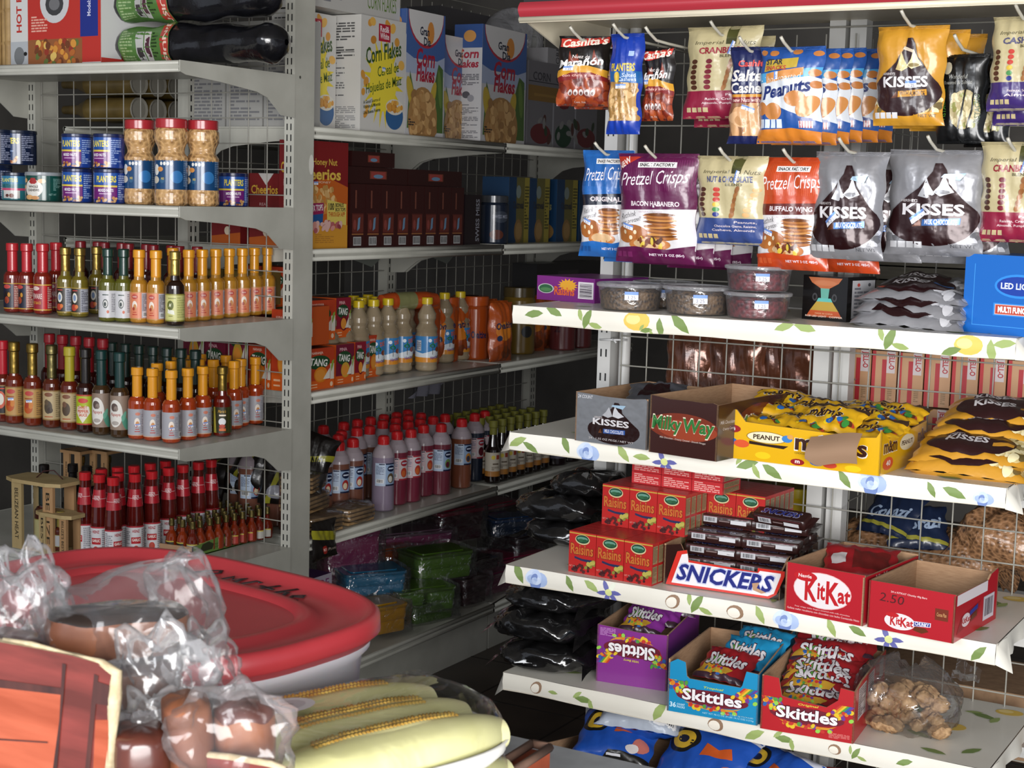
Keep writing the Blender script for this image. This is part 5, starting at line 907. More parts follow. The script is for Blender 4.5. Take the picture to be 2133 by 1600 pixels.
def pretzel(c, c2, flav, fb, new=False, seed=1):
    st = [RR(0, 62, 100, 100, c)]+[RR(i*2.6, 62, i*2.6+.7, 94, c2) for i in range(39)]
    st += [PO([(0, 56), (30, 53), (70, 54), (100, 60), (100, 66), (0, 66)], c), RR(0, 12, 100, 54, 'd3d0d2'), PO([(0, 48), (100, 50), (100, 60), (0, 58)], fb), T(flav, 22, 52, 84, 56.5, 'd8ccd0', .03)]
    st += [RR(30, 87, 78, 92, 'dedcda'), T('SNACK FACTORY', 32, 88, 76, 91, '2a2426', .03), T('Pretzel Crisps', 8, 68, 94, 84, 'e2dce0', .0, .35, 3), T('NATURALLY FLAVORED', 34, 46, 64, 47.6, 'a88a98'), T('Rethink', 8, 41, 30, 46, '4a4648', 0, .4, 12), T('your pretzel!', 6, 35, 38, 40, '4a4648', 0, .4, 12)]
    rnd = random.Random(seed)
    st += [EL(62+rnd.uniform(-2, 2), 22+i*1.6, 20, 1.5, ['8a5226', 'a86a34', '6a3c1c', 'c08444'][i % 4], rnd.uniform(-4, 4)) for i in range(15)]
    st += [EL(24, 27, 22, 8, '9c5c2c'), EL(18, 24, 14, 6, 'a8652f'), EL(15, 28, 2.4, 2, 'e0d0b0'), EL(30, 28, 2.4, 2, 'e0d0b0'), EL(24, 23, 2.4, 2, 'e0d0b0'), EL(48, 17, 26, 6, 'b5713a'), EL(48, 18, 20, 4.6, 'c9a67c')]+(blobs(20, 32, 15, 64, 22, 4, 1.8, ['6a3018', 'c9b040', '4c2414'], 3) if fb != '141a2c' else [])
    st += [RR(0, 0, 100, 13, c), PO([(0, 13), (30, 15), (70, 13), (100, 17), (100, 10), (0, 10)], c), T('NET WT 3 OZ (85g)', 48, 6, 90, 9, 'd8ccd4', .03)]+[RR(4+i*8, 5, 10+i*8, 10, c2) for i in range(3)]+price(20, 33, 15, 4.5, -12)
    if new: st += [PO([(0, 84), (0, 97), (34, 97)], 'b33424'), T('NEW', 1, 88, 20, 94, 'e8d8d0', .03, 0, 32)]
    return st
def imperial(t1, t2, c, band, sub, seed=2):
    rnd = random.Random(seed); st = [RR(58, 86, 72, 100, '4a4a26'), RR(58, 80, 72, 86, '3c3c20'), T('Imperial', 16, 79, 55, 84, '5c563c', .0, .2), T('Nuts', 76, 79, 96, 84, '5c563c', 0, .2), T(t1, 22, 70, 88, 77, c, .04, .1), T(t2, 50, 66, 74, 69, '5c563c', .02)]
    for k, (x, cols, lean) in enumerate(((22, ['4c2c20'], -.05), (44, ['7a2430', '6a1c28'] if 'CR' in t1 else ['2c3480', '4a8a4c', 'd0b03c', 'b5382c', 'b5382c', 'b5382c'], 0), (70, ['9a6638', '8a5830'], .35), (92, ['8a9a4c'] if 'CR' in t1 else ['d2a670'], .5))):
        for i in range(6):
            y = 34+i*5.6; st.append(EL(x+lean*(i-2)*5-8, y, 5, 2.6, cols[i % len(cols)], 60 if k == 2 else 0))
    st += [RR(0, 0, 100, 30, band), T(sub[0], 62, 24, 92, 27, 'd8c8c8', .01), T(sub[1], 34, 19.5, 92, 22.5, 'd8c8c8', .01), T(sub[2], 30, 15, 90, 18, 'd8c8c8', .01)]+[RR(8+i*8, 7, 14+i*8, 12, 'b8a880') for i in range(4)]+price(66, 76, 15, 5, 70, '2.75')
    return st
CASH = [RR(0, 0, 100, 40, '7a2a18')]+blobs(40, 0, 2, 100, 38, 12, 6, ['8f3a1c', '6a2412', 'a04a24', '5a1c10'], 2)+[PO([(0, 38), (0, 50), (30, 58), (60, 57), (100, 50), (100, 38), (60, 46), (30, 46)], 'c9922c'), PO([(0, 34), (0, 40), (30, 47), (70, 47), (100, 40), (100, 34), (60, 40)], '7a1c1c'), PO([(20, 60), (26, 78), (30, 66), (40, 74), (44, 62)], '7a2c14'), PO([(66, 58), (72, 80), (80, 64), (86, 58)], '7a2c14'), PO([(4, 84), (30, 82), (96, 90), (96, 99), (40, 95), (4, 96)], 'c23a30'), T("Cashita's", 8, 85, 94, 97, 'e8dccc', .03, .15, 5), T('Nuez de', 30, 67, 64, 72, 'd8d0cc', .01, .2), T('Marañón', 0, 56, 90, 67, 'e4e0dc', .03, .2, 4), T('con chile y limón', 12, 40, 88, 45, 'd8a89c', .02), T('Cont. Net', 36, 4, 58, 7, 'c8b0a8')]+[EL(28+i*11, 19, 4.6, 4.4, 'd0c8c4') for i in range(5)]+[EL(28+i*11, 17.5, 2.6, 2.4, '6a4a44') for i in range(5)]+price(22, 53, 22, 6)
PLT = [RR(8, 12, 92, 52, 'b08850')]+blobs(70, 10, 13, 90, 50, 9, 3, ['c49c66', 'a57c46', 'd0ac78', '94703c'], 4)+[PO([(0, 52), (100, 50), (100, 62), (0, 62)], '1c5c9c'), T('PLANTERS', 14, 62, 86, 70, 'd0b83c', .04), T('Salted', 50, 56, 88, 60, 'c8d4e4', .01), T('Cashews', 40, 52, 88, 56, 'c8d4e4', .01), EL(34, 56, 9, 5.5, 'c9a93c'), RR(64, 77, 78, 82, '9ab0d8'), RR(0, 0, 100, 13, '17389a')]+price(46, 47, 32, 4.4)
SAL = [RR(0, 8, 100, 42, '8a6040')]+blobs(14, 8, 10, 92, 38, 24, 6, ['c99a6c', 'b98858', 'd8ac80'], 6)+[RR(0, 42, 100, 48, '7a1c24'), RR(0, 48, 100, 51, 'c98a2c'), T('Salted', 4, 64, 104, 76, 'dcd8d4', .03, .15), T('Cashews', 4, 52, 112, 63, 'dcd8d4', .03, .15), T("Cashita's", 20, 79, 104, 86, 'd8504a', .04, .15), T('new Nuts with salt', 8, 43, 96, 47, 'd8b8b0', .02), RR(0, 0, 100, 8, '1c2350')]+price(50, 36, 32, 4.6, -8)
PNU = [PO([(0, 30), (30, 40), (100, 22), (100, 66), (60, 76), (0, 70)], 'cfd4da'), PO([(0, 62), (100, 70), (100, 78), (0, 72)], '4a9acb'), PO([(12, 74), (66, 78), (66, 88), (12, 85)], 'b59a3a'), T('STAR', 14, 81, 44, 87, '30323c', .05), T('SNACKS', 14, 75.5, 50, 80, 'a83c34', .04), PO([(16, 62), (76, 70), (76, 78), (16, 72)], 'cc8a4c'), T('hot roasted', 18, 64, 74, 71, 'e0d0c0', 0, .2, 5), T('Peanuts', 10, 49, 88, 63, '1c2c68', .04, .25, 9), EL(30, 33, 14, 9, 'bd7c42'), EL(66, 46, 16, 8, 'c07f45'), EL(84, 38, 18, 9, 'c8884c', 40), EL(10, 36, 10, 7, 'b5733c'), EL(62, 94, 7, 3, 'b5733c'), EL(26, 93, 7, 3, 'b5733c'), EL(8, 94, 6, 3, 'b5733c'), EL(92, 92, 7, 3, 'b5733c'), EL(92, 72, 8, 4, 'b5733c'), EL(94, 60, 8, 4, 'b5733c')]+[RR(6+i*10, 16, 14+i*10, 25, 'c9d4e4') for i in range(4)]+[PO([(72, 16), (90, 16), (90, 26), (72, 26)], 'd0c8cc')]+[RR(73+i*3.4, 16, 74.6+i*3.4, 23, 'a83c44') for i in range(5)]+[RR(72, 23, 90, 26, '2c3a7c'), PO([(0, 0), (100, 0), (100, 12), (60, 16), (0, 14)], 'c8792a')]+price(34, 70, 8, 6, 88)
PIS = [EL(62, 38, 30, 22, 'a89a72')]+blobs(46, 40, 20, 84, 56, 7, 3.4, ['c4b68c', 'a8986c', '8a8a4c', 'd0c49c'], 3)+[PO([(52, 16), (55, 16), (66, 62), (62, 62)], '101010'), PO([(70, 16), (73, 16), (86, 62), (82, 62)], '101010'), T('PISTACHIOS', -14, 41, 46, 47, '4f8a34', .01, 0, 90), T('Wonderful', 26, 72, 66, 77, '9a9a94', 0, .2), T('Roasted & Salted', 14, 66, 74, 70, '9a9a94', 0), EL(22, 84, 10, 7, 'b0a890'), T('PISTACHO', 60, 36, 116, 42, '5c6a54', .01, 0, 90)]
def hang(name, label, x0, x1, yt, yb, Y, t, col, art, seed, rz=0, fin='g', group=None, reps=(), cat='snack bag', top=None):
    """bag hanging on a peg, given the image columns and rows it covers at depth Y"""
    xm = (x0+x1)/2; A = ony(x0, yb, Y); B = ony(x1, yb, Y); Tt = ony(xm, yt, Y); Bt = ony(xm, yb, Y); w = (B.x-A.x)*1.04; h = Tt.z-Bt.z
    o = thing(name, label, cat, (Bt.x, Y, Bt.z), radians(rz), group); g, F = pouch(w, h, t, col, art, seed, fin)
    m = mat(col, fin) if isinstance(col, str) else col
    for v in (.965, .978, .99): g.tube([F(u/10, v, .0006) for u in range(11)], .0006, m, 4)
    for v in (.012, .024): g.tube([F(u/10, v, .0006) for u in range(11)], .0006, m, 4)
    g.obj('film', o); p = Proto(o); p.used = True
    for k, (dx, dy, dz, r2, l2) in enumerate(reps): p.put((Bt.x+dx, Y+dy, Bt.z+dz), radians(rz+r2), l2, group)
    return (Bt.x, Y, Tt.z), o
def hook(x, y0, z, Y0=2.852, sx=0.0):
    g = G(); g.tube([(x+sx, Y0, z-.004), (x+sx*.4, y0+.03, z), (x, y0+.004, z+.004), (x-.004, y0-.02, z+.016), (x-.006, y0-.03, z+.024)], .0028, mat('b3afa2', 's'), 8); g.box(x+sx-.02, Y0-.002, z-.02, x+sx+.02, Y0+.002, z+.004, mat('b3afa2', 's')); g.obj('hook', Rt)
def hk(P, dz=-.012, sx=.03): hook(P[0], P[1]-.02, P[2]+dz, 2.852, sx)
KY, KS = 'c08a2a', '8f8f93'
P, _ = hang('nut_bag', 'black and red chile cashew bag hanging at the far left of the top row', 1167, 1262, 75, 222, 2.60, .035, '15100f', CASH, 1, 16, reps=[(.022, .03, -.004, 6, 'black and red chile cashew bag tucked behind the leftmost one')], group='chile cashew bags'); hk(P)
P, _ = hang('nut_bag', 'narrow blue salted cashew bag in the top row', 1268, 1334, 70, 280, 2.58, .035, '17389a', PLT, 2, 4, group='top row bags'); hk(P)
P, _ = hang('nut_bag', 'black and red chile cashew bag right of the narrow blue bag', 1333, 1404, 100, 252, 2.59, .03, '15100f', CASH, 3, -14, group='chile cashew bags'); hk((P[0], P[1], P[2]+.02))
_[ 'label'] = 'black and red chile cashew bag right of the narrow blue bag'
IMPC = imperial('CRANBERRY', 'BLEND', '8c1c2c', '86203a', ('Peanuts,', 'Raisins, Cranberries,', 'Almonds, Pumpkin Seeds'))
P, _ = hang('nut_bag', 'cream and crimson cranberry nut blend bag in the top row', 1424, 1578, 55, 248, 2.62, .04, 'b5a982', IMPC, 4, -4, group='cream nut blend bags', reps=[(-.002, .06, -.012, 3, 'crimson bottomed nut blend bag just behind the cranberry one in the top row')]); hk(P, -.02)
P, _ = hang('nut_bag', 'navy salted cashew bag left of the blue peanut bags', 1518, 1602, 98, 300, 2.57, .035, '1c2350', SAL, 5, 6, group='top row bags'); hk(P)
P, _ = hang('peanut_bag', 'blue hot roasted peanuts bag, front one of the row', 1578, 1712, 98, 300, 2.55, .045, '234f96', PNU, 6, -6, group='blue peanut bags', reps=[(.010, .045, .0, 2, 'blue hot roasted peanuts bag, second from the front'), (.018, .085, .004, 5, 'blue hot roasted peanuts bag, third from the front'), (.030, .12, .008, 3, 'blue hot roasted peanuts bag, fourth from the front'), (.045, .16, .01, 6, 'blue hot roasted peanuts bag, fifth from the front'), (.058, .20, .012, 8, 'blue hot roasted peanuts bag, last in its row')]); hk(P)
P, _ = hang('candy_bag', 'yellow almond kisses bag in the top row', 1818, 1962, 55, 262, 2.57, .045, KY, kisses(KY, True, 'WITH ALMONDS', 'c98f2c'), 7, -3, group='yellow kisses bags', reps=[(.02, .05, -.002, 4, 'yellow almond kisses bag close behind the hanging front one'), (.035, .10, -.004, 8, 'yellow almond kisses bag farthest back on the top row peg')]); hk(P, -.004)
P, _ = hang('nut_bag', 'black pistachio bag in the top row', 1948, 2050, 113, 300, 2.60, .04, '101112', PIS, 8, -6, group='top row bags', reps=[(.03, .05, -.003, -6, 'black pistachio bag behind the front one')]); hk(P, .002)
IMPP = imperial('CASHEW', 'BLEND', '4c4a6c', '3c2a68', ('Cashews,', 'Peanuts, Sesame Sticks', 'Almonds'), 4)
P, _ = hang('nut_bag', 'cream and purple nut blend bag at the right edge', 2056, 2190, 33, 232, 2.57, .04, 'b5a982', IMPP, 9, -4, group='cream nut blend bags', reps=[(.0, .05, -.02, 2, 'purple bottomed nut blend bag behind the one at the right edge')]); hk(P, -.01)
# second row
P, _ = hang('pretzel_bag', 'blue original pretzel bag hanging at the left of the second row', 1213, 1312, 313, 535, 2.62, .045, '2260a8', pretzel('2260a8', '1a4c8c', 'ORIGINAL', '141a2c'), 10, 8, group='pretzel bags', reps=[(.03, .05, -.01, 6, 'blue original pretzel bag behind the left one of the second row')]); hk(P)
P, _ = hang('pretzel_bag', 'purple bacon habanero pretzel bag with NEW corner, front one', 1283, 1448, 320, 548, 2.56, .05, '561340', pretzel('561340', '6c2454', 'BACON HABANERO', '561340', True), 11, -4, group='pretzel bags', reps=[(.014, .045, -.004, 3, 'purple bacon habanero pretzel bag, second from front'), (.03, .085, -.006, 6, 'purple bacon habanero pretzel bag, third from front'), (.05, .13, -.012, 10, 'purple bacon habanero pretzel bag, farthest back')]); hk(P)
IMPN = imperial('NUT & CHOCOLATE', 'BLEND', '4a5078', '33457c', ('Peanuts,', 'Chocolate Gems, Raisins,', 'Cashews, Almonds'), 5)
P, _ = hang('nut_bag', 'cream and slate blue nut and chocolate blend bag, front one', 1446, 1594, 325, 510, 2.55, .045, 'b5a982', IMPN, 12, -7, group='cream nut blend bags', reps=[(.035, .06, -.002, 4, 'cream and slate blue nut and chocolate blend bag behind its twin')]); hk(P)
P, _ = hang('pretzel_bag', 'orange buffalo wing pretzel bag, front one', 1574, 1722, 328, 562, 2.55, .05, 'b5401a', pretzel('b5401a', 'c4552c', 'BUFFALO WING', '5c1a14'), 13, -5, group='pretzel bags', reps=[(.06, .09, -.004, 4, 'orange buffalo wing pretzel bag behind its twin')]); hk(P)
P, _ = hang('candy_bag', 'silver kisses bag with blue price tag, left of the two silver bags', 1688, 1836, 316, 540, 2.54, .05, KS, kisses(KS, False, 'MILK CHOCOLATE', '3c68a8'), 14, -2, 'f', group='silver kisses bags', reps=[(.04, .08, -.004, 4, 'silver kisses bag mostly hidden behind the left silver bag')]); hk(P, -.004)
P, _ = hang('candy_bag', 'silver kisses bag, right of the two silver bags', 1846, 2040, 312, 532, 2.58, .05, KS, kisses(KS, False, 'MILK CHOCOLATE', '3c68a8'), 15, 3, 'f', group='silver kisses bags', reps=[(.03, .06, -.014, 4, 'silver kisses bag mostly hidden behind the right silver bag')]); hk(P, -.004)
P, _ = hang('nut_bag', 'cream and crimson cranberry nut blend bag at the right edge of the second row', 2036, 2180, 296, 505, 2.58, .045, 'b5a982', IMPC, 16, -3, group='cream nut blend bags'); hk(P, -.02)
# ---- placing printed boxes from their image corners
def put_box(name, label, cat, pl, pr, Z, ytop, depth, col, front=(), right=(), left=(), group=None, fin='q', h=None, yaw=None):
    A, B, rz, w, hh = span(pl, pr, Z, ytop); A.z = B.z = Z; o = thing(name, label, cat, ctr(A, B, depth), rz if yaw is None else yaw, group)
    carton('carton', w, depth, h or hh, col, front, left, right, (), parent=o, fin=fin); return o
def put_tray(name, label, cat, pl, pr, Z, ytop, depth, col, front=(), right=(), left=(), fp=None, rp=None, lp=None, bp=None, fin='q', group=None, inner=None):
    A, B, rz, w, hh = span(pl, pr, Z, ytop); A.z = B.z = Z; o = thing(name, label, cat, ctr(A, B, depth), rz, group)
    tray('board', w, depth, hh, col, front, right, left, fp, rp, lp, bp, fin=fin, parent=o, inner=inner); return o, w, hh, depth
# shelf A
PR_ = [EL(16, 48, 14, 20, 'b0b4b0'), EL(16, 48, 12, 17, '2c5a3c'), EL(16, 44, 10, 8, '4a7a4c'), EL(54, 66, 13, 20, 'd0962c')]+[PO([(54+13*cos(a), 66+20*sin(a)), (54+18*cos(a+.15), 66+29*sin(a+.15)), (54+13*cos(a+.3), 66+20*sin(a+.3))], 'd0962c') for a in [i*.42 for i in range(15)]]+[T('Raisins', 31, 24, 66, 60, 'c8582c', .05)]+barcode(72, 16, 98, 84, 3, 'd0ccd0', '2c2030', True)
put_box('raisin_box', 'flat purple raisin box at the left end of the top flowered shelf', 'box', (1118, 623), (1238, 633), zA, 573, .17, '6f2272', PR_, [RR(6, 12, 90, 88, '7a3580')]+lines(10, 16, 86, 84, 9, 'b088b4', 3))
DELI = clearmat('deli_plastic', 'ffffff', .10, .12, .25, 40, .35)
FRUIT = noisemat('trail_mix', '1d1412', '6a5236', 150, .5, .6, 'voronoi', lo=.1, hi=.7); CHER = noisemat('red_sweets', '2a0a10', '6e2028', 110, .35, .5, 'voronoi', coat=.4, lo=.1, hi=.7)
def deli(name, label, P, r, h, fill, k=.8, lid=True):
    o = thing(name, label, 'tub', P, 0, 'clear round tubs'); G().lathe([(r*.84, .001), (r*.87, .004), (r*.95, h*.86), (r*.97, h*.88)], DELI, 32).obj('tub_wall', o)
    G().lathe([(0, .002), (r*.82, .002), (r*.85, .006), (r*.9, h*k*.85), (r*.7, h*k), (0, h*k)], fill, 24).obj('filling', o)
    l = G(); l.lathe([(r*.96, h*.84), (r*1.0, h*.86), (r*1.01, h*.95), (r*.97, h*.985), (r*.9, h*.985), (r*.86, h*.95), (0, h*.95)], clearmat('deli_lid', 'ffffff', .28, .2, .2, 40, .7), 32); l.obj('lid', o)
    a = radians(-62); S = lambda u, v, q: Vector(((r*.935+.001+q)*cos(a+(u-50)/100*.42), (r*.935+.001+q)*sin(a+(u-50)/100*.42), h*.42+h*.3*v/100)); t = G(); t.art(price(50, 50, 100, 100), S, cell=(25, 100)); t.obj('price_sticker', o); return o
for (x, yb, l, f, r, h, dz) in ((1312, 636, 'clear tub of dark trail mix, left one on the top flowered shelf', FRUIT, .062, .050, 0), (1452, 650, 'clear tub of dark trail mix, right one on the top flowered shelf', FRUIT, .063, .052, 0), (1577, 655, 'clear tub of red sweets, lower of the stacked pair', CHER, .060, .047, 0), (1577, 655, 'clear tub of red sweets, upper of the stacked pair', CHER, .060, .045, .048)):
    P = ony(x, yb, YR+.015+r); P.z = zA+dz; deli('deli_tub', l, P, r, h, f)
P = ony(1395, 600, 2.72); deli('deli_tub', 'clear tub behind the two trail mix tubs', Vector((P.x, 2.70, zA)), .062, .05, FRUIT)
LEDB = [PO([(12, 96), (88, 96), (80, 84), (60, 72), (40, 72), (20, 84)], 'a8603c'), PO([(40, 72), (60, 72), (58, 50), (42, 50)], '5c9a8c'), EL(50, 84, 26, 6, 'b06c48'), PO([(36, 50), (64, 50), (68, 42), (32, 42)], '58a8a0'), PO([(32, 42), (68, 42), (82, 22), (18, 22)], 'a88c3c'), PO([(18, 22), (82, 22), (90, 8), (10, 8)], 'b0502c'), EL(28, 52, 6, 9, '3a3a3c'), EL(72, 52, 6, 9, '3a3a3c'), EL(28, 52, 3, 5, '141414'), EL(72, 52, 3, 5, '141414'), T('RGB LED LIGHT', 8, 7, 56, 11, 'd8c8b8', .02), T('COPPER', 62, 7, 92, 11, 'd8c8b8', .02), T('MADE IN CHINA', 30, 14, 70, 17, 'd8b890')]
put_box('light_bulb_box', 'black bulb box with rainbow hourglass picture on the top flowered shelf', 'box', (1670, 664), (1762, 672), zA, 572, .09, '0e0d0d', LEDB, [RR(16, 8, 96, 92, 'a8a8ac')]+lines(24, 12, 88, 78, 8, '6c6c74', 2)+[EL(38, 82, 5, 4, 'a83c34'), EL(76, 82, 5, 4, '4a4a50')], fin='s')
BLU = [EL(68, 62, 30, 15, '2f86d8'), EL(68, 62, 27, 12, '1c3e9c'), T('LED LIGHT', 46, 58, 90, 66, 'd8e0f0', .03), RR(38, 24, 98, 40, '2f86d8'), RR(40, 25.5, 96, 38.5, 'd8b0a8'), RR(41, 26.5, 95, 37.5, 'b8402c'), T('MULTI FUNCTION', 44, 28, 92, 36, 'e8e0dc', .06), RR(12, 10, 13, 88, '3b8cd8'), RR(12, 10, 100, 11, '3b8cd8'), PO([(96, 0), (100, 0), (100, 34), (98, 30)], '3b78c8')]
o = put_box('light_box', 'large bright blue light box lettered LED LIGHT at the right edge', 'box', (2003, 690), (2172, 706), zA, 528, .14, '1763b8', BLU, [], fin='q')
def lyk(bg, gold, lc):
    c = ['8a7a4c', 'c4b078', 'e0d4a8', '6a5a34'] if gold else ['8c8c90', 'b8b8bc', 'd8d8dc', '6c6c70']
    return blobs(50, 72, 6, 97, 60, 6, 5, c, 5)+[EL(48, 30, 38, 26, '2a1214'), EL(48, 60, 26, 24, '2a1214'), T('KISSES', 26, 26, 62, 42, 'dcd8da', .04), RR(66, 24, 84, 32, lc), T('KISSES', 24, 56, 60, 70, 'c8c4c6', .04)]+[T("HERSHEY'S", 27, 43, 40, 46, 'b8b0b0', .02)]
# lying kisses bags
def lying(name, label, P, w, h, t, col, art, seed, rz, tilt=0, fin='f', group=None, cat='snack bag', roll=0):
    """bag lying flat, top of the print away from the viewer"""
    o = thing(name, label, cat, P, 0, group, (radians(-90+tilt), radians(roll), radians(rz))); g, F = pouch(w, h, t, col, art, seed, fin); g.obj('film', o); return o
for i, (z, yy, rz, tl) in enumerate(((.006, 2.54, 3, 12), (.026, 2.55, 0, 11), (.046, 2.565, -3, 9))):
    P = ony(1885+4*i, 655, yy); lying('candy_bag', 'silver kisses bag lying on the top flowered shelf, %s of three' % ('bottom', 'middle', 'top')[i], Vector((P.x, yy, zA+z)), .19, .14, .048, KS, lyk(KS, False, '3c68a8'), 30+i, rz, tl, 'f', 'silver kisses bags lying in a pile', 'candy bag')
# shelf B
A, B, rz, w, h = span((1197, 915), (1347, 938), zB, 822)
KB_ = [tear(54, 44, 72, 84, '26110f'), PO([(38, 58), (46, 54), (52, 58), (50, 66), (47, 76), (43, 66)], 'b8b8bc'), PO([(52, 58), (60, 55), (68, 60), (60, 68), (55, 78), (53, 68)], 'd0d0d4'), PO([(50, 78), (66, 74), (70, 82), (52, 81)], 'a9c6dc'), T("HERSHEY'S", 27, 51, 38, 55, 'd0c8c8', .02), T('KISSES', 25, 38, 75, 51, 'e4e0e2', .05), PO([(40, 22), (70, 24), (70, 33), (40, 31)], '3358a0'), T('MILK CHOCOLATE', 42, 24, 68, 31, 'e0e0ea', .02), PO([(33, 22), (38, 22), (36, 31)], '6a3c20'), T('24 - 1.55 OZ PKGS / NET WT', 20, 8, 82, 12, 'c8c0c0', .01), T('24 COUNT', 3, 88, 24, 95, 'd8d8dc', .02, .2)]
o, w, h, d = put_tray('candy_box', 'open silver kisses display box at the left of the second flowered shelf', 'display box', (1197, 917), (1347, 938), zB, 815, .24, '7c7e82', KB_, fp=[(100, 96), (96, 100), (80, 97), (66, 96), (40, 96), (20, 98), (3, 99), (0, 100)], fin='f')
KFOIL = mat('55565c', 'f')
for i in range(3):
    c = o.location; q = Matrix.Rotation(o.rotation_euler.z, 3, 'Z') @ Vector((.02, .02+.05*i, 0)); lying('candy_bar', 'small silver kisses packet inside the silver box, %s' % nth(i, 3, 'the front', 'the back'), Vector((c.x+q.x, c.y+q.y-.04, zB+h-.018-.012*i)), .11, .07, .02, KFOIL, [PO([(20, 20), (80, 20), (70, 80), (30, 80)], '2a1416')], 50+i, 15, 20, 'f', 'silver kisses packets in the open box', 'candy packet')
MW = [EL(50, 50, 52, 24, '6e2c1c'), EL(56, 46, 44, 17, '8a3a24')]+outl('Milky', 4, 36, 48, 66, '2f6a34', 'd8d0b8', .05, .1)+outl('Way', 50, 36, 96, 66, '2f6a34', 'd8d0b8', .05, .1)+[T('Milk Chocolate - Creamy Caramel - Smooth Nougat', 16, 26, 84, 30, 'b8a8a0', .01, .2, -1)]
MWS = [EL(52, 55, 30, 34, '5a2418')]+outl('MilkyWay', 26, 38, 78, 70, '4f7a3c', 'c9c0a8', .04, .1)+[T('36', 86, 70, 92, 88, 'b0a8a4', .03), T('COUNT', 93, 80, 99, 87, 'b0a8a4', .02), T('Milk Chocolate', 3, 62, 20, 68, 'b0a8a4', .01, .2), T('Creamy Caramel', 6, 50, 22, 56, 'b0a8a4', .01, .2)]
o, w, h, d = put_tray('candy_box', 'open brown Milky Way box beside the silver kisses box', 'display box', (1351, 941), (1492, 962), zB, 822, .27, '331a17', MW, MWS, fp=[(100, 95), (92, 98), (80, 96), (60, 97), (30, 96), (0, 100)], rp=[(100, 96), (60, 99), (30, 97), (0, 95)], fin='s')
o.__setitem__('label', 'open dark brown candy box with green outlined lettering beside the silver box')
CARD = mat('8d7058', 't')
MM = [EL(8, 76, 5.2, 10, '8c1c20'), T('m', 6, 72, 9.5, 80, 'e0d8d8', .04), EL(6, 44, 5, 10, '2460a8'), EL(14, 40, 5, 10, 'c8502c'), EL(28, 16, 5, 9, 'd8b81c'), EL(50, 10, 4.4, 8, '8c1c20'), T('m', 48.5, 7, 51.5, 14, 'e0d8d8', .04), EL(30, 62, 13, 15, '8a6a1c'), EL(30, 62, 12.4, 13.6, 'd9d0b0'), T('PEANUT', 21.5, 56, 38.5, 68, '3c2a1c', .05), PO([(19, 42), (41, 38), (44, 46), (30, 46), (19, 50)], '2c1c14'), EL(43, 64, 3.4, 9, '3a78b8'), EL(45, 70, 2, 6, 'c9934c')]+outl("m&m's", 48, 40, 92, 84, '3a201a', 'dcd8d0', .06)+[T('CHOCOLATE CANDIES', 48, 30, 66, 35, '6a5010', .02), EL(62, 14, 4.4, 8, '2460a8'), EL(70, 12, 4.4, 8, 'b8402c'), EL(84, 10, 5, 8, 'd8b81c')]
MMS = outl('m&m', 6, 50, 34, 84, '3a201a', 'dcd8d0', .06)+[EL(16, 24, 11, 16, 'c8502c'), T('40', 12, 18, 21, 32, 'e0d0c8', .03), EL(56, 62, 16, 20, 'd9d0b0'), T('PEANUT', 44, 56, 68, 68, '3c2a1c', .04)]+outl('m&m', 80, 52, 100, 84, '3a201a', 'dcd8d0', .05)
o, w, h, d = put_tray('candy_box', "open yellow peanut m&m's box with torn front flap", 'display box', (1499, 951), (1832, 992), zB, 870, .23, 'd0a012', MM, MMS, fp=[(100, 112), (97, 92), (88, 88), (72, 90), (50, 92), (30, 94), (16, 96), (10, 124), (6, 128), (2, 100)], rp=[(100, 100), (60, 90), (20, 80), (3, 104), (0, 112)], lp=[(100, 92), (0, 96)], fin='s')
o['label'] = 'open yellow peanut candy box with torn front flap on the second flowered shelf'
g = G(); S = lambda u, v, k: Vector((w*(-.5+u), -d/2-.006-.012*sin(v*pi)-.02*v-k, h*(.88-.62*v+.12*sin(u*9))))
g.grid(lambda u, v: S(.585+.31*u, v*(1.15 if u > .2 else .8+1.7*u), 0), 12, 8, CARD); g.obj('torn_flap', o)
WP = mat('d0a31a', 'g')
MMB = [PO([(8, 20), (92, 20), (92, 78), (8, 78)], 'cf9f18')]+outl("m&m's", 14, 34, 70, 70, '2c1a16', 'd8d4cc', .05)+[RR(0, 78, 100, 100, '3c2a1c')]+blobs(14, 52, 14, 96, 40, 5, 9, ['2460a8', 'b8402c', '3a8a3c', 'd8b81c', '5c3018'], 3)
loc = o.location.copy(); rzz = o.rotation_euler.z; rnd = random.Random(3)
for i in range(12):
    q = Matrix.Rotation(rzz, 3, 'Z') @ Vector((-w*.32+w*.21*(i % 4)+rnd.uniform(-.01, .01), -d*.34+d*.26*(i//4), 0))
    lying('candy_packet', "yellow peanut candy packet in the open yellow box, %s column, %s row" % (('leftmost', 'second', 'third', 'rightmost')[i % 4], ('front', 'middle', 'back')[i//4]), Vector((loc.x+q.x, loc.y+q.y, zB+h*.78+.004*(i % 3)+.006*(i//4))), .125, .07, .024, 'cf9f18', MMB, 60+i, degrees_ if False else math.degrees(rzz)+rnd.uniform(-22, 22), rnd.uniform(2, 22), 'g', 'yellow packets in the open candy box', 'candy packet', roll=rnd.uniform(-8, 8))
for i, (x, y, z, yy, rz) in enumerate(((2010, 0, .002, 2.545, 3), (2020, 0, .027, 2.555, 4), (2055, 0, .050, 2.62, 8), (2075, 0, .072, 2.65, 6))):
    P = ony(x, 950, yy); lying('candy_bag', 'yellow almond kisses bag lying on the second flowered shelf, %s of four' % ('bottom', 'second', 'third', 'top')[i], Vector((P.x, yy, zB+z)), .20, .14, .05, KY, lyk(KY, True, 'c98f2c'), 70+i, rz, 9, 'g', 'yellow kisses bags lying in a pile', 'candy bag')
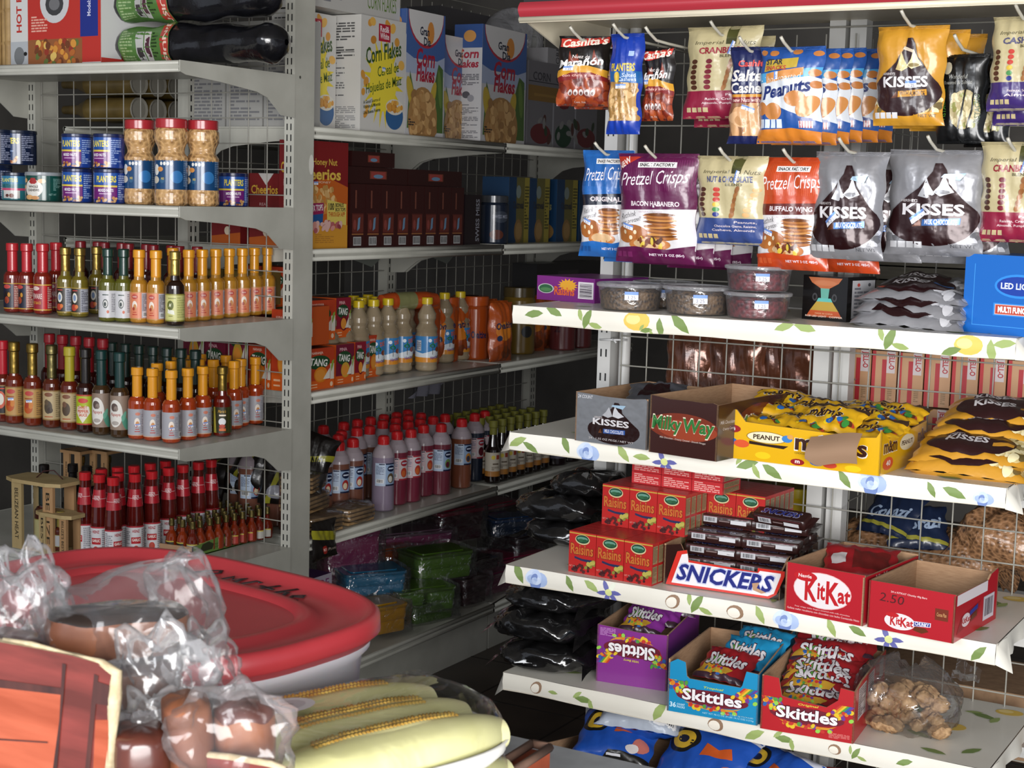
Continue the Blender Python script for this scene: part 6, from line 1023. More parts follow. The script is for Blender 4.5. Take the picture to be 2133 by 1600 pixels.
# shelf C: raisin packs
RA = [RR(0, 94, 100, 97, 'b5913c'), EL(50, 82, 27, 12, 'c0b68a'), EL(50, 83, 24, 10, '1a3c2c'), EL(50, 84, 20, 5, '5c8a78'), EL(46, 80, 12, 4, '2c5c3c'), EL(60, 80, 9, 4, '245034'), T('Raisins', 6, 44, 92, 72, '3c1414', .05), T('Raisins', 7, 45, 91, 71, 'b5682c', .02), PO([(22, 40), (50, 36), (86, 36), (84, 29), (48, 31), (22, 35)], '232a4c')]+blobs(16, 14, 4, 78, 20, 6, 4, ['3a1418', '4c1c1c'], 4)+blobs(10, 56, 16, 96, 34, 8, 5, ['8f8a3c', 'a8a04c', '7a7a34'], 2)+[T('NET WT', 4, 14, 26, 18, 'd88a80')]
RAS = [RR(8, 4, 92, 44, '8a7656'), RR(8, 50, 92, 92, '8f7a58')]+lines(12, 8, 88, 42, 12, '6a5a40', 3)+lines(12, 54, 88, 90, 10, '6a5a40', 4)
o = thing('raisin_box', 'x', 'box'); rw, rd_, rh = .0545, .0215, .0785; carton('carton', rw*.98, rd_*.97, rh, 'a8201e', RA, [], RAS, parent=o, fin='q'); PRZ = Proto(o)
A = onz(1183, 1190, zC); B = onz(1357, 1222, zC); rz = math.atan2(B.y-A.y, B.x-A.x); ux = Vector((cos(rz), sin(rz), 0)); uy = Vector((-sin(rz), cos(rz), 0)); A.z = zC
sc = (B-A).length/3/rw
rw *= sc; ROWN = ('front', 'second', 'third', 'fourth', 'fifth', 'sixth', 'seventh', 'eighth', 'ninth', 'tenth', 'eleventh')
for lev, (j0, j1) in enumerate(((0, 10), (4, 14))):
    for j in range(j0, j1):
        for i in range(3 if j < 8 else 5):
            if lev == 0 and j >= 7 and i < 5 and i not in (2, 3, 4): continue
            if lev == 0 and j > 4 and i < 2: continue
            dxo = .0 if lev == 0 else .018
            PRZ.put(A+ux*(rw*(i+.5)+dxo)+uy*(rd_*(j+.5))+Vector((0, 0, lev*rh*1.0+(.0005*lev))), rz, 'small red raisin box in the %s block, %s column, row %d from the front' % (('lower', 'upper')[lev], ORD[i] or 'first', j-j0+1), 'red raisin boxes stacked on the third flowered shelf', sc=(sc, 1, 1))
# boxes lying flat on top
RTP = [RR(0, 0, 100, 100, 'b53034')]+lines(8, 10, 92, 90, 5, 'd89a94', 2)
o = thing('raisin_box', 'x', 'box'); carton('carton', rw*.98*1.08, .075, .0225, 'b02a30', RTP, [], RAS, top=[RR(20, 5, 80, 95, '9c2026')], parent=o, fin='s'); PL = Proto(o)
for k in range(2):
    for i in range(3): PL.put(A+ux*(rw*1.08*(i+.5)+.055)+uy*(rd_*6+.04)+Vector((0, 0, 2*rh+.001+.0232*k)), rz, 'raisin box lying flat on the stack, %s layer, %s' % (('lower', 'upper')[k], nth(i, 3)), 'raisin boxes lying flat on the stack')
# chocolate bar box (slanted front with big lettering)
SN = [PO([(4, 4), (92, 4), (98, 20), (103, 78), (102, 100), (84, 100), (84, 88), (24, 88), (18, 106), (12, 98)], 'b82c24')]
A2, B2 = onz(1381, 1216, zC), onz(1628, 1252, zC); rz2 = math.atan2(B2.y-A2.y, B2.x-A2.x); w2 = (B2-A2).length; hS = hgt(A2, 1132); A2.z = B2.z = zC
o = thing('candy_box', 'dark brown chocolate bar box with big blue lettering on a slanted white sign', 'display box', ctr(A2, B2, .23), rz2); d2 = .23; DB = mat('2a1512', 's')
g = G(); SF = flat((-w2/2, -d2/2, 0), (1, 0, 0), (0, 0, 1), w2, hS)
g.prism([(0, 0), (98, 0), (98, 66), (84, 64), (84, 56), (22, 60), (20, 70), (14, 104), (0, 96)], SF, .003, DB, KRAFT); g.prism([(0, 0), (100, 0), (100, 96), (60, 100), (20, 90), (0, 60)], flat((w2/2-.004, -d2/2, 0), (0, 1, 0), (0, 0, 1), d2, hS), .003, DB, KRAFT); g.prism([(0, 0), (100, 0), (100, 100), (0, 96)], flat((-w2/2, d2/2, 0), (0, -1, 0), (0, 0, 1), d2, hS), .003, DB, KRAFT); g.prism([(0, 0), (100, 0), (100, 100), (0, 100)], flat((w2/2-.004, d2/2, 0), (-1, 0, 0), (0, 0, 1), w2-.004, hS), .003, DB, KRAFT); g.box(-w2/2+.003, -d2/2+.003, .001, w2/2-.006, d2/2-.003, .004, KRAFT); g.obj('board', o)
SG = lambda u, v, k: Vector((-w2/2+w2*u/100, -d2/2-.004-k, hS*v/100)); g = G()
sgn = [(3, 2), (90, 2), (96, 14), (102, 60), (102, 72), (80, 72), (80, 62), (22, 68), (20, 92), (12, 86)]
g.prism(sgn, SG, .002, mat('c23028', 's'), KRAFT)
g.art([PO([(8, 8), (89, 8), (94, 16), (99, 60), (99, 66), (82, 66), (80, 58), (22, 63), (21, 84), (16, 80)], 'd8d4d6')]+outl('SNICKERS', 12, 17, 94, 58, '1c2470', 'aab0cc', .08, .28, 0, .10)+[PO([(76, 34), (82, 38), (80, 24), (88, 16), (84, 12), (77, 18)], 'a88468')], SG, clip=False, asp=w2/hS, fin='q', h0=.0006); g.obj('sign_card', o)
SB = [RR(10, 26, 36, 84, 'b0b0b4')]+barcode(11, 28, 35, 82, 3, 'b8b8bc', '2c2c30')+[RR(62, 30, 92, 70, 'c4c4c8'), RR(40, 44, 60, 56, '7a6a68'), RR(4, 88, 96, 92, '7a3a44')]
SBT = outl('SNICKERS', 10, 24, 90, 80, '2a3278', 'b8b4c0', .05, .28)
o3 = thing('chocolate_bar', 'x', 'chocolate bar'); g = G(); g.rbox(-.055, -.017, 0, .055, .017, .02, .006, mat('2c1614', 'g')); g.add([(-.055, -.015, .008), (-.068, -.017, .009), (-.068, .017, .011), (-.055, .015, .012)], [(0, 1, 2, 3)], mat('2c1614', 'g')); g.add([(.055, -.015, .008), (.055, .015, .012), (.068, .017, .011), (.068, -.017, .009)], [(0, 1, 2, 3)], mat('2c1614', 'g'))
g.art(SB, flat((-.052, -.0172, .001), (1, 0, 0), (0, 0, 1), .104, .018), fin='s', asp=5); g.art(SBT, flat((-.05, -.013, .02), (1, 0, 0), (0, 1, 0), .10, .026), fin='s', asp=4); g.obj('wrapper', o3); PSN = Proto(o3)
rnd = random.Random(9)
for k in range(5):
    for i in range(2):
        for j in range(3):
            if k > 3 and j == 0: continue
            q = Matrix.Rotation(rz2, 3, 'Z') @ Vector((-w2*.19+w2*.46*i+rnd.uniform(-.004, .004), -d2/2+.045+.045*j+.012*k, 0)); c = ctr(A2, B2, d2)
            PSN.put((c.x+q.x, c.y+q.y, zC+.006+.0215*k+rnd.uniform(0, .001)), rz2+radians(rnd.uniform(-5, 5)), 'dark wrapped chocolate bar in the slanted box, %s stack, layer %d, %s' % (('left', 'right')[i], k+1, ('front', 'middle', 'back')[j]), 'chocolate bars in the slanted box')
PSN.put(tuple(Vector(ctr(A2, B2, d2))+Vector((.075, .0, .117))), rz2-radians(14), 'chocolate bar lying askew on top of the right stack, blue lettering upwards', 'chocolate bars in the slanted box', rot=(radians(24), 0, rz2-radians(14)))
# wafer bar boxes
KK = [EL(48, 54, 37, 36, 'd4a8a8'), EL(48, 54, 36, 34.5, 'd8d0d2'), EL(26, 78, 15, 10, 'b01c24'), T('Nestle', 17, 75, 34, 82, 'e0d0d0', .02)]+[T('K', 26, 30, 42, 76, 'b01c24', .05), T('it', 42, 36, 52, 70, 'b01c24', .05), T('K', 53, 30, 70, 76, 'b01c24', .05), T('at', 68, 36, 84, 64, 'b01c24', .05)]+[T('Four crispy wafer fingers covered with milk chocolate', 14, 13, 84, 16.5, 'd8b0b0', .01), T('Galleta wafer recubierta con chocolate con leche Contenido Neto', 4, 7, 96, 11, 'd8b0b0', .01)]
o, w, h, d = put_tray('candy_box', 'open red wafer bar box with large white oval logo', 'display box', (1633, 1272), (1796, 1305), zC, 1170, .22, 'a51a26', KK, [T('KitKat', 20, 70, 50, 92, 'd8b0b0', .03)], rp=[(100, 97), (0, 96)], fin='q')
cc = o.location; lying('candy_packet', 'red wafer bar packet left inside the box with the white oval', Vector((cc.x+.01, cc.y+.0, zC+.05)), .13, .09, .02, '8c1a20', [RR(10, 30, 30, 60, 'b8b0b0'), PO([(40, 20), (90, 20), (90, 70), (40, 70)], '5c1a18')], 90, math.degrees(rz2)+10, 25, 'g', None, 'candy packet')
KC = [T('24 x KITKAT Chunky 40g Bars', 26, 80, 68, 85, 'd8b8b8', .02, 0, -1), T('2.50', 13, 60, 42, 78, '4a1c20', .0, .1, -2), EL(38, 24, 18, 17, 'd8d0d2'), EL(29, 36, 8, 5, 'b01c24'), T('K', 27, 14, 34, 34, 'b01c24', .05), T('it', 34, 17, 39, 32, 'b01c24', .05), T('K', 39, 14, 47, 34, 'b01c24', .05), T('at', 46, 17, 54, 30, 'b01c24', .05), PO([(54, 20), (74, 24), (74, 33), (54, 31)], 'c8c8d8'), PO([(55, 21), (73, 25), (73, 32), (55, 30)], '2c3484'), T('CHUNKY', 56, 23, 72, 31, 'e0e0ea', .04), PO([(54, 12), (64, 8), (72, 14), (68, 20), (56, 20)], '5c2c14'), RR(78, 42, 93, 66, '6a2c1c'), T('Cocoa Plan', 80, 50, 91, 58, 'b88a5c', .02)]
KCS = [RR(4, 74, 74, 96, 'd4ccd0'), RR(66, 12, 92, 64, 'b0a8b0')]+barcode(67, 13, 91, 63, 3, 'c4bcc4', '2c2430')+[PO([(6, 14), (52, 30), (60, 62), (16, 48)], '8c141e'), EL(26, 36, 10, 14, 'd0c0c4'), T('KitKat', 16, 30, 36, 42, 'a01a24', .03), PO([(34, 40), (52, 48), (52, 58), (34, 50)], '2c3484'), PO([(36, 28), (50, 34), (50, 46), (38, 40)], '5c2c14')]
o, w, h, d = put_tray('candy_box', 'open empty red wafer bar box with 2.50 handwritten on it', 'display box', (1806, 1306), (1985, 1341), zC, 1208, .2, 'a51a26', KC, KCS, rp=[(100, 100), (98, 112), (82, 106), (76, 96), (0, 97)], fin='q')
# black film wrapped goods at the left of shelves C and D
BF = noisemat('smoky_film', '0c0c0d', '1a1919', 22, .13, 1.0, coat=.8, coatr=.05)
def softpack(name, label, P, w, d, h, rz, m, seed, group, cat='bag', extra=None, n=(26, 16)):
    """soft wrapped pack: squashed, wrinkled and tucked at its ends"""
    rnd = random.Random(seed); ph = [rnd.uniform(0, 6) for _ in range(8)]; o = thing(name, label, cat, P, rz, group)
    def F(u, v):
        a = 2*pi*u; x = cos(a); y = sin(a); b = sin(pi*v)**.42 if 0 < v < 1 else 0; ex = (abs(x)**.6)*(1 if x > 0 else -1); ey = (abs(y)**.6)*(1 if y > 0 else -1)
        k = 1+.05*sin(3*a+ph[0]+v*7)+.035*sin(8*a+ph[1]+v*15)+.02*sin(17*a+ph[2]-v*23)
        return Vector((w/2*ex*b*k, d/2*ey*b*k, h*(.5-.5*cos(pi*v))*(1-.06*sin(5*x*2+ph[3]))+.05*h*sin(9*a+ph[4])*b*v))
    g = G(); g.grid(lambda u, v: F(u, v), n[0]*2, n[1], m, True); g.obj('film', o)
    for sx in (-1, 1):
        e = G(); e.grid(lambda u, v: Vector((sx*(w*.5*(.93+.18*v+.03*sin(u*9+ph[5]))), d*(u-.5)*(.7+.4*v), h*(.45+.10*sin(u*12+ph[6])*v-.25*v))), 10, 3, m); e.obj('film_seal', o)
    return o
for i, (z, w, d, h, x, rz) in enumerate(((.0, .185, .22, .052, 1160, 6), (.050, .19, .22, .058, 1150, 2), (.105, .17, .2, .05, 1165, -3), (.152, .15, .2, .045, 1195, 4))):
    P = ony(x, 1350, 2.63+.015*i); softpack('wrapped_pack', 'black film wrapped pack at the left of the lowest flowered shelf, %s of the pile' % ('bottom', 'second', 'third', 'top')[i], Vector((P.x, P.y, zD+z)), w, d, h, radians(rz), BF, 20+i, 'black wrapped packs on the lowest shelf')
for i, (z, w, d, h, x, yy) in enumerate(((.0, .17, .16, .05, 1190, 2.76), (.048, .18, .17, .055, 1180, 2.76), (.10, .13, .15, .045, 1225, 2.78))):
    P = ony(x, 1100, yy); softpack('wrapped_pack', 'black film wrapped pack at the left back of the third flowered shelf, %s of three' % ('bottom', 'middle', 'top')[i], Vector((P.x, yy, zC+z)), w, d, h, 0, BF, 30+i, 'black wrapped packs beside the raisin boxes')
# shelf D: fruit candy boxes
RB = ['b5332c', 'cc7a24', 'd2b22c', '4f8f3a', '2c5a9c', '6a3486']
def rain(x0, y0, x1, y1, wd, flip=1):
    o = []
    for i, c in enumerate(RB): o.append(PO([(x0+wd*i/6, y0), (x0+wd*(i+1)/6, y0), (x1+wd*(i+1)/6*flip, y1), (x1+wd*i/6*flip, y1)], c))
    return o
dots = lambda n, x0, y0, x1, y1, s: blobs(n, x0, y0, x1, y1, 2.6, 4.2, ['b5332c', 'cc7a24', 'd2b22c', '4f8f3a', '2c5a9c', '6a3486', '8ac04a'], s)
def skit(fl, fc, up=True):
    L = rain(0, 62, 12, 30, 20)+rain(66, 34, 84, 66, 16)+[EL(50, 36, 40, 15, '6a1c2c')]+[PO([(20, 24), (30, 17), (50, 14), (74, 18), (82, 26), (74, 22), (50, 19), (30, 22)], 'c88a2c')]+dots(26, 4, 40, 24, 60, 3)+dots(18, 72, 40, 98, 58, 4)+dots(20, 26, 12, 78, 22, 5)+outl('Skittles', 17, 28, 83, 50, 'e2dee0', '4a1020', .07, 0, 0, .12)+[T(fl, 40, 53, 62, 58, fc, .02, .2)]
    return L
def inv(L):                                       # the same print upside down
    o = []
    for it in L:
        if it[0] == 'R': o.append(RR(100-it[3], 100-it[4], 100-it[1], 100-it[2], it[5]))
        elif it[0] == 'E': o.append(EL(100-it[1], 100-it[2], it[3], it[4], it[5], it[6]))
        elif it[0] == 'P': o.append(PO([(100-a, 100-b) for a, b in it[1]], it[2]))
        else: o.append(('T', it[1], 100-it[4], 100-it[5], 100-it[2], 100-it[3], it[6], it[7], it[8], it[9]+180))
    return o
PU = inv([(('T',)+it[1:3]+(it[3]+14,)+it[4:5]+(it[5]+14,)+it[6:]) if it[0] == 'T' else it for it in []])
def shift(L, dy): 
    o = []
    for it in L:
        if it[0] == 'R': o.append(RR(it[1], it[2]+dy, it[3], it[4]+dy, it[5]))
        elif it[0] == 'E': o.append(EL(it[1], it[2]+dy, it[3], it[4], it[5], it[6]))
        elif it[0] == 'P': o.append(PO([(a, b+dy) for a, b in it[1]], it[2]))
        else: o.append(('T', it[1], it[2], it[3]+dy, it[4], it[5]+dy, it[6], it[7], it[8], it[9]))
    return o
o, w, h, d = put_tray('candy_box', 'open purple fruit candy box with upside down lettering', 'display box', (1241, 1418), (1388, 1441), zD, 1300, .2, '7a2c80', inv(skit('Wild Berry', 'c8b83c'))+lines(4, 82, 26, 96, 6, 'b07ab4', 3), fp=[(100, 97), (60, 95), (0, 100)], rp=[(100, 108), (0, 98)], fin='q')
boxP = [(o, w, h, d, '7a2c84', 'purple')]
o, w, h, d = put_tray('candy_box', 'open turquoise fruit candy box with cut out front', 'display box', (1389, 1480), (1577, 1512), zD, 1372, .24, '1782b0', skit('Tropical', 'b8c83c')+[T('36', 3, 9, 10, 19, 'c0dce8', .03), T('COUNT', 11, 14, 20, 18, 'c0dce8', .02), T('PACKS', 11, 9, 20, 13, 'c0dce8', .02), T('NET WT 78.12 OZ (4 LBS 14.12 OZ) 2.21kg', 40, 5, 96, 9, '9ac8dc', .01), T('36 - 2.17 OZ (61.5g) PACKAGES', 60, 11, 96, 14, '9ac8dc', .01)], fp=[(100, 96), (86, 98), (82, 70), (80, 66), (24, 68), (21, 72), (19, 98), (10, 102), (0, 92)], rp=[(100, 120), (20, 100), (0, 96)], fin='q')
boxP.append((o, w, h, d, '1782b0', 'turquoise'))
o, w, h, d = put_tray('candy_box', 'open red fruit candy box full of packets at the right', 'display box', (1583, 1517), (1777, 1550), zD, 1405, .25, 'a81c24', skit('Original', 'c8b83c')+lines(74, 4, 96, 14, 5, 'c8706c', 3), [RR(10, 34, 34, 92, 'b0a8a8'), RR(40, 46, 60, 96, 'b0a8a8'), RR(78, 60, 92, 98, 'a8a0a0')]+lines(12, 38, 32, 90, 12, '6a5c60', 3)+lines(42, 48, 58, 94, 10, '6a5c60', 4), fp=[(100, 94), (84, 97), (82, 74), (70, 58), (30, 64), (22, 66), (18, 98), (4, 100), (0, 98)], rp=[(100, 104), (20, 100), (0, 94)], fin='q')
boxP.append((o, w, h, d, '8e1a20', 'red'))
def skpk(col): return [EL(30, 40, 20, 26, '4f8f3a'), PO([(0, 10), (60, 0), (70, 30), (10, 40)], 'b58a2c'), RR(0, 0, 100, 12, '3a2430')]+outl('Skittles', 12, 36, 88, 74, 'c9c5c8', '3a1020', .06, 0, 0, .1)+dots(14, 8, 10, 60, 34, 6)
rnd = random.Random(12)
for (bo, bw, bh, bd, c, nm) in boxP:
    n = 3 if nm != 'red' else 9
    for i in range(n):
        R3 = Matrix.Rotation(bo.rotation_euler.z, 3, 'Z')
        if nm == 'red': q = R3 @ Vector((rnd.uniform(-.008, .008), -bd*.36+bd*.075*i, 0)); z = zD+bh*.30+.0085*i; tl, rr_, ww, col = 28, rnd.uniform(-4, 4), bw*.82, '8e1a20'
        else: q = R3 @ Vector((-.005+.022*i if nm == 'turquoise' else .0+.02*i, -bd*.30+.04*i, 0)); z = zD+bh*(.52 if nm == 'turquoise' else .80)+.012*i; tl, rr_, ww, col = 32, rnd.uniform(-12, 12)+(180 if 0 else 0), bw*.62, (c if nm == 'purple' else ('8e1a20', '1a80ac', '1a80ac')[i])
        lying('candy_packet', '%s fruit candy packet inside the %s box, %s' % ({'7a2c84': 'purple', '8e1a20': 'red', '1a80ac': 'turquoise'}[col], nm, nth(i, n, 'the front', 'the back')), Vector((bo.location.x+q.x, bo.location.y+q.y, z)), ww, .085, .022, col, skpk(col), 100+i, math.degrees(bo.rotation_euler.z)+rr_, tl, 'g', 'fruit candy packets in the %s box' % nm, 'candy packet')
# clear bag of granola lumps
GRN_ = noisemat('granola', '7a5a3c', 'b5946c', 60, .7, .8, lo=.3, hi=.7)
P = ony(1885, 1530, 2.62); GB = thing('granola_bag', 'clear plastic bag of tan granola clusters beside the red candy box', 'bag', (P.x, 2.62, zD)); rnd = random.Random(4)
for i in range(46):
    z = rnd.choice([.016, .016, .035, .052, .07]); r = rnd.uniform(.012, .019); a = rnd.uniform(0, 6.3); q = (.084-z*.5)*sqrt(rnd.random()); c = (q*cos(a), q*sin(a)*.6, z); g = G(); ph = rnd.uniform(0, 6)
    g.grid(lambda u, v: Vector((c[0]+r*(1+.16*sin(5*u*2*pi+v*8+ph)+.12*sin(13*u*2*pi+v*21+ph))*cos(2*pi*u)*sin(pi*v), c[1]+r*(1+.16*sin(5*u*2*pi+v*8+ph)+.12*sin(13*u*2*pi+v*21+ph))*sin(2*pi*u)*sin(pi*v), c[2]+r*.8*cos(pi*v)*(1+.15*sin(u*19+ph)))), 20, 12, GRN_); g.obj('granola_cluster', GB)
CLR = clearmat('clear_bag', 'ffffff', .10, .06, .9, 16, .10)
g = G(); g.grid(lambda u, v: Vector(((.10-.015*v+.006*sin(u*50+v*9))*cos(2*pi*u)*(sin(pi*min(.97, v*.9+.08)))**.5, (.065+.006*sin(u*33))*sin(2*pi*u)*(sin(pi*min(.97, v*.9+.08)))**.5, .125*v+.012*v*cos(4*pi*u)+.004*sin(u*60+v*20))), 44, 16, CLR)
for sx, rz in ((-1, 0), (1, 0)): g.grid(lambda u, v: Vector((sx*(.085+.04*v), -.05+.04*u+.01*sin(v*9), .012+.02*u*(1-v)+(.11 if sx > 0 else 0)*(1 if sx > 0 else 0)+.01*sin(u*8))), 6, 5, CLR)
g.obj('film', GB)
# ---- under the lowest shelf: carton of blue bags
zE = .235
CBX = thing('cardboard_box', 'brown cardboard box holding blue snack bags under the lowest flowered shelf', 'box', (-1.07, 2.60, .02), radians(4)); tray('board', .60, .36, .33, '8b6b50', lp=[(100, 106), (60, 110), (0, 96)], bp=[(100, 100), (0, 100)], fin='t', parent=CBX)
SNB = [EL(24, 62, 20, 20, '15130f'), EL(24, 62, 15, 14, 'c9a32c'), EL(24, 62, 7, 6, '1a1a2c'), PO([(50, 44), (84, 52), (80, 66), (66, 60), (52, 64)], 'b8501c'), EL(86, 30, 10, 12, 'b5685c'), EL(78, 22, 8, 8, 'd0c8c4'), PO([(40, 0), (100, 0), (100, 14), (50, 12)], '16140f'), RR(48, 5.5, 66, 8, 'c8c8cc'), PO([(0, 92), (100, 88), (100, 100), (0, 100)], 'b8bcc8')]
for i, (x, Y, z, rz, tl, w, h) in enumerate(((-1.245, 2.56, .36, 8, 58, .16, .13), (-1.07, 2.55, .345, -10, 50, .19, .14), (-1.27, 2.46, .275, -6, 55, .17, .13), (-1.11, 2.45, .27, 4, 52, .18, .13), (-.95, 2.55, .345, -28, 50, .16, .13), (-.96, 2.46, .275, 8, 55, .16, .13), (-1.21, 2.60, .425, 4, 76, .17, .13))):
    o = thing('snack_bag', 'blue snack bag with yellow and black emblem under the lowest shelf, %s' % ('upper left', 'upper middle', 'lower left', 'lower middle', 'upper right', 'lower right', 'topmost with white underside')[i], 'snack bag', (x, Y, z), 0, 'blue snack bags in the cardboard box', (radians(-tl), 0, radians(rz))); g, F = pouch(w, h, .06, '1c4aa0', SNB if i < 6 else [RR(0, 0, 100, 40, 'a8b0bc'), EL(60, 20, 6, 10, 'b59a3c')]+barcode(66, 6, 96, 34, 3), 200+i, 'g'); g.obj('film', o)
for i, (x, Y, z, rz) in enumerate(((-.84, 2.54, .33, 20), (-.76, 2.52, .30, -25), (-.68, 2.50, .27, 10), (-.85, 2.45, .27, -10))):
    o = thing('snack_bag', 'red and orange snack bag under the lowest shelf, %s' % ('upper left', 'middle', 'right', 'lower left')[i], 'snack bag', (x, Y, z), 0, 'red snack bags under the lowest shelf', (radians(-50), 0, radians(rz))); g, F = pouch(.13, .13, .05, '8c2418', [PO([(10, 10), (60, 0), (80, 40), (30, 60)], 'c8642c'), EL(40, 60, 20, 14, '5c1c14'), PO([(60, 60), (90, 50), (94, 90), (70, 90)], 'b8502c'), EL(30, 84, 16, 8, '15130f'), EL(66, 30, 14, 8, '2c4a9c')], 220+i, 'g'); g.obj('film', o)
G_ = thing('cardboard_box', 'brown cardboard box behind the blue bags supporting the red snack bags', 'box', (-.68, 2.62, .02), radians(4)); tray('board', .16, .28, .26, '8b6b50', fin='t', parent=G_)
# ---- goods on the far side, seen through the wire grid
JL = [RR(0, 0, 14, 100, 'b5262c'), RR(40, 0, 58, 84, 'a8202a'), RR(58, 58, 92, 100, 'c6bcbc'), T('JELL-O', 34, 74, 116, 90, 'a8202a', .05, 0, -90), RR(66, 4, 84, 30, 'b5906c')]+lines(66, 6, 84, 28, 6, '8a6a48', 3)
JLa = [it if it[0] != 'T' else T('JELL-O', 42, 74, 108, 88, 'a8202a', .05, 0, -90) for it in JL]
o = thing('gelatin_box', 'x', 'box'); carton('carton', .048, .08, .10, 'b98e68', JLa, parent=o, fin='q'); PJE = Proto(o)
zj = ony(1900, 842, 2.95).z
for k in range(2):
    for i in range(8): PJE.put((-.925+.0515*i, 2.99, zj-.002-.104*(1-k)+(.0)), radians(4), 'small tan and red gelatin box behind the grid, %s row, %s' % (('lower', 'upper')[k], nth(i, 8)), 'gelatin boxes behind the grid')
for (x0, x1, z0) in ((-1.0, XRR, zj-.106),): G().box(x0, 2.905, z0-.02, x1, 3.24, z0-.002, METALW).obj('shelf', Rt)
COP = noisemat('copper_film', '4a2a1c', '7c4a34', 20, .18, .8, metal=.35, coat=.6)
for i, (x, y) in enumerate(((1440, 835), (1495, 842), (1545, 848), (1605, 850), (1655, 855))):
    P = ony(x, y, 3.0); o = thing('coffee_pouch', 'copper coloured pouch standing behind the grid, %s' % nth(i, 5), 'pouch', (P.x, 3.0+.015*(i % 2), P.z-.03), radians(10-8*i), 'copper pouches behind the grid'); g, F = pouch(.115, .19, .06, COP, [EL(50, 20, 18, 6, '6a4a3c')], 240+i); g.obj('film', o)
P = ony(1590, 1128, 2.96); jarlike('tea_tub', 'light blue and yellow tea tub behind the grid', 'tub', .052, .13, '4a94b8', 'b5a02c', [RR(62, 0, 100, 100, 'b5a02c'), EL(30, 60, 30, 30, '8ab8cc'), RR(60, 44, 78, 58, 'a83028'), T('Lipton', 61, 47, 77, 55, 'e0d8d0', .02)], Vector((P.x-.012, 2.97, P.z-.01)), rz=radians(30))
P = ony(1660, 1135, 2.96); jarlike('tea_tub', 'yellow tea tub behind the grid next to the white post', 'tub', .052, .13, 'b59c1c', 'a8941c', [RR(20, 23.2, 70, 25.2, '6a5a14'), RR(20, 31.2, 50, 33.2, '6a5a14')], Vector((P.x-.01, 2.97, P.z-.01)), rz=radians(30))
zt = ony(1620, 1135, 2.96).z-.012; G().box(-1.40, 2.905, zt-.016, -.99, 3.2, zt-.001, METALW).obj('shelf', Rt)
zc_ = ony(1500, 850, 3.0).z-.05; G().box(-1.40, 2.905, zc_-.016, -.99, 3.2, zc_-.001, METALW).obj('shelf', Rt)
BEAN = noisemat('brown_beans', '3f2818', '9a7250', 110, .35, .8, 'voronoi', coat=.5, lo=.05, hi=.6)
for i, (x, y, w, d) in enumerate(((1960, 1170, .26, .2), (2110, 1160, .22, .2), (1850, 1150, .2, .18))):
    P = ony(x, y, 3.02); softpack('bean_bag', 'clear bag of shiny brown beans behind the grid, %s' % nth(i, 3), 'bag' and Vector((P.x, 3.04, P.z-.05+.03*(i == 1))), w, d, .11, 0, BEAN, 40+i, 'bean bags behind the grid')
for i, (x, y, r) in enumerate(((1830, 1110, -20), (1915, 1140, 25))):
    P = ony(x, y, 2.93); o = thing('snack_bag', 'navy snack bag with pale lettering on the bean bags, %s one' % ('left', 'right')[i], 'snack bag', P, 0, 'navy bags behind the grid', (radians(-50), 0, radians(r))); g, F = pouch(.12, .10, .03, '16223c', [T('Corazi', 14, 34, 90, 62, '8fa0b8', .03, .2, 8), PO([(0, 16), (100, 6), (100, 14), (0, 24)], '8f8a34')], 250+i); g.obj('film', o)
P = ony(1975, 1475, 3.0); o = thing('cardboard_box', 'brown noodle carton with faded red lettering behind the grid', 'box', (P.x+.05, 3.05, P.z-.06), 0); carton('carton', .40, .22, .13, KRAFTD, [T('Maruchan', 46, 46, 86, 66, '9a4a3c', .03), EL(40, 56, 5, 10, '9a4a3c'), T('OZ.', 2, 62, 10, 76, '9a5a44', .02)], parent=o)
o = thing('plank_stack', 'pale weathered planks seen through the grid above the lying silver bags', 'planks', (-.78, 3.1, 1.222)); g = G()
for i in range(4): g.box(-.24, -.05, .002+.028*i, .26, .05, .027+.028*i, noisemat('grey_plank', '6f6b60', '858174', 12, .8, .1, stretch=(1, 8, 8)))
g.obj('boards', o)
o = thing('dark_carton', 'long black carton lying on top of the red edged canopy', 'box', (-.95, 2.70, 1.776)); carton('carton', 1.0, .36, .10, '1a191b', [RR(4, 8, 30, 12, '3a3838')], parent=o)
# ================================================================== foreground counter
GREYTOP = noisemat('grey_counter', '8f9498', '9da2a6', 30, .5)
CT = thing('counter', 'grey topped counter in the foreground carrying the red lidded tub and corn trays', 'counter'); G().box(-2.3, .35, .845, -.60, 1.345, .87, GREYTOP).obj('counter_top', CT); G().box(-2.28, .37, 0, -.62, 1.32, .845, noisemat('dark_panel', '2a2522', '332d29', 8, .6)).obj('base', CT)
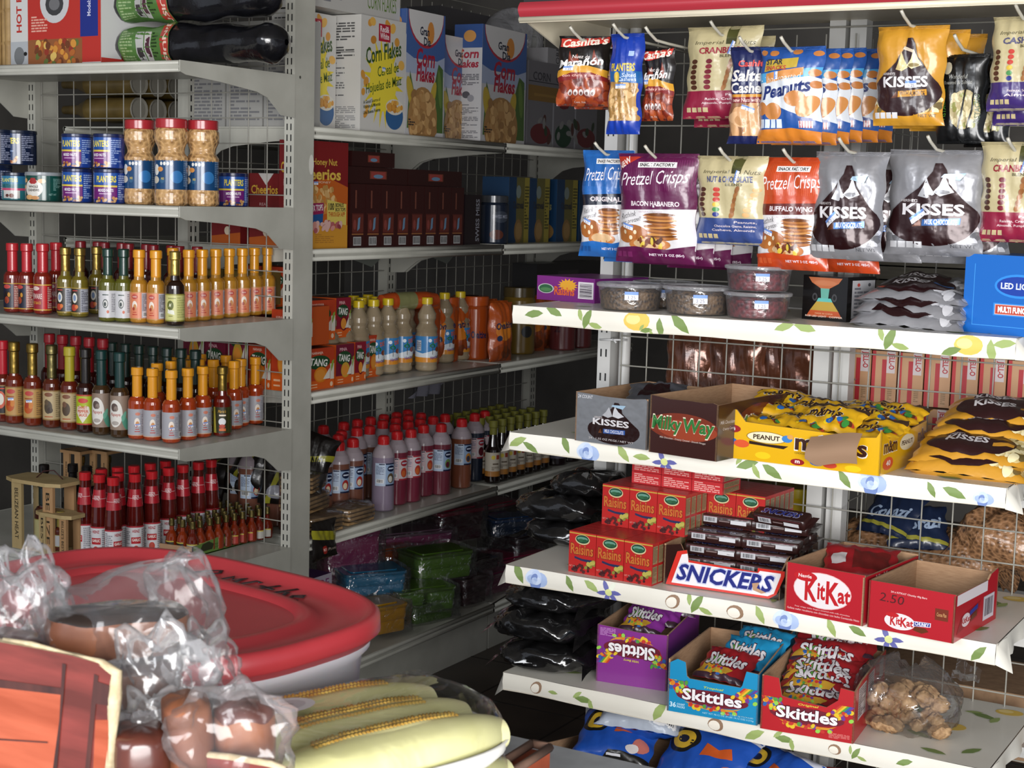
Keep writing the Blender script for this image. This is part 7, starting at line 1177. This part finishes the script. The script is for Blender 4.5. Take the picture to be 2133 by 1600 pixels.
# ---- tub with red lid
TB = thing('storage_tub', 'large cloudy plastic tub with a bright red lid marked in black pen', 'tub', (-.999, 1.074, .87), radians(-7.2))
def sup(a, b, n, t): c, s_ = cos(t), sin(t); return a*abs(c)**(2/n)*(1 if c > 0 else -1), b*abs(s_)**(2/n)*(1 if s_ > 0 else -1)
def loft(g, secs, m, k=72, cap=False, start=True):
    v = []; f = []
    for (a, b, z) in secs: v += [(*sup(a, b, 3.0, 2*pi*i/k), z) for i in range(k)]
    for j in range(len(secs)-1):
        for i in range(k): ii = (i+1) % k; f.append((j*k+i, j*k+ii, j*k+k+ii, j*k+k+i))
    g.add(v, f, m, True)
    if cap: g.add([(*sup(secs[-1][0], secs[-1][1], 3.0, 2*pi*i/k), secs[-1][2]) for i in range(k)], [tuple(range(k))], m)
MILK = bpy.data.materials.new('milky_plastic'); MILK.use_nodes = True; b_ = MILK.node_tree.nodes['Principled BSDF']; b_.inputs['Base Color'].default_value = rgb('c6c2c8'); b_.inputs['Roughness'].default_value = .38; b_.inputs['Transmission Weight'].default_value = .15; b_.inputs['Coat Weight'].default_value = .2; b_.inputs['Subsurface Weight'].default_value = .1
g = G(); loft(g, [(.185, .122, 0), (.190, .127, .006), (.200, .137, .13), (.207, .143, .138), (.208, .144, .150), (.206, .142, .151)], MILK); g.add([(*sup(.185, .122, 3, 2*pi*i/72), .0005) for i in range(72)], [tuple(range(71, -1, -1))], MILK); g.obj('tub_body', TB)
RL = noisemat('red_plastic', 'a02f35', 'a8343a', 12, .38, 0, coat=.25, coatr=.3); g = G()
loft(g, [(.206, .142, .142), (.2125, .1485, .150), (.2165, .1505, .153), (.2155, .1500, .167), (.211, .146, .1705), (.205, .140, .1695), (.199, .134, .163), (.165, .100, .162), (.160, .095, .1655), (.150, .086, .1655), (.144, .080, .161)], RL, cap=True)
g.obj('lid', TB)
g = G(); PEN = mat('1c1416')
def stroke(pts, r=.0022):                          # felt pen strokes lying on the lid
    g.tube([(x, y, .1634+.0003) for x, y in pts], r, PEN, 6)
cx_ = [((-.012, .098), (-.004, .112), (.004, .118), (.010, .112), (.004, .104)), ((.03, .098), (.032, .112), (.040, .104), (.046, .114), (.048, .100)), ((.058, .100), (.062, .114), (.070, .112)), ((.082, .092), (.092, .116)), ((.078, .106), (.098, .104)), ((.104, .092), (.114, .118)), ((.108, .100), (.116, .106), (.122, .094)), ((.130, .100), (.140, .103), (.136, .108), (.129, .102), (.134, .093), (.144, .094))]
for s_ in cx_: stroke([(x-.052, .107+(y-.105)*1.3) for x, y in s_], .0027)
for v_i in range(len(g.v)): x, y, z = g.v[v_i]; g.v[v_i] = (x, y, .1634+(z-.1637)*.12)
g.obj('pen_writing', TB)
# ---- trays of corn
FOAM = noisemat('foam_tray', 'd9d8d2', 'e2e1db', 30, .5); HUSK = noisemat('corn_husk', 'd8d698', 'eeebb8', 9, .4, .3, stretch=(1, .12, 1), coat=.2); 
def corn(name_seed, par, y0, kern=True):
    rnd = random.Random(name_seed); g = G(); L, r = .226, .0275
    def rad(u): return r*(.28+.72*min(1, sin(pi*min(1, max(0, u*.93+.05)))**.5*1.05))
    g.grid(lambda u, v: Vector((L*(u-.5), y0+rad(u)*cos(2*pi*v)*1.02, r+rad(u)*sin(2*pi*v)+.001*sin(22*pi*v)*(1-u))), 26, 22, HUSK); o = g.obj('corn_ear', par)
    k = G(); KER = noisemat('corn_kernels', 'c99a44', 'dcbb62', 70, .3, .3, coat=.4)
    for i in range(38):
        for j in range(3+name_seed % 2):
            u = .20+.60*i/38; a = radians(74+11.5*j); R_ = rad(u)+.0012; c = Vector((L*(u-.5), y0+R_*cos(a)*1.02, r+R_*sin(a))); s = .0027
            if j in (0, 5) and i % 7 == 0: continue
            k.add([c+Vector(q) for q in ((-s, 0, 0), (0, -s*.9*sin(a), s*.9*cos(a)), (s, 0, 0), (0, s*.9*sin(a), -s*.9*cos(a)), (0, cos(a)*.0016, sin(a)*.0016))], [(0, 1, 4), (1, 2, 4), (2, 3, 4), (3, 0, 4)], KER, True)
    k.obj('kernels', o); return o
def corntray(label, P, rz, seed):
    o = thing('corn_tray', label, 'corn tray', P, rz, 'trays of corn'); a, b = .126, .084
    def S(u, v):
        t = 2*pi*u; x, y = sup(a, b, 3.4, t); k = .80+.20*min(1, v*1.6); return Vector((x*k, y*k, .028*min(1, v*1.25)**1.0+(.0 if v < .8 else .002)))
    g = G(); g.grid(S, 48, 5, FOAM); g.grid(lambda u, v: S(u, v)*.985+Vector((0, 0, .002)), 48, 5, FOAM, True, True); g.add([S(i/48, 0) for i in range(48)], [tuple(range(48))], FOAM)
    g.add([S(i/48, 0)+Vector((0, 0, .002)) for i in range(48)], [tuple(range(48))], FOAM); g.grid(lambda u, v: S(u, 1)*(.985+.03*v)+Vector((0, 0, .002*sin(pi*v))), 48, 2, FOAM); g.obj('foam_tray', o)
    for j, y0 in enumerate((-.050, .0, .050)): c = corn(seed+j, o, y0); c.location = (0, 0, .004)
    f = G(); f.grid(lambda u, v: Vector((*sup(a*(1.0-.14*v**2), b*(1.0-.3*v**2), 3.2, 2*pi*u), .028+.031*sin(pi/2*v)+.0008*sin(30*u*pi+v*9))), 48, 6, clearmat('corn_film', 'ffffff', .04, .05, .35, 14, .05)); f.grid(lambda u, v: Vector(((u-.5)*2*a*.84, (v-.5)*2*b*.66, .0605+.0006*sin(u*30+v*17))), 12, 8, clearmat('corn_film')); f.obj('film', o)
    t = G(); t.art([EL(50, 50, 50, 50, 'c9c6c8'), EL(50, 50, 34, 30, 'b5b0b4'), PO([(36, 46), (50, 54), (64, 46), (56, 56), (44, 56)], '5a3c2c')], lambda u, v, k: Vector((-.07+.05*u/100, .012+.034*v/100, .0625+k))); t.obj('round_sticker', o); return o
for i, (z, dx, r) in enumerate(((.871, .006, 62), (.909, .012, 78), (.9475, 0, 69))):
    corntray('foam tray of three corn ears under clear film, %s of the stack' % ('bottom', 'middle', 'topmost')[i], Vector((-.712+dx, .992+.0*i, z)), radians(r), 10*i)
# ---- wood printed carton with wrapped buns
WPR = noisemat('wood_print', '4c1c16', '74302a', 7, .45, 0, stretch=(1, 1, 7), coat=.25); WPO = noisemat('wood_print_orange', '84391f', '9c4c32', 9, .45, 0, stretch=(1, 1, 9), coat=.25); WPD = noisemat('wood_print_dark', '2a1210', '44201a', 9, .5, 0, stretch=(5, 1, 1), coat=.2); TORN = noisemat('torn_board', '9a8a6c', 'b5a688', 90, .9, .5)
CX = thing('printed_carton', 'red brown wood printed carton with a torn cream edge in the left foreground', 'carton')
Yb = .70; ptsx = [(0, 1338), (60, 1348), (150, 1366), (205, 1382), (236, 1408), (232, 1460), (226, 1540), (222, 1600)]
tp = [ony(x, y, Yb) for x, y in ptsx]; z0 = .872
poly = [(-1.05, z0), (tp[-1].x, z0)]+[(p.x, p.z) for p in tp[::-1]]+[(-1.05, tp[0].z+.004)]
g = G(); SP = lambda u, v, k: Vector((u, Yb-k, v)); g.prism(poly, SP, .006, WPR, KRAFTD, TORN)
def pz(*pp): return [(lambda p: (p.x, p.z))(ony(x, y, Yb-.0005)) for x, y in pp]
g.art([PO(pz((-130, 1415), (130, 1446), (120, 1530), (100, 1680), (-130, 1680)), WPO), PO(pz((-130, 1398), (132, 1434), (130, 1448), (-130, 1418)), WPD), PO(pz((130, 1382), (138, 1384), (112, 1680), (100, 1680), (124, 1500)), WPD), PO(pz((198, 1500), (226, 1500), (222, 1680), (190, 1680)), WPO), PO(pz((196, 1404), (205, 1408), (180, 1680), (170, 1680)), WPD), PO(pz((204, 1420), (228, 1428), (226, 1470), (200, 1466)), WPD), PO(pz((-130, 1530), (100, 1545), (100, 1548), (-130, 1534)), WPD)], SP, clip=False)
g.obj('front_wall', CX); e = G(); rnd = random.Random(2)
e.tube([p+Vector((0, .003, rnd.uniform(-.001, .0015))) for p in tp], [.0012+.0005*(i % 2) if i < 3 else .003+.0008*(i % 3) for i in range(len(tp))], TORN, 8); e.obj('torn_edge', CX)
lw = [ony(x, y, .74) for x, y in ((305, 1606), (360, 1588), (425, 1574), (480, 1580), (560, 1594), (590, 1606))]
g = G(); g.prism([(lw[0].x, z0), (lw[-1].x, z0)]+[(p.x, p.z) for p in lw[::-1]], lambda u, v, k: Vector((u, .74-k, v)), .005, WPR, KRAFTD, TORN); g.tube([p+Vector((0, .002, 0)) for p in lw], .0025, TORN, 8); g.obj('low_wall', CX)
g = G(); g.box(-1.05, .706, z0, -.60, 1.0-.12, z0+.004, KRAFTD); g.box(-1.056, .70, z0, -1.05, .88, 1.1, KRAFTD); g.obj('carton_floor', CX)
BUN = noisemat('bun_crust', '5f3420', '8a5230', 14, .6, .2, coat=.05); BUNT = noisemat('bun_top', '1d1512', '2f211b', 14, .25, .3, coat=.8); BUNR = noisemat('bun_red', '3f1c14', '5a2a1e', 16, .3, .3, coat=.6)
FILM2 = clearmat('bread_bag', 'ffffff', .05, .15, .6, 10, .35); FILM3 = clearmat('bread_bag_white', 'ffffff', .10, .16, .6, 10, .45)
def bun(par, A, B, thick, depth, mt, ms, name='bun', up=.0):
    """slab of cake between two points: dark glazed top, soft brown side"""
    A, B = Vector(A), Vector(B); d = B-A; L = d.length; ux = d.normalized(); uy = Vector((-ux.y, ux.x, 0)).normalized(); uz = ux.cross(uy); c = (A+B)/2
    def P(u, v, w): return c+ux*(L*u)+uy*(depth*v)+uz*(thick*w)
    g = G(); k = 40
    def ring(s, w, wob): return [P(s*.5*sup(1, 1, 2.8, 2*pi*i/k)[0], .5+s*.5*sup(1, 1, 2.8, 2*pi*i/k)[1], w+wob*sin(i*.9)) for i in range(k)]
    secs = [ring(.9, -.5, .02), ring(1.0, -.3, .03), ring(1.02, .1, .02), ring(.98, .36, .03)]; v = sum(secs, []); f = [(j*k+i, j*k+(i+1) % k, j*k+k+(i+1) % k, j*k+k+i) for j in range(3) for i in range(k)]
    g.add(v, f, ms, True); secs = [ring(.985, .35, .03), ring(.95, .46, .02), ring(.6, .54, .01), ring(.02, .55, 0)]; v = sum(secs, []); g.add(v, f, mt, True); g.add(ring(.9, -.5, .02), [tuple(range(k-1, -1, -1))], ms); return g.obj(name, par)
def crumple(par, C, rx, ry, rz_, seed, m, peak=None, nu=34, nv=20, amp=.22, flatb=False, name='film'):
    rnd = random.Random(seed); ph = [rnd.uniform(0, 6.28) for _ in range(9)]; C = Vector(C); X = RT; Z = Vector((0, 0, 1)); Y = Z.cross(X).normalized(); Y = -Vector((FW.x, FW.y, 0)).normalized()
    def F(u, v):
        t = 2*pi*u; p = pi*v; x = cos(t)*sin(p); y = sin(t)*sin(p); z = cos(p)
        k = 1+amp*(.55*sin(3*x*3+ph[0]+z*4)+.4*sin(7*y+5*z+ph[1])+.35*abs(sin(9*x-6*z+ph[2]))-.3*abs(sin(6*t/2+ph[3]+z*3)))+.02*sin(13*x+15*z+ph[4])
        q = C+X*(rx*x*k)+Y*(ry*y*k)+Z*(rz_*z*k)
        if peak is not None:
            w = max(0, z)**6; q = q.lerp(Vector(peak)+X*(.008*sin(t*2))+Y*(.006*cos(t*3)), w)
        return q
    g = G(); g.grid(F, nu, nv, m, True); return g.obj(name, par)
B1 = thing('wrapped_bun', 'dark topped brown bun in a clear crumpled bag whose twisted tip points up', 'bun')
bun(B1, atd(135, 1345, 1.06), atd(420, 1318, 1.12), .030, .06, BUNT, BUN)
crumple(B1, atd(275, 1300, 1.12), .066, .05, .040, 3, FILM2, peak=atd(398, 1160, 1.12), amp=.16); crumple(B1, atd(385, 1250, 1.14), .028, .02, .040, 4, FILM2, peak=atd(396, 1155, 1.14), amp=.25, nu=24, nv=16, name='bag_neck')
B2 = thing('wrapped_bun', 'bun in a clear bag at the left edge behind the printed carton', 'bun'); bun(B2, atd(-60, 1400, 1.06), atd(110, 1385, 1.09), .03, .06, BUNR, BUN); crumple(B2, atd(35, 1300, 1.10), .042, .025, .040, 8, FILM2, amp=.3); crumple(B2, atd(60, 1235, 1.12), .028, .02, .032, 9, FILM2, amp=.35, name='bag_neck')
B3 = thing('wrapped_bun', 'reddish bun under a large white crumpled bag behind the torn corner', 'bun'); bun(B3, atd(165, 1450, 1.08), atd(380, 1435, 1.10), .03, .06, BUNR, BUN); crumple(B3, atd(335, 1430, 1.06), .042, .022, .038, 12, FILM3, amp=.36); crumple(B3, atd(320, 1520, 1.03), .03, .02, .022, 13, FILM3, amp=.4, name='bag_fold'); crumple(B3, atd(425, 1400, 1.09), .022, .02, .03, 14, FILM2, amp=.4, name='bag_neck')
B4 = thing('wrapped_bun', 'brown bun in a clear bag at the bottom beside the corn', 'bun'); bun(B4, atd(350, 1570, .99), atd(455, 1552, 1.0), .05, .05, BUN, BUN); bun(B4, atd(445, 1570, 1.0), atd(580, 1562, 1.01), .052, .05, BUNR, BUN); crumple(B4, atd(485, 1530, 1.0), .040, .025, .032, 17, FILM2, amp=.2)
B5 = thing('wrapped_bun', 'dark red bun low in the carton between the walls', 'bun'); bun(B5, atd(235, 1612, .98), atd(360, 1600, .99), .04, .05, BUNR, BUNR)
# ---- box at the counter's right end
OB = thing('printed_carton', 'orange brown carton corner at the right end of the counter', 'carton'); a_ = onz(1108, 1549, .935); b_2 = onz(1146, 1557, .935); c_2 = onz(1018, 1606, .935)
vv = [a_, b_2, b_2+(c_2-a_), c_2]; g = G(); ORG = noisemat('orange_board', '7a3a26', '9a4a30', 20, .5); DKB = noisemat('board_rim', '5c4438', '6a5042', 30, .7)
g.add([Vector((p.x, p.y, .872)) for p in vv]+[Vector((p.x, p.y, .93)) for p in vv], [(0, 1, 5, 4), (1, 2, 6, 5), (2, 3, 7, 6), (3, 0, 4, 7), (4, 5, 6, 7), (3, 2, 1, 0)], ORG)
for i in range(4): g.tube([vv[i], vv[(i+1) % 4]], .004, DKB, 6)
g.obj('board', OB)
